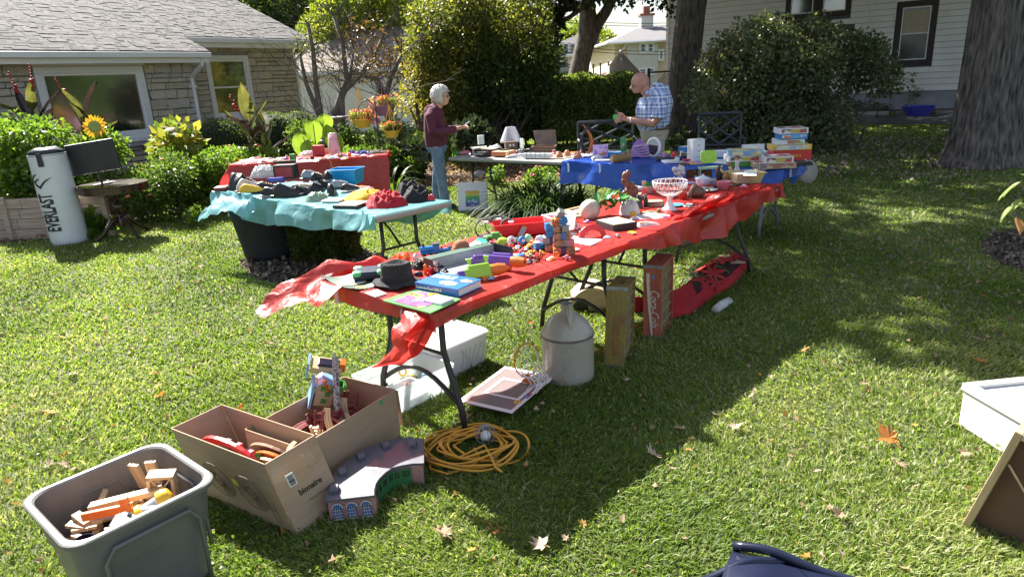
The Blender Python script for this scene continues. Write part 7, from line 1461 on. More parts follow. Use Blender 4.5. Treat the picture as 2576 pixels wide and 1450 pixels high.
# stack of picture cubes
m_cub={'blue': m_bluep,'brown': Mart('cube_brown',[(.10,.05,.03),(.35,.2,.12),(.06,.03,.02),(.5,.35,.25)],150),'orange': M('cube_orange',(.55,.17,.05),.5,.3,40),'grey': M('cube_grey',(.25,.27,.27),.5,.2,30),'tan': M('cube_tan',(.33,.22,.12),.5,.2,30),'navy': M('cube_navy',(.04,.05,.16),.5,.3,30),'pink': m_pinkp}
for i,(x,y,c_) in enumerate(((960,890,'brown'),(960,815,'navy'),(965,740,'blue'),(1070,950,'orange'),(1140,950,'navy'),(1070,880,'brown'),(1140,885,'orange'),(1140,825,'blue'),(1075,800,'brown'),(1070,735,'brown'),(1200,860,'grey'),(1200,790,'tan'),(1190,715,'grey'),(1060,675,'tan'),(975,655,'blue'),(1210,930,'tan'),(1260,830,'pink'),(1270,900,'orange'),(1050,610,'orange'),(1140,640,'blue'),(1110,590,'grey'),(920,860,'grey'))):
    gy=935+(15 if x > 1030 else -30)+(x-1000)*-.05;dz=max(0,(gy-y))/75;p,m=loc_('b',x,gy if dz < .6 else gy-12);a=.041;k=round(dz)
    lb_='%s picture cube in the %s column of the cube pile, %s layer' % (c_,['leftmost','second','third','rightmost'][min(3,max(0,int((x-900)/95)))],['ground','second','third','fourth','fifth','sixth','seventh'][min(k,6)])
    while lb_ in used: lb_ += ', tucked behind'
    used.append(lb_);T=thing('toy_cube',lb_,'toy cube',p+Vector((0,0,k*a)),R_(random.uniform(-25,25)),'toy picture cubes',rot=(.5,.4,.3) if k >= 4 and c_ != 'tan' else None);mb=MB();mb.box((0,.02,a/2),(a*.98,a*.98,a*.96));obj('cube',mb,m_cub[c_],T,bev=.002,seg=1)
    if c_ in ('brown','orange','tan'): mb=MB();mb.box((0,.02-a*.49-.0008,a/2),(a*.6,.001,a*.6));obj('printed_face',mb,m_cub['brown'] if c_ != 'brown' else m_cub['tan'],T)
for i,(x,y,ch_) in enumerate(((1070,860,'R'),(1065,925,'D'),(1205,900,'S'))): text(ch_,.035,m_orp,None,TR(tuple(QW('b',x,y+40,ZC)+Vector((0,-.03,.02+.03*(i == 0)))),rx=R_(90)),ext=.004,bold=.002);tag(bpy.context.scene.collection.objects[-1],'orange red letter %s standing at the foot of the cube pile' % ch_,'toy letter','toy letters');bpy.context.scene.collection.objects[-1].name='toy_letter'
p=QW('b',1110,610,ZC);T=thing('plastic_tub','clear white plastic tub full of bags behind the cubes','tub',p+Vector((0,.05,0)),R_(20));mb=MB();mb.tray(.15,.12,.09,.003,1.15);obj('tub',mb,m_frost,T);heap('plastic_bags','crinkled clear bags heaped in the plastic tub','bag','b',1120,600,330,.10,.07,m_film,z=ZC+.05,seed=7)
for i,(pts,lab) in enumerate((([(690,500),(960,560),(1100,470),(1010,405)],'empty red wooden tray left of the picture frames'),([(1000,405),(1290,470),(1430,400),(1180,345)],'thin wooden picture frame with grey picture'),([(1170,365),(1400,400),(1480,330),(1400,285)],'wooden picture frame beside the melon shaped pot'))):
    q=[QW('b',x,y,ZC) for x,y in pts];b=qT(q);w_,d_=(q[1]-q[0]).length,(q[3]-q[0]).length;T=thing('picture_frame',lab,'picture frame',(0,0,0));T.matrix_world=b;mt=M('red_wood',(.40,.10,.05),.5) if i == 0 else m_woodl
    for x0,y0,a,c_ in ((0,-d_/2+.01,w_,.02),(0,d_/2-.01,w_,.02),(-w_/2+.01,0,.02,d_-.042),(w_/2-.01,0,.02,d_-.042)): mb=MB();mb.box((x0,y0,.009),(a,c_,.018));obj('frame_bar',mb,mt,T,bev=.002,seg=1)
    mb=MB();mb.box((0,0,.004),(w_-.04,d_-.04,.004));obj('picture',mb,m_marp if i == 0 else Mart('old_photo',[(.35,.36,.36),(.22,.22,.23),(.5,.5,.48)],20),T)
p,m=loc_('b',1530,460);mb=MB();mb.ball((0,0,0),130*m,40,16);mb.v=[(x*(1+.17*abs(math.cos(4*math.atan2(y,x)))**.5-.05),y*(1+.17*abs(math.cos(4*math.atan2(y,x)))**.5-.05),z*1.15) for x,y,z in mb.v];one('ribbed_gourd','big pale ribbed gourd shaped like a melon','gourd',mb,M('gourd_skin',(.52,.45,.35),.7,.25,6,.4,40),p+Vector((0,.05,125*m)),rot=(R_(20),R_(24),0),smooth=True)
T=thing('artificial_plant','artificial leafy plant lying behind the lap desk','plant',QW('b',1790,400,ZC));p0=T.location.copy()
for i in range(26):
    a=random.uniform(0,6.3);broadleaf(random.uniform(.08,.13),random.uniform(.05,.07),[m_greenp,M('leaf_green_fresh',(.12,.24,.03),.4,.3,9,trans=.35),M('leaf_deep',(.03,.08,.03),.4,.3,9,trans=.2)][i % 3],T,TR((random.uniform(-.10,.10),random.uniform(-.06,.06),random.uniform(.02,.12))) @ Euler((random.uniform(.1,1.2),0,a)).to_matrix().to_4x4(),curl=.3)
def bag(lab,t,x,y,w,d,h,mat=None,seed=1,z=ZC,cat='bag',name='plastic_bag'): return heap(name,lab,cat,t,x,y,w,d,h,mat or M('white_bag_film',(.72,.72,.75),.3,.05,5,.8,22,trans=.3),seed=seed,z=z,fold=16,flat=.75)
bag('white knotted plastic shopping bag beside the artificial plant','b',2090,400,300,.14,.13,seed=3)
p,m=loc_('b',1550,690);T=thing('lap_desk','red arch handled lap desk with a white sheet on the near table','lap desk',p,R_(14));w_=400*m;mb=MB();ar=[(math.cos(R_(a)),math.sin(R_(a))) for a in range(0,181,12)]
mb.prism([(x*w_/2,y*w_*.42) for x,y in ar]+[(x*w_*.30,y*w_*.22) for x,y in ar[::-1]],-.012,.012,TR((0,0,.002),rx=R_(78)));obj('handle',mb,m_redp,T,bev=.004);o,q,c=sheetq('white_sheet','white thin board lying before the red arch','paper',[(1230,760),(1520,815),(1690,735),(1290,680)],'b',m_paper,.006)
q=[QW('b',x,y,ZC) for x,y in ((1640,560),(1890,640),(2140,530),(1850,490))];b=qT(q);w_,d_=(q[1]-q[0]).length,(q[3]-q[0]).length;T=thing('shadow_box','black framed shadow box with a cream picture lying on the near table','picture frame',(0,0,0));T.matrix_world=b;mb=MB();mb.box((0,0,.02),(w_,d_,.04));obj('frame',mb,m_dk,T,bev=.002);mb=MB();mb.box((0,0,.0408),(w_*.92,d_*.9,.002));obj('picture',mb,Mart('cream_print',[(.66,.62,.52),(.6,.56,.45),(.7,.66,.56),(.45,.38,.2)],14),T)
bag('clear plastic wrapping with an amber roll right of the shadow box','b',2300,560,380,.10,.025,m_film,9,name='plastic_wrap');p,m=loc_('b',2270,545);mb=MB();mb.lathe([(20*m,-70*m),(20*m,70*m)],16,TR(ry=R_(90)));one('amber_roll','amber brown roll in clear wrapping','roll',mb,M('amber',(.45,.16,.03),.3),p+Vector((0,0,.018)),R_(10))
bag('flat clear plastic sheet left of the footed bowl','c',800,720,560,.16,.02,m_film,12,name='plastic_wrap')
heap('letter_pile','paper and cable heap between bag and shadow box','papers','b',2380,420,330,.10,.02,m_paper,seed=14)
# ---- far red table
m_fig=M('pale_porcelain',(.62,.58,.62),.2,.15,30)
T=thing('carved_monkeys','brown carved wooden monkey group beside a round basket','carving',loc_('c',520,450)[0]);m=loc_('c',520,450)[1];mb=MB();mb.lathe([(75*m,0),(85*m,60*m),(72*m,130*m),(60*m,130*m)],20,TR((.02,.03,0)));obj('basket',mb,M('basket_weave',(.20,.12,.08),.8,.4,40,.6,90),T,smooth=True);mb=MB()
for k in range(9): mb.ball((random.uniform(-.05,.02),random.uniform(-.01,.02),.03+.02*k),random.uniform(.018,.03),8,6,sz=1.3)
obj('figures',mb,m_brz,T,smooth=True)
T=thing('footed_bowl','white latticework bowl on a tall foot at the table edge','bowl',loc_('c',1000,600)[0]);m=loc_('c',1000,600)[1];mb=MB();mb.lathe([(100*m,0),(96*m,12*m),(60*m,40*m),(34*m,90*m),(28*m,130*m),(45*m,165*m),(90*m,180*m),(60*m,172*m),(1e-4,172*m)],32);obj('foot',mb,m_cer,T,smooth=True,angle=50)
mb=MB()
def ring(r,z,q): mb.tube([(r*math.cos(a),r*math.sin(a),z) for a in np.linspace(0,2*math.pi,41)[:-1]],q,6,closed=True)
ring(205*m,345*m,7*m);ring(95*m,185*m,5*m);obj('rim',mb,m_cer,T,smooth=True);mb=MB();ring(178*m,255*m,6*m);obj('red_band',mb,m_marp,T,smooth=True);mb=MB();ng=22
for k in range(ng):
    a0=2*math.pi*k/ng;
    for s_ in (1,-1):
        for (r0,z0_),(r1,z1_) in (((97,188),(178,255)),((178,258),(204,340))): a1=a0+s_*math.pi/ng;am=(a0+a1)/2;rm=(r0+r1)/2*1.06;mb.tube([(r0*m*math.cos(a0),r0*m*math.sin(a0),z0_*m),(rm*m*math.cos(am),rm*m*math.sin(am),(z0_+z1_)/2*m),(r1*m*math.cos(a1),r1*m*math.sin(a1),z1_*m)],4*m,4)
obj('lattice',mb,m_cer,T,smooth=True)
bx('wooden_box','black and wood jewellery box with a straw top left of the footed bowl','box','c',840,575,190,70,.09,0,m_dk,art=m_choc,top=M('straw',(.55,.42,.25),.8,.3,60));T=thing('shell_dish','shell dish of green grapes with a metal foot','dish',loc_('c',760,400)[0]);mb=MB();mb.lathe([(.02,0),(.02,.03),(.05,.05),(.075,.065),(.07,.062),(.001,.04)],20,sy=.7);obj('dish',mb,m_fig,T,smooth=True);mb=MB();[mb.ball((random.uniform(-.04,.04),random.uniform(-.02,.02),random.uniform(.05,.09)),.011,8,6) for k in range(24)];obj('grapes',mb,m_greenp,T,smooth=True)
heap('black_camera','black rounded gadget behind the white bag','gadget','c',640,590,110,.07,.10,m_dk,seed=6,fold=3,flat=1);lat('blue_dish','light blue fluted plastic dish behind the bowl foot','dish','c',1075,555,[(50,0),(90,18),(96,22),(60,12),(1,8)],M('sky_blue_plastic',(.10,.40,.75),.3),z=ZC);heap('black_gadget','black gadget between basket and jewellery box','gadget','c',720,570,70,.05,.07,m_dk,seed=5,flat=1);lat('red_glass','red glass vase hidden behind the footed bowl','vase','c',1160,480,[(40,0),(55,60),(42,95),(38,90)],M('red_glass',(.5,.04,.02),.1,trans=.4,spec=.8))
T=thing('dragon_teapot','brown pottery teapot with a dragon spout and curled handle','teapot',loc_('c',1330,450)[0]);m=loc_('c',1330,450)[1];mb=MB();mb.lathe([(60*m,0),(95*m,40*m),(100*m,80*m),(60*m,120*m),(25*m,130*m),(15*m,150*m),(1e-4,152*m)],24);obj('pot',mb,m_brz,T,smooth=True);mb=MB();mb.tube([(95*m,0,90*m),(130*m,0,110*m),(150*m,0,80*m),(120*m,0,40*m)],9*m,8);obj('handle',mb,m_brz,T,smooth=True);mb=MB();mb.tube([(-60*m,-.02,10*m),(-110*m,-.04,-30*m+.03),(-90*m,-.03,90*m),(-50*m,-.02,150*m),(-20*m,-.01,150*m)],[20*m,26*m,24*m,24*m,16*m],8);mb.v=[tuple(Vector(v)*(1+.12*mnoise.noise(Vector(v)*60))) for v in mb.v];obj('dragon',mb,M('brown_pottery_pale',(.30,.19,.12),.6,.4,30,.6,60),T,smooth=True)
lat('plate_stack','stack of white plates under the covered dish','plates','c',1430,370,[(100,0),(150,18),(152,24),(60,30),(1,30)],m_cer);lat('covered_dish','white covered ceramic dish with knob and blue pattern','dish','c',1400,320,[(60,20),(80,40),(84,95),(92,100),(50,120),(14,130),(18,145),(1,150)],M('patterned_ceramic',(.78,.78,.78),.12,.02,3,spec=.7,col2=(.5,.55,.78)))
for i,(y,r_) in enumerate(((345,74),(330,78),(315,84))): lat('pink_bowl',['lowest','middle','top'][i]+' of the nested pink plastic bowls','bowl','c',1650,350,[(r_*.7,18*i),(r_+4,56+18*i),(r_+1,58+18*i),(r_*.66,22+18*i),(1,22+18*i)],m_pinkp,group='nested pink bowls')
T=thing('dragon_figurine','pale winged dragon figurine left of the toy chair','figurine',loc_('c',1110,240)[0]);mb=MB()
for k in range(14): mb.ball((random.uniform(-.05,.04),random.uniform(-.02,.02),random.uniform(.01,.12)),random.uniform(.014,.026),8,6)
mb.prism([(-.02,.05),(.06,.06),(.05,.12),(.0,.14)],-.003,.003,TR(rx=R_(90)));obj('figurine',mb,m_fig,T,smooth=True)
p,m=loc_('c',1470,210);T=thing('toy_high_chair','lime green toy high chair towering over the ornaments','toy chair',p,R_(-4));mb=MB();mb.prism([(x,y) for x,y in rrect(190*m,150*m,40*m)],-.006,.006,TR((0,.02,245*m),rx=R_(78)));mb.prism([(x,y) for x,y in rrect(120*m,90*m,25*m)],.006,.012,TR((0,.02,245*m),rx=R_(78)));obj('backrest',mb,m_limep,T,bev=.003);mb=MB();mb.box((0,-.01,118*m),(240*m,.09,22*m));obj('seat',mb,M('pale_lime_plastic',(.52,.70,.45),.4,trans=.3),T,bev=.004)
for x,y in ((-1,-1),(1,-1),(-1,1),(1,1)): mb=MB();mb.tube([(x*105*m,y*.04,110*m),(x*112*m,y*.045,0)],6*m,6);obj('leg',mb,_mats['pale_lime_plastic'] if x < 0 else m_orp,T)
m_lampp=Mart('lamplit_print',[(.12,.05,.02),(.30,.12,.03),(.05,.025,.02),(.5,.22,.05),(.09,.04,.02)],38)
bx('picture_block','dark brown picture of lamplit windows left of the toy chair','picture','c',1275,215,140,100,.02,3,m_dk,art=m_lampp,bev=.002);bx('picture_block','dark brown lamplit picture behind the toy chair','picture','c',1445,212,130,90,.02,3,m_dk,art=m_lampp,bev=.002)
T=thing('penguin_figure','dark slim carved bird figure beside the rooster','figurine',loc_('c',1600,265)[0]);mb=MB();mb.lathe([(.022,0),(.026,.03),(.030,.07),(.018,.11),(.019,.125),(.008,.14),(1e-4,.145)],14,sy=.7);mb.tube([(.0,0,.13),(-.03,0,.125)],[.006,.002],6);obj('bird',mb,m_dk,T,smooth=True)
T=thing('rooster','yellow ceramic rooster with red comb','figurine',loc_('c',1690,260)[0]);m_roo=M('rooster_yellow',(.55,.42,.16),.4,.3,30);mb=MB();mb.ball((0,0,.055),.042,14,9,sx=1.2,sy=.6);mb.tube([(.03,0,.07),(.03,0,.11),(.02,0,.13)],[.02,.015,.013],10);mb.tube([(-.03,0,.07),(-.06,0,.10),(-.06,0,.13),(-.04,0,.14)],[.02,.018,.012,.006],8);mb.lathe([(.03,0),(.012,.03)],12);obj('body',mb,m_roo,T,smooth=True);mb=MB();[mb.ball((.01+.009*k,0,.147+.004*(k % 2)),.008,6,5) for k in range(3)];mb.ball((.038,0,.115),.007,6,5);obj('comb',mb,m_redp,T,smooth=True)
T=thing('lady_figurine','tall dark haired lady figurine in pale dress','figurine',loc_('c',1810,190)[0]);mb=MB();mb.lathe([(.035,0),(.03,.05),(.015,.09),(.022,.12),(.012,.14)],14,sy=.7);obj('dress',mb,m_fig,T,smooth=True);mb=MB();mb.ball((0,0,.16),.016,10,8);obj('head',mb,m_skin,T,smooth=True);mb=MB();mb.ball((.004,.006,.162),.019,10,8);mb.lathe([(.026,.172),(.012,.185)],14);obj('hair_and_hat',mb,m_brz,T,smooth=True)
p,m=loc_('c',1960,290);T=thing('yellow_basin','pale yellow plastic basin with a wavy rim','basin',p+Vector((0,.08,0)),R_(5));mb=MB();mb.tray(270*m,.15,125*m,.004,1.32,rim=.012);obj('basin',mb,M('pale_yellow_plastic',(.70,.60,.30),.4,.05,5,trans=.25),T,bev=.006);bx('handled_box','brown and white carton with a handle slot sitting in the basin','box','c',1890,280,160,110,.10,8,m_kraft,z=ZC+.02,top=m_whitep,bev=.002);sheetq('white_handle_card','white card flap with oval handle hole over the basin','box',[(1890,190),(2050,190),(2060,130),(1900,125)],'c',m_paper,.004,z=ZC+.09)
lat('metal_tray','round metal plate on the dark stand beside the pink bowls','plate','c',1790,310,[(50,0),(85,12),(88,16),(60,10),(1,8)],M('pewter',(.45,.40,.36),.25,.2,10,metal=.7));T=thing('candelabra','silver beaded candelabra behind the yellow basin','candle holder',loc_('c',2090,230)[0]);mb=MB();mb.lathe([(.03,0),(.008,.02),(.006,.09)],12)
for k in range(5): x=-.05+.025*k;mb.tube([(0,0,.06),(x,0,.08),(x,0,.10)],.004,6);mb.ball((x,0,.11),.011,8,6);mb.ball((x,0,.13),.010,8,6)
obj('arms',mb,M('silver_beads',(.30,.28,.34),.2,.2,20,metal=.8),T,smooth=True)
bx('butter_knife','cream handled knife lying on the red sheet','knife','c',1330,585,150,10,.02,-4,m_paper);heap('grey_cloth','grey crumpled cloth in front of the white bag','cloth','c',760,650,260,.05,.02,m_kraft,seed=22);bx('white_napkins','white napkin packs left of the grape dish','napkins','c',640,370,110,40,.08,20,m_paper);bx('lilac_card','pale lilac card behind the footed bowl','card','c',1250,290,140,16,.08,0,M('lilac_card',(.5,.45,.7),.6));lat('small_cup','small patterned cup right of the covered dish','cup','c',1520,300,[(24,0),(34,50),(31,50),(22,6),(1,6)],m_lbl)

# ---- grey and blue tables
bx('black_game_box','flat black board game box on the grey table','game box','d',320,465,230,52,.2,-30,m_dk,txt='MONOPOLY',ts=.03);bx('flat_board','black edged flat board lying on the black game box','board','d',390,400,300,22,.2,-25,m_dk,z=ZC+.055,top=m_kraft)
bx('orange_game_box','orange board game box right of the black one','game box','d',600,468,260,60,.2,-32,M('orange_card',(.60,.20,.09),.5),top=m_kraft);lat('white_pan','white oval pan stacked behind the black game box','pan','d',330,410,[(80,20),(105,60),(112,62),(80,50),(1,50)],m_cer,sy=.7);bx('white_book','white book standing upright on the pan','book','d',365,315,80,115,.04,25,m_paper,z=ZC+.04,bev=.002)
heap('glass_dishes','glass and foil dishes behind the flat board','dishes','d',530,370,200,.14,.06,m_frost,seed=31);heap('black_cables','black cables and clips right of the wooden basket','cables','d',880,410,220,.12,.035,m_dk,seed=32,fold=20);heap('toy_wreath','green and blue craft bits at the left end of the grey table','craft','d',40,440,110,.10,.05,m_greenp,seed=33,fold=20);heap('pink_cloth','pink folded cloth at the left end of the grey table','cloth','d',150,435,160,.10,.05,m_pinkp,seed=34)
T=thing('table_lamp','white pleated lampshade lamp on the grey table','lamp',loc_('d',745,300,ZC+.0)[0]);m=loc_('d',745,300)[1];mb=MB();n=72;vs=[]
for r,z in ((135,0),(133,20),(62,185),(60,190)): vs += [(r*m*(1+.025*(k % 2))*math.cos(2*math.pi*k/n),r*m*(1+.025*(k % 2))*math.sin(2*math.pi*k/n),z*m+.02) for k in range(n)]
mb.add(vs,[(j*n+i,j*n+(i+1) % n,(j+1)*n+(i+1) % n,(j+1)*n+i) for j in range(3) for i in range(n)]);obj('lamp_shade',mb,M('shade_fabric',(.74,.72,.76),.8,.03,5,trans=.4),T,solid=.002);mb=MB();mb.lathe([(.06,0),(.065,.01),(.02,.03)],16);obj('lamp_base',mb,m_cer,T,smooth=True)
T=bx('wooden_basket','small wooden house shaped basket with two windows under the lampshade','basket','d',755,395,155,110,.12,8,m_choc,bev=.002)
for x in (-.02,.025): mb=MB();mb.box((x,-.002,.075),(.022,.003,.03));obj('window',mb,m_paper,T)
lat('dark_tin','round dark tin on the orange game box','tin','d',660,405,[(70,0),(74,10),(70,28),(1,30)],m_dk,z=ZC+.045);bx('pale_bottle','pale green plastic bottle behind the lampshade','bottle','d',885,370,50,130,.05,0,m_frost,bev=.01)
T=thing('wooden_chest','open dark wooden chest with a raised worn lid','chest',loc_('d',1170,410)[0],R_(-10));m=loc_('d',1170,410)[1];mb=MB();mb.tray(300*m,.22,70*m,.012,1.0);obj('chest',mb,m_choc,T);mb=MB();mb.add([(-125*m,.22,60*m),(150*m,.22,60*m),(130*m,.26,255*m),(-165*m,.26,255*m)],[(0,1,2,3)]);obj('lid',mb,M('worn_lid',(.16,.11,.08),.4,.35,9,.3),T,solid=.02)
T=thing('white_trays','white plastic divided tray on the grey table edge','tray',loc_('d',1090,490)[0]+Vector((0,.06,0)),R_(-28));m=loc_('d',1090,490)[1]
for k in range(6): mb=MB();mb.tray(56*m,.11,48*m,.003,1.12,TR(((-2.5+k)*66*m,0,0)));obj('compartment',mb,m_whitep,T)
bag('crinkled white bags left of the divided tray','d',790,475,230,.1,.03,None,41)
for i,(s_,mt,lab) in enumerate(((1,m_dk,'black twisted horn sculpture'),(-1,m_orp,'orange twisted horn sculpture crossing it'))):
    p,m=loc_('d',1720,430);mb=MB();mb.tube([Vector((s_*x*m,.01*i,z*m)) for x,z in ((-22,0),(-60,70),(-72,150),(-45,240),(0,310),(45,370))],[.012,.026,.026,.018,.011,.004],10);one('horn_sculpture',lab+' on the blue table end','sculpture',mb,mt if i == 0 else M('polished_horn',(.50,.12,.03),.2,.3,9),p,group='horn sculptures',smooth=True)
for i,(x,y,w) in enumerate(((1370,490,110),(1470,470,100),(1600,495,120))): heap('clay_ornament',['left','middle','right'][i]+' of three orange clay ornaments at the blue sheet end','ornament','d',x,y,w,.09,.07,M('terracotta',(.55,.22,.10),.7,.3,12),seed=50+i,fold=5,flat=.9,group='clay ornaments')
lat('white_dish','white dish behind the clay ornaments','dish','d',1720,480,[(50,0),(80,30),(76,32),(1,12)],m_cer);bx('toy_doll_box','pink and lilac toy carton right of the horns','toy box','d',1895,475,190,150,.08,-12,M('lilac_box',(.62,.45,.70),.5),art=Mart('doll_art',[(.62,.30,.55),(.75,.65,.78),(.35,.15,.45),(.5,.2,.1),(.70,.45,.65)],24),bev=.002);bag('white tissue bundle in front of the lilac toy carton','d',1860,500,150,.08,.04,None,43)
T=thing('green_bottle','tall green soap bottle below the man\'s hands','bottle',loc_('d',2190,410)[0]);mb=MB();mb.lathe([(.04,0),(.042,.02),(.04,.13),(.028,.17),(.02,.18),(.001,.185)],20,sy=.6);obj('bottle',mb,M('green_gloss',(.04,.33,.09),.25),T,smooth=True,angle=50);mb=MB();mb.box((0,-.026,.08),(.045,.004,.07));obj('printed_label',mb,Mart('bottle_art',[(.25,.08,.04),(.05,.30,.08),(.6,.5,.35)],60),T)
bx('blue_tray','flat blue and clear tray below the green bottle','tray','d',2050,470,230,50,.16,-15,m_bluep,top=m_lbl);bx('white_booklet','white booklets lying on the blue sheet edge','booklet','d',1930,530,230,14,.14,-20,m_paper)
T=thing('rolled_mat','rolled tan and brown mat on the blue sheet','mat',loc_('d',2180,540)[0],R_(10));mb=MB()
for k in range(3): mb.tube([(-.12+.01*k,.0,.045-.0),(.10,.06,.045)],.045-.012*k,16)
mb.tube([(-.125,-.002,.045),(-.11,.0,.045)],[.024,.024],12);obj('roll',mb,M('tan_mat',(.38,.24,.10),.8,.12,6,.3,120,col2=(.2,.1,.06)),T,smooth=True,angle=50)
for k in range(5): p,m=loc_('d',2410,490);mb=MB();mb.grid(lambda a,b: ((a-.5)*(230-8*k)*m+.004*math.sin(b*9),b*.16,.027*k+.02+.006*math.sin(a*7+k)),8,6);one('folded_towel','lilac pink folded towel, %s of the towel stack' % ['bottom','second from below','middle','second from the top','top'][k],'towel',mb,m_lilcl,p,R_(-12),'stack of lilac towels',smooth=True,solid=.024)
heap('purple_bathmat','purple fluffy cloth on top behind the towel stack','cloth','d',2400,440,220,.12,.16,M('purple_fluff',(.38,.20,.50),.95,.2,20,.8,100),seed=61,fold=4,flat=.9)
p,m=loc_('f',905,1255);T=thing('oval_mirror','cream oval framed hand mirror standing beside the towels','mirror',p+Vector((0,0,118*m)),rot=(R_(84),0,R_(-38)));mb=MB();mb.tube([(92*m*math.cos(a),118*m*math.sin(a),0) for a in np.linspace(0,6.283,33)[:-1]],22*m,8,closed=True);obj('frame',mb,m_cer,T,smooth=True);mb=MB();mb.lathe([(78*m,-.004),(78*m,.004)],28,sy=1.25);obj('glass',mb,m_glass,T)
def shoe(lab,t,x,y,rz,mt,sole,s=1.0,z=ZC,group='shoes',rot=None,high=0):
    T=thing('shoe',lab,'shoe',loc_(t,x,y,z)[0],R_(rz),group,rot=rot);K=TR(sc=(s,s,s));mb=MB();prof=[(-.13,.03,.06),(-.11,.037,.085),(-.06,.035,.08+high*.2),(-.01,.036,.068+high*.1),(.04,.043,.055),(.09,.045,.045),(.125,.03,.03)]
    def f(a,b): i=a*6;j=min(int(i),5);q=i-j;X,w,h=[prof[j][k]*(1-q)+prof[j+1][k]*q for k in range(3)];th=b*math.pi;e=min(1,.12+3*a,.12+3*(1-a));return (X,w*math.cos(th)*e,.015+h*math.sin(th)**.6*e)
    mb.grid(f,18,12,K);obj('upper',mb,mt,T,smooth=True);mb=MB();mb.prism([(-.135,-.025),(-.10,-.036),(0,-.034),(.07,-.046),(.12,-.034),(.138,0),(.12,.034),(.07,.046),(0,.034),(-.1,.036),(-.135,.025)],0,.02,K);obj('sole',mb,sole,T,bev=.004)
    mb=MB()
    for k in range(4): mb.box((.0+.022*k,0,.083-.008*k+high*.3*(1-k/4)),(.006,.05,.004),K)
    obj('laces',mb,sole if sole is not m_dk else m_greyp,T)
shoe('lilac sandal right of the oval mirror','f',1060,1270,70,m_lilcl,m_pinkp,.7,group='sandals on the blue table');shoe('coral red sandal beside the lilac one','f',1190,1265,75,m_redp,m_pinkp,.75,group='sandals on the blue table')
bx('black_folder','black flat electronics below the sandals','gadget','f',1120,1310,330,26,.14,-8,m_dk);bx('blue_carton','blue storage box behind the white fan carton','box','f',1390,1225,150,95,.16,10,m_bluep,top=m_whitep);heap('black_shoes','black shoes left of the white fan carton','shoes','f',1340,1270,140,.1,.05,m_leather,seed=71)
T=bx('white_fan_carton','tall white carton with an oval fan print on the blue table','box','f',1520,1320,175,290,.13,14,m_paper,bev=.002);m=loc_('f',1520,1320)[1];mb=MB();mb.tube([(175*m/2+.002,.065+.045*math.cos(a),.15+.085*math.sin(a)) for a in np.linspace(0,6.28,25)[:-1]],.004,5,closed=True);obj('printed_oval',mb,m_lbl,T);mb=MB();[mb.box((0,-.0015,.05+.06*k),(.05-.01*k,.001,.006)) for k in range(4)];obj('printed_mark',mb,m_greyp,T)
lat('hair_brush','wooden hair brush lying on the blue sheet edge','brush','f',1310,1370,[(80,0),(84,14),(60,24),(1,26)],m_choc,sy=.4);bx('red_tin','small red tin in front of the fan carton','tin','f',1365,1325,95,30,.06,0,m_redp);bx('white_small_box','low white box left of the hair brush','box','f',1160,1350,150,40,.08,0,m_paper);bx('green_booklet','pale green booklets beside the hair brush','booklet','f',1290,1345,130,14,.1,10,m_frost);bx('wooden_board','thin wooden board right of the hair brush','board','f',1500,1370,160,24,.08,5,m_woodl)
ga=lambda n,*c: Mart(n,list(c),16);A1=ga('game_art_red',(.6,.06,.06),(.7,.65,.6),(.15,.1,.1),(.5,.4,.1),(.65,.6,.62));A2=ga('game_art_blue',(.10,.28,.60),(.5,.2,.1),(.65,.65,.7),(.15,.4,.6),(.4,.1,.08));A3_=ga('game_art_green',(.30,.5,.12),(.7,.7,.68),(.45,.2,.12),(.7,.7,.65));A4=ga('game_art_yellow',(.65,.5,.1),(.7,.65,.45),(.2,.35,.6),(.7,.55,.2))
G_=[('e',1735,760,640,175,.27,m_redp,None,'Checkers',.045,0,'big red games compendium box at the bottom of the tall stack'),('e',1720,760,660,88,.27,m_yelp,A4,'TROUBLE',.06,180,'yellow board game box lying on the big red box'),('e',1685,760,470,88,.24,m_whitep,A3_,None,0,275,'white puzzle box with green ends in the tall stack'),('e',1740,760,460,88,.24,m_bluep,A2,None,0,368,'blue and white puzzle box near the top of the tall stack'),('e',1735,760,480,95,.24,m_whitep,A1,None,0,460,'white and red puzzle box topping the tall stack'),
  ('e',1450,905,690,95,.26,m_kraft,ga('game_art_tan',(.5,.4,.3),(.35,.15,.12),(.6,.6,.58)),None,0,0,'tan puzzle box under the red and white one at the front right'),('e',1500,905,480,115,.22,m_whitep,A1,None,0,97,'red ended white puzzle box on the tan one'),('e',830,870,340,90,.24,m_greenp,None,None,0,0,'green game box at the bottom of the left stack'),('e',900,870,560,95,.24,m_whitep,A1,None,0,92,'white puzzle box with red ends in the left stack'),('e',920,870,560,90,.24,m_lbl,A4,None,0,190,'blue and yellow puzzle box on top of the left stack')]
for t_,x,y,w,h,d,mt,art,tx,ts,up_,lab in G_:
    p,m=loc_(t_,x,y);bx('game_box',lab,'game box',t_,x,y,w,h,d,-9+random.uniform(-3,3),mt,z=ZC,art=art,txt=tx,ts=ts,tm=m_yelp if tx == 'Checkers' else None,group='board game and puzzle boxes',top=art,bev=.002);o=scene.objects[[q.name for q in scene.objects if q.name.startswith('game_box') and q.get('label') == lab][0]];o.location.z += up_*m
bx('white_carton','small white styrofoam box behind the toy chair','box','e',520,700,220,110,.12,0,m_paper);T=bx('open_white_carton','open white carton with raised lid behind the puzzle boxes','box','e',1130,720,400,110,.2,-5,m_paper);m=loc_('e',1130,720)[1];mb=MB();mb.box((0,.2,160*m),(400*m,.004,110*m));obj('lid',mb,m_paper,T)
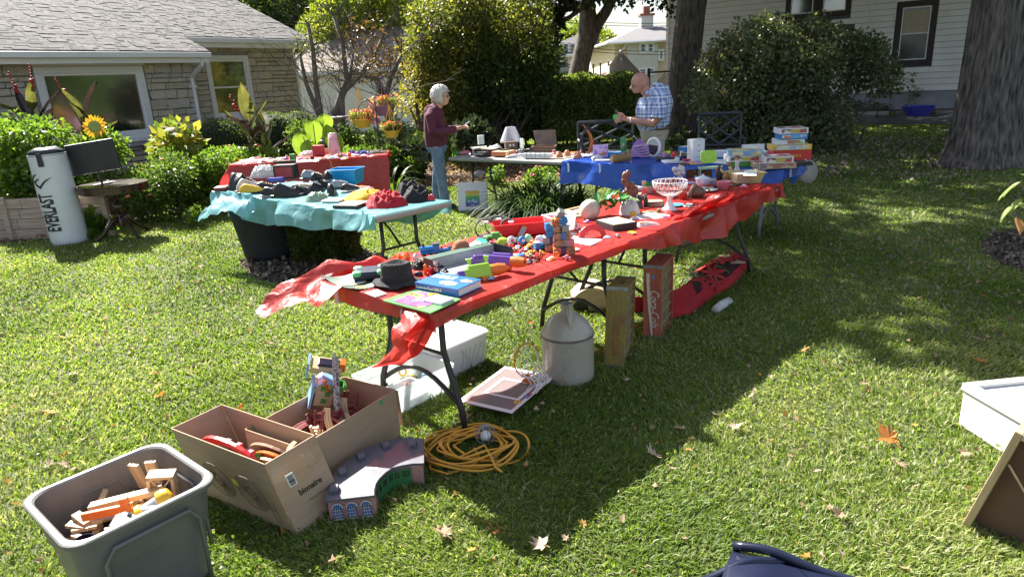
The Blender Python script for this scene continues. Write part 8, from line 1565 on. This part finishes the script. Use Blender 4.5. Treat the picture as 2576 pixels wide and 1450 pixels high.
bx('black_case','thin black case lying at the right end of the blue table','case','e',1960,850,260,60,.2,-8,m_dk);T=thing('stone_disc','round speckled stone disc leaning behind the blue table end','stone',D(*Q('e',1990,950),7.6));mb=MB();mb.lathe([(.13,-.03),(.14,0),(.13,.03)],28,TR(rx=R_(78),rz=R_(20)));obj('disc',mb,m_rock,T,smooth=True)
sheetq('paper_sheets','loose white papers on the blue sheet between toy chair and puzzles','paper',[(330,800),(640,820),(640,760),(380,740)],'e',m_paper,.01)
# ---- aqua table
for i,(x,y,rz,mt,so_,s,hi,lab) in enumerate(((620,610,15,m_yelp,m_dk,1.0,.02,'yellow and black sneaker at the left of the aqua table'),(760,590,20,m_leather,m_yelp,1.0,0,'black sneaker with yellow sole beside the yellow one'),(950,640,5,m_leather,m_dk,1.15,.12,'tall black buckled boot lying in the middle of the aqua table'),(1080,620,-10,m_leather,m_dk,1.0,.03,'black leather shoe right of the buckled boot'),(1160,470,60,m_greyp,m_dk,.95,.02,'grey black laced sneaker leaning on the shoe pile'),(1230,500,75,m_leather,m_paper,.95,.04,'black and white sneaker standing in the shoe pile'),(1330,490,95,m_leather,m_greyp,.95,.05,'black strappy sandal on top of the shoe pile'),(1220,600,80,m_leather,m_dk,1.0,.05,'black ankle boot below the shoe pile'),(1360,620,100,m_leather,m_dk,1.0,.07,'second black ankle boot below the blue bin'),(1140,590,15,M('beige_lining',(.45,.30,.18),.7),m_dk,.85,0,'black flat shoe with tan lining'),(1450,560,30,m_greyp,m_dk,.9,0,'grey black sneaker in front of the blue bin'),(820,640,-5,m_leather,m_greyp,1.0,0,'flat black sandal at the front edge of the aqua table'),(1540,590,10,m_dk,m_paper,.8,0,'black slipper right of the blue bin'),(1290,560,60,m_leather,m_dk,1.0,.05,'black shoe buried in the middle of the pile'))):
    shoe(lab,'g',x,y,rz,mt,so_,s,high=hi,group='shoes on the aqua table',z=ZC+(.07 if 450 < y < 510 else 0))
heap('black_helmet','shiny black helmet at the left end of the aqua table','helmet','g',460,590,210,.25,.16,m_leather,seed=81,fold=2,flat=1.0);p,m=loc_('g',590,600);shoe('tall pale grey boot lying between helmet and yellow sneaker','g',600,590,50,M('pale_boot',(.45,.45,.43),.5),m_dk,1.2,high=.1,group='shoes on the aqua table')
bag('large clear plastic bag behind the pale boot','g',700,470,260,.25,.15,m_film,82);T=bx('framed_box','black framed see through case standing behind the shoes','case','g',920,480,200,130,.14,-4,m_dk);m=loc_('g',920,480)[1];mb=MB();mb.box((0,-.003,65*m),(160*m,.004,95*m));obj('window',mb,M('red_window',(.35,.05,.04),.3),T)
p,m=loc_('g',1490,530);T=thing('blue_bin','bright blue plastic bin with handle on the aqua table','bin',p+Vector((0,.1,0)),R_(-12));mb=MB();mb.tray(240*m,.22,135*m,.004,1.15,rim=.01);obj('bin',mb,M('blue_bin_plastic',(.01,.30,.62),.3,.05),T,bev=.006);mb=MB();mb.tube([(-35*m,-.135,95*m),(-35*m,-.15,75*m),(35*m,-.15,75*m),(35*m,-.135,95*m)],.006,6);obj('handle',mb,_mats['blue_bin_plastic'],T)
bx('blue_case','dark blue glasses case behind the buckled boot','case','g',830,510,150,40,.08,4,M('deep_blue',(.03,.04,.3),.3),bev=.01);bx('red_book','dark red book at the far left end of the aqua table','book','g',310,590,110,30,.18,10,m_marp)
bag('green clear bag of cloth at the front edge','g',1210,690,230,.14,.08,M('green_bag',(.30,.40,.30),.3,.3,9,.6,30,trans=.3),84);bx('white_booklet','white booklet beside the green bag','booklet','g',1340,700,180,20,.12,-15,m_paper);T=bx('black_picture_frame','flat black and white picture frame at the front edge of the aqua table','picture frame','g',1480,755,260,28,.22,-20,m_dk,top=m_paper,bev=.002)
heap('yellow_shirt','bright yellow shirt heaped right of the green bag','shirt','g',1620,690,440,.32,.10,M('yellow_jersey',(.78,.42,.03),.85,.08,9,.3,60),-12,seed=91,fold=13);heap('red_shirt','big crumpled red shirt on the corner of the aqua table','shirt','g',1820,755,430,.30,.16,M('red_jersey',(.42,.01,.02),.8,.15,9,.4,50),-8,seed=95,fold=15);heap('black_jacket','black crumpled jacket beside the red shirt','jacket','g',2110,700,300,.34,.15,m_blackc,-10,seed=97,fold=6,flat=.6);heap('black_jacket_sleeve','peak of a second black garment behind the jacket','jacket','g',2060,640,220,.3,.17,m_blackc,seed=99,fold=7);heap('red_glove','small red cloth at the far end of the aqua table','cloth','g',2280,680,90,.1,.06,m_redp,seed=98)
# ---- back red table
for i,(x,y,w,d,h,mt,lab) in enumerate(((560,330,220,.2,.06,m_film,'clear bags of red trinkets at the left end'),(700,320,200,.16,.05,m_pinkp,'pink wrapped packets'),(820,315,180,.14,.04,m_kraft,'brown leathery packets'),(1130,260,180,.16,.09,m_film,'white frosted bag with ribbons'),(1110,320,220,.12,.03,m_paper,'white paper packets'),(1360,290,130,.1,.04,m_whitep,'white and orange bits'),(1410,275,90,.1,.05,m_redp,'red little fruit'),(1640,245,170,.14,.06,M('navy_cloth',(.06,.08,.3),.8,.3,12),'blue folded caps'),(1780,240,220,.2,.06,M('brown_hat',(.12,.09,.07),.9,.3,8),'brown flat cap'),(1500,260,180,.12,.03,m_paper,'white crafts'),(900,300,120,.1,.04,m_purp,'purple beads'),(1240,300,120,.1,.03,m_orp,'orange bits'))):
    heap('trinket_heap',lab+' on the back red table','trinkets','g',x,y,w,d,h,mt,seed=110+i,fold=14,group='trinkets on the back red table')
bx('red_box','square red box standing on the back red table','box','g',1230,262,95,95,.12,-6,M('dull_red_box',(.35,.04,.05),.5));T=thing('cup_stack','tall stack of red cups in a clear sleeve','cups',loc_('g',1390,250)[0]);m=loc_('g',1390,250)[1];mb=MB();[mb.lathe([(34*m,z*m),(46*m,(z-30)*m)],18) for z in range(60,185,14)];obj('cups',mb,m_redp,T,smooth=True);mb=MB();mb.lathe([(52*m,0),(54*m,60*m),(40*m,195*m),(20*m,200*m)],18);obj('sleeve',mb,m_film,T,smooth=True)
lat('green_jar','green glass jar near the front of the back red table','jar','g',1000,305,[(28,0),(30,8),(30,55),(26,60),(1,60)],m_greenp);lat('purple_cup','dark purple cup on the back red table','cup','g',1552,245,[(18,0),(24,38),(21,38),(16,4),(1,4)],m_purp);bx('black_rod','long black case lying along the front of the back red table','case','g',920,330,200,22,.05,6,m_dk);bx('brown_arch','brown curved purse handle behind the red box','purse','g',1310,240,70,50,.03,0,m_kraft,bev=.02)
T=thing('yellow_ribbon','thin yellow ribbon loop hanging over the red sheet','ribbon',D(*Q('g',1335,300),9.6));mb=MB();mb.tube([(0,0,.0),(.03,-.02,-.03),(.02,-.02,-.08),(.05,-.02,-.11)],.005,4);obj('ribbon',mb,m_yelp,T)

# ================================================================== people
def organic(name,parts,mat,parent,vox=.008,sm_=6,extra=()):
    mb=MB()
    for p,r,sq in parts: mb.tube(p,r,16,sq=sq)
    for c,r,sx,sy,sz in extra: mb.ball(c,r,18,12,sx=sx,sy=sy,sz=sz)
    o=obj(name,mb,mat,parent,smooth=True);md=o.modifiers.new('r','REMESH');md.mode='VOXEL';md.voxel_size=vox;md.use_smooth_shade=True;s=o.modifiers.new('s','SMOOTH');s.iterations=sm_;s.factor=.5;return o
def hand(w,d,up,side,curl=.6,s=1.0):
    """palm and five bent fingers as tube chains from wrist w towards d"""
    w,d,up,side=Vector(w),Vector(d).normalized(),Vector(up).normalized(),Vector(side).normalized();out=[([w,w+d*.045*s,w+d*.085*s],[.025*s,.034*s,.032*s],.55)]
    for k,l in enumerate((.062,.07,.066,.052)):
        b=w+d*.08*s+side*(.030-.02*k)*s;p1=b+(d-up*.15).normalized()*l*.45*s;p2=p1+(d*math.cos(curl)-up*math.sin(curl)).normalized()*l*.33*s;p3=p2+(d*math.cos(curl*2)-up*math.sin(curl*2)).normalized()*l*.3*s;out.append(([b-d*.02*s,b,p1,p2,p3],[.011*s,.0105*s,.0095*s,.009*s,.0075*s],1))
    b=w+d*.025*s+side*.03*s;out.append(([b,b+(d*.6+side).normalized()*.035*s,b+(d+side*.7).normalized()*.06*s,b+(d*1.2+side*.2).normalized()*.08*s],[.015*s,.013*s,.011*s,.009*s],1));return out
def face(T,hz,fwd,skin,glasses=True,s=1.0):
    pass
# woman: local x = her facing direction (to the right of the photo)
wt=thing('person','grey haired person in maroon hooded sweatshirt and jeans looking at a phone','person',(W(1118,521).x,W(1118,521).y,0),R_(-12));m_jean=M('blue_jeans',(.10,.17,.27),.85,.18,9,.3,200,col2=(.19,.27,.38));m_maroon=M('maroon_fleece',(.10,.022,.042),.92,.2,30,.4,90);m_hairw=M('silver_hair',(.58,.55,.50),.7,.15,40,.9,60)
hd_=Vector((.10,0,1.505));WA=hand((.305,-.085,1.10),(.9,.25,.12),(0,0,1),(0,-1,.2),.5);WB=hand((.30,.06,1.09),(.9,-.2,.1),(0,0,1),(0,1,.2),.5)
organic('body',[([(-.04,0,.9),(-.05,0,1.15),(-.03,0,1.28),(.03,0,1.40),(.085,0,1.47)],[.10,.09,.07,.05,.048],1.2),([(-.03,-.07,.86),(.0,-.09,.5),(.02,-.09,.1),(.05,-.09,.04)],[.08,.055,.04,.035],1),([(-.04,.07,.86),(-.06,.09,.5),(-.1,.09,.1),(-.06,.09,.04)],[.08,.055,.04,.035],1),([(-.03,-.17,1.30),(.0,-.225,1.09),(.12,-.20,1.075),(.31,-.085,1.10)],[.045,.038,.034,.026],1),([(-.03,.17,1.30),(.0,.225,1.09),(.12,.19,1.075),(.305,.06,1.09)],[.045,.038,.034,.026],1),([(.17,0,1.525),(.198,0,1.495),(.183,0,1.485)],[.010,.016,.010],1)]+WA+WB,m_skin,wt,.0065,3,[(tuple(hd_),.098,.95,.78,1.12),((.135,0,1.44),.04,1,.9,.8),((.09,-.078,1.50),.022,.8,.4,1.3),((.09,.078,1.50),.022,.8,.4,1.3)])
organic('sweatshirt',[([(-.05,0,.85),(-.05,0,.95),(-.05,0,1.1),(-.04,0,1.26),(-.01,0,1.36),(.03,0,1.40)],[.150,.158,.155,.15,.115,.075],.95),([(-.03,-.10,1.33),(-.03,-.19,1.27),(.0,-.235,1.08),(.12,-.21,1.06),(.285,-.10,1.10)],[.075,.075,.065,.058,.045],1),([(-.03,.10,1.33),(-.03,.19,1.27),(.0,.235,1.08),(.12,.2,1.06),(.28,.075,1.09)],[.075,.075,.065,.058,.045],1),([(.05,-.09,1.37),(-.08,-.08,1.37),(-.13,0,1.34),(-.08,.08,1.37),(.05,.09,1.37)],[.03,.05,.055,.05,.03],1),([(.03,-.09,.93),(.05,0,.92),(.03,.09,.93)],[.07,.07,.07],1)],m_maroon,wt,.010,5)
organic('jeans',[([(-.04,0,.92),(-.04,0,.84),(-.04,0,.78)],[.138,.142,.12],1.05),([(-.02,-.07,.84),(.01,-.085,.55),(.03,-.09,.3),(.05,-.095,.06)],[.095,.078,.066,.07],1),([(-.05,.07,.84),(-.07,.085,.55),(-.12,.09,.3),(-.12,.09,.07)],[.095,.078,.066,.068],1)],m_jean,wt,.010,4)
mb=MB();mb.ball((.068,0,1.545),.112,40,26,sx=1.0,sy=.93,sz=.98);mb.v=[tuple(Vector(v)+(Vector(v)-Vector((.068,0,1.545)))*(.10+.34*(.5-abs(mnoise.noise(Vector(v)*38)))+.12*mnoise.noise(Vector(v)*80))-Vector((max(0,v[0]-.12)*1.5 if v[2] < 1.56 else 0,0,0))) for v in mb.v];obj('hair',mb,m_hairw,wt,smooth=True)
def glasses(T,c,w,d,mat):
    mb=MB()
    for s_ in (-1,1): mb.tube([(c[0],c[1]+s_*.036+.022*math.cos(a),c[2]+.016*math.sin(a)) for a in np.linspace(0,6.28,13)[:-1]],.0022,4,closed=True);mb.tube([(c[0],c[1]+s_*.056,c[2]),(c[0]-d,c[1]+s_*w,c[2]+.012)],.0022,4)
    mb.tube([(c[0],-.014,c[2]),(c[0]+.004,.014,c[2])],.002,4);obj('glasses',mb,mat,T);mb=MB();[mb.box((c[0],c[1]+s_*.036,c[2]),(.002,.04,.028)) for s_ in (-1,1)];obj('lens',mb,m_glass,T)
glasses(wt,(.188,0,1.515),.078,.09,m_brz)
for s_,x in ((-1,.07),(1,-.10)): mb=MB();mb.prism([(-.10,-.035),(0,-.04),(.11,-.045),(.15,0),(.11,.045),(0,.04),(-.10,.035)],0,.028,TR((x+.02,s_*.09,0)));mb.ball((x+.05,s_*.09,.035),.055,14,8,sx=1.6,sy=.75,sz=.7);obj('shoe',mb,m_leather,wt,smooth=True,angle=40)
ph=thing('phone','white phone held in the hands of the person in maroon','phone',wt.matrix_basis @ Vector((.40,-.01,1.135)),rot=(0,R_(-35),R_(-12)));mb=MB();mb.box((0,0,0),(.14,.072,.009));obj('case',mb,m_paper,ph,bev=.003);mb=MB();mb.box((0,0,.005),(.128,.064,.001));obj('screen',mb,m_glass,ph)
# man faces left
mp_=D(1640,360,9.15);mt_=thing('person','bald man in a blue plaid short sleeved shirt examining a green toy','person',(mp_.x+.03,9.15,0),R_(186));m_sk2=M('ruddy_skin',(.50,.25,.18),.5,.12,12,.1,80)
m_pl=M('plaid_shirt',(.30,.42,.66),.85,.05,9,.2,60);nt_=m_pl.node_tree;nn_=nt_.nodes;ll_=nt_.links.new;bs_=nn_['Principled BSDF'];tcc=nn_.new('ShaderNodeTexCoord');sp_=nn_.new('ShaderNodeSeparateXYZ');ll_(tcc.outputs['Object'],sp_.inputs[0]);cur=None
for ax,sc_,off in ((2,165,0),(2,110,1),(0,150,0),(1,150,0),(0,95,2)):
    mu=nn_.new('ShaderNodeMath');mu.operation='MULTIPLY_ADD';mu.inputs[1].default_value=sc_;mu.inputs[2].default_value=off;ll_(sp_.outputs[ax],mu.inputs[0]);si=nn_.new('ShaderNodeMath');si.operation='SINE';ll_(mu.outputs[0],si.inputs[0])
    if cur is None: cur=si.outputs[0]
    else: ad=nn_.new('ShaderNodeMath');ll_(cur,ad.inputs[0]);ll_(si.outputs[0],ad.inputs[1]);cur=ad.outputs[0]
mr_=nn_.new('ShaderNodeMapRange');mr_.inputs['From Min'].default_value=-2.2;mr_.inputs['From Max'].default_value=2.2;ll_(cur,mr_.inputs[0]);rp=nn_.new('ShaderNodeValToRGB');ee_=rp.color_ramp.elements;ee_[0].color=(.14,.18,.36,1);ee_[1].color=(.74,.76,.82,1);e2_=ee_.new(.45);e2_.color=(.32,.44,.70,1);ll_(mr_.outputs[0],rp.inputs[0]);ll_(rp.outputs[0],bs_.inputs['Base Color'])
MA=hand((.40,.09,1.115),(.95,-.25,.15),(0,0,1),(0,-.3,1),.9,1.15);MBh=hand((.38,-.12,1.12),(.95,.35,.1),(0,0,1),(0,.3,1),.9,1.15)
organic('body',[([(0,0,.95),(0,0,1.2),(.02,0,1.38),(.10,0,1.45),(.15,0,1.50)],[.13,.12,.09,.07,.07],1.2),([(0,-.1,.9),(0,-.11,.5),(0,-.11,.08)],[.09,.065,.045],1),([(0,.1,.9),(0,.11,.5),(0,.11,.08)],[.09,.065,.045],1),([(.0,.21,1.38),(.03,.27,1.13),(.10,.25,1.06),(.26,.16,1.085),(.40,.09,1.115)],[.06,.055,.052,.042,.032],1),([(.0,-.21,1.38),(.05,-.26,1.13),(.12,-.24,1.07),(.26,-.17,1.095),(.38,-.12,1.12)],[.06,.055,.052,.042,.032],1),([(.295,0,1.535),(.325,0,1.495),(.303,0,1.487)],[.012,.019,.012],1)]+MA+MBh,m_sk2,mt_,.0068,3,[((.195,0,1.575),.118,1.02,.84,1.0),((.245,0,1.478),.058,1,.95,.75),((.165,-.1,1.54),.027,.8,.4,1.3),((.165,.1,1.54),.027,.8,.4,1.3)])
organic('shirt',[([(-.02,0,.97),(.02,0,1.06),(.02,0,1.2),(-.02,0,1.34),(-.02,0,1.44),(.05,0,1.49)],[.20,.225,.235,.225,.175,.10],.98),([(-.01,.12,1.42),(-.01,.23,1.36),(.02,.285,1.22),(.045,.285,1.12)],[.095,.095,.09,.098],1),([(-.01,-.12,1.42),(-.01,-.23,1.36),(.03,-.275,1.22),(.055,-.27,1.12)],[.095,.095,.09,.098],1),([(.16,-.06,1.42),(.06,-.08,1.48),(.02,0,1.51),(.06,.08,1.48),(.16,.06,1.42)],[.02,.026,.026,.026,.02],1)],m_pl,mt_,.010,5)
m_kh=M('khaki_trousers',(.42,.38,.31),.85,.08,9,.2,90);organic('trousers',[([(0,0,.99),(0,0,.9),(0,0,.82)],[.19,.185,.16],1.05),([(0,-.09,.86),(0,-.11,.5),(0,-.11,.05)],[.115,.09,.08],1),([(0,.09,.86),(0,.11,.5),(0,.11,.05)],[.115,.09,.08],1)],m_kh,mt_,.011,4)
mb=MB();mb.lathe([(.193,.965),(.196,.985),(.193,1.0)],40,cap=False,sy=1.02);obj('belt',mb,m_choc,mt_,smooth=True,solid=.004);glasses(mt_,(.312,0,1.525),.1,.13,m_greyp);mb=MB();mb.tube([(.36+.03*math.cos(a)*.3,.115+.034*math.cos(a),1.105+.036*math.sin(a)) for a in np.linspace(0,6.28,15)[:-1]],.006,6,closed=True);obj('wristband',mb,m_paper,mt_)
for s_ in (-1,1): mb=MB();mb.ball((.06,s_*.11,.04),.06,14,8,sx=2.2,sy=.85,sz=.7);obj('shoe',mb,m_leather,mt_,smooth=True)
gt=thing('green_toy','bright green toy with a brown top held by the bald man','toy',mt_.matrix_basis @ Vector((.515,.0,1.145)));mb=MB();mb.ball((0,0,0),.046,16,10);obj('ball',mb,M('bright_green',(.03,.50,.06),.35),gt,smooth=True);mb=MB();mb.tube([(0,0,.035),(.01,0,.07),(.0,0,.10)],[.016,.02,.008],8);obj('figure_top',mb,m_brz,gt,smooth=True)

# ---- more small goods, each in its own place
cols=[('red',m_redp),('white',m_whitep),('navy',m_navy),('orange',m_orp),('yellow',m_yelp),('green',m_greenp),('light blue',m_lbl),('black',m_dk),('pink',m_pinkp),('purple',m_purp),('tan',m_tanp),('grey',m_greyp)]
def odd(kind,p,s,mt,lab,grp,rz):
    T=thing(kind,lab,kind.replace('_',' '),p,rz,grp)
    if kind == 'toy_car':
        mb=MB();mb.box((0,0,s*.35),(s*1.6,s*.8,s*.35));mb.box((0,0,s*.7),(s*.8,s*.7,s*.35),taper=.75);obj('body',mb,mt,T,bev=s*.1)
        for x in (-.5,.5):
            for y in (-.4,.4): mb=MB();mb.lathe([(s*.22,-s*.08),(s*.22,s*.08)],10,TR((x*s,y*s,s*.22),rx=R_(90)));obj('wheel',mb,m_dk,T)
    elif kind == 'toy_figure': mb=MB();mb.lathe([(s*.4,0),(s*.3,s*.6),(s*.38,s*1.1),(s*.15,s*1.3)],10,sy=.6);obj('torso',mb,mt,T,smooth=True);mb=MB();mb.ball((0,0,s*1.5),s*.28,10,7);obj('head',mb,m_tanp,T,smooth=True)
    elif kind == 'cup': mb=MB();mb.lathe([(s*.4,0),(s*.55,s),(s*.5,s),(s*.36,s*.1),(1e-4,s*.1)],16);obj('cup',mb,mt,T,smooth=True,angle=40);mb=MB();mb.tube([(s*.5,0,s*.8),(s*.8,0,s*.7),(s*.75,0,s*.35),(s*.45,0,s*.25)],s*.07,6);obj('handle',mb,mt,T,smooth=True)
    elif kind == 'packet': mb=MB();mb.grid(lambda a,b: ((a-.5)*s*2.4,(b-.5)*s*1.7,s*.08+s*.35*(math.sin(math.pi*a)*math.sin(math.pi*b))**.5+s*.05*math.sin(a*19+b*13)),10,8);obj('wrapper',mb,mt,T,smooth=True);mb=MB();mb.box((0,0,s*.46),(s*1.1,s*.6,.002));obj('printed_label',mb,m_paper,T)
    elif kind == 'jar': mb=MB();mb.lathe([(s*.45,0),(s*.5,s*.1),(s*.5,s*.9),(s*.36,s)],16);obj('jar',mb,mt,T,smooth=True,angle=40);mb=MB();mb.lathe([(s*.4,s),(s*.4,s*1.2),(1e-4,s*1.2)],14);obj('lid',mb,m_greyp,T,smooth=True,angle=40)
    else: mb=MB();mb.box((0,0,s*.18),(s*2.2,s*1.5,s*.3));obj('pages',mb,m_paper,T);mb=MB();mb.box((0,0,s*.345),(s*2.25,s*1.55,s*.03));mb.box((0,0,s*.015),(s*2.25,s*1.55,s*.03));obj('cover',mb,mt,T)
def spread(spots,kinds,where,grp,s):
    for i,(t_,x,y) in enumerate(spots):
        c_,mt=cols[(i*5+len(spots)) % 12];k=kinds[i % len(kinds)]
        odd(k,QW(t_,x,y,ZC+.002),s*random.uniform(.8,1.25),mt,'%s %s %s' % (c_,k.replace('_',' '),where[i % len(where)]),grp,random.uniform(0,6))
spread([('b',x,y) for x,y in ((470,880),(510,790),(590,900),(640,880),(740,850),(800,880),(860,930),(900,780),(560,960),(640,760),(380,860),(250,780),(700,980),(840,990),(150,800),(880,700),(1330,560),(1370,600),(760,790),(610,1000),(90,830),(330,920))],['toy_car','toy_figure','toy_car'],['among the small toys left of the cube pile','at the middle of the near red table','between lime ball and cube pile','in the crowd of toys behind the black carton'],'small toys crowded on the near table',.022)
spread([('a',x,y) for x,y in ((1440,640),(1500,640),(1600,620),(1660,660),(1650,740),(1470,740),(1250,700),(1740,640),(1560,740),(2010,430),(2240,330))],['toy_car','toy_figure'],['behind the felt hat on the near table','left of the long carton','near the blue toy engines'],'small toys behind the felt hat',.018)
spread([('c',x,y) for x,y in ((690,300),(900,300),(1000,240),(1200,350),(1210,420),(1120,330),(600,620),(940,690),(1550,360),(1240,560),(1030,700),(870,640),(620,420),(1760,250),(1900,320),(2080,270),(1320,240),(1500,240),(560,690),(1180,260),(1010,470),(700,480))],['cup','jar','book','cup','packet'],['behind the footed bowl','near the teapot on the far red table','by the covered dish','left of the footed bowl','towards the toy high chair'],'crockery and trinkets on the far red table',.032)
spread([('d',x,y) for x,y in ((250,440),(480,440),(700,470),(820,440),(960,390),(1000,430),(1300,440),(1240,390),(1340,430),(1560,430),(1650,430),(1820,440),(2000,420),(2120,440),(2260,430),(900,470),(560,330),(1120,380))],['packet','book','jar','cup'],['on the grey table near the lamp','beside the open chest','near the horn sculptures','towards the rolled mat','behind the divided tray'],'household bits on the grey table',.045)
spread([('f',x,y) for x,y in ((1000,1290),(1240,1290),(1300,1250),(1440,1250),(1420,1350),(1230,1330),(1090,1330),(1600,1350),(1700,1300),(980,1250),(1350,1230),(1660,1250))],['book','packet','jar'],['right of the oval mirror on the blue table','by the white fan carton','behind the hair brush','near the sandals'],'household bits on the blue table',.045)
spread([('g',x,y) for x,y in ((620,290),(680,300),(760,290),(860,290),(940,290),(1060,290),(1180,300),(1290,290),(1330,270),(1450,270),(1480,290),(1530,270),(1590,260),(1660,260),(1710,250),(1740,265),(500,320),(580,310),(1240,310),(1130,310))],['packet','cup','book','packet','jar'],['on the left half of the back red table','near the red box on the back table','by the cup stack','at the right end of the back red table'],'party goods on the back red table',.045)
spread([('g',x,y) for x,y in ((1580,560),(1640,560),(1700,570),(860,560),(1070,520),(1470,600),(1260,640),(1000,560),(700,520),(1420,680))],['packet','book'],['right of the blue bin','between the shoes on the aqua table','near the front of the aqua table'],'small goods on the aqua table',.04)
spread([('a',x,y) for x,y in ((2330,880),(2420,800),(1000,760),(900,830),(1700,800),(2500,720),(2380,700),(1180,720))]+[('b',x,y) for x,y in ((1420,640),(980,1000),(1200,1000),(1320,870),(1750,700),(1900,690),(2100,640),(1480,480),(1000,640),(1260,660))],['packet','toy_car','book'],['towards the near edge of the near red table','beside the toy blasters','between cube pile and shadow box','near the lap desk'],'loose goods on the near red table',.024)
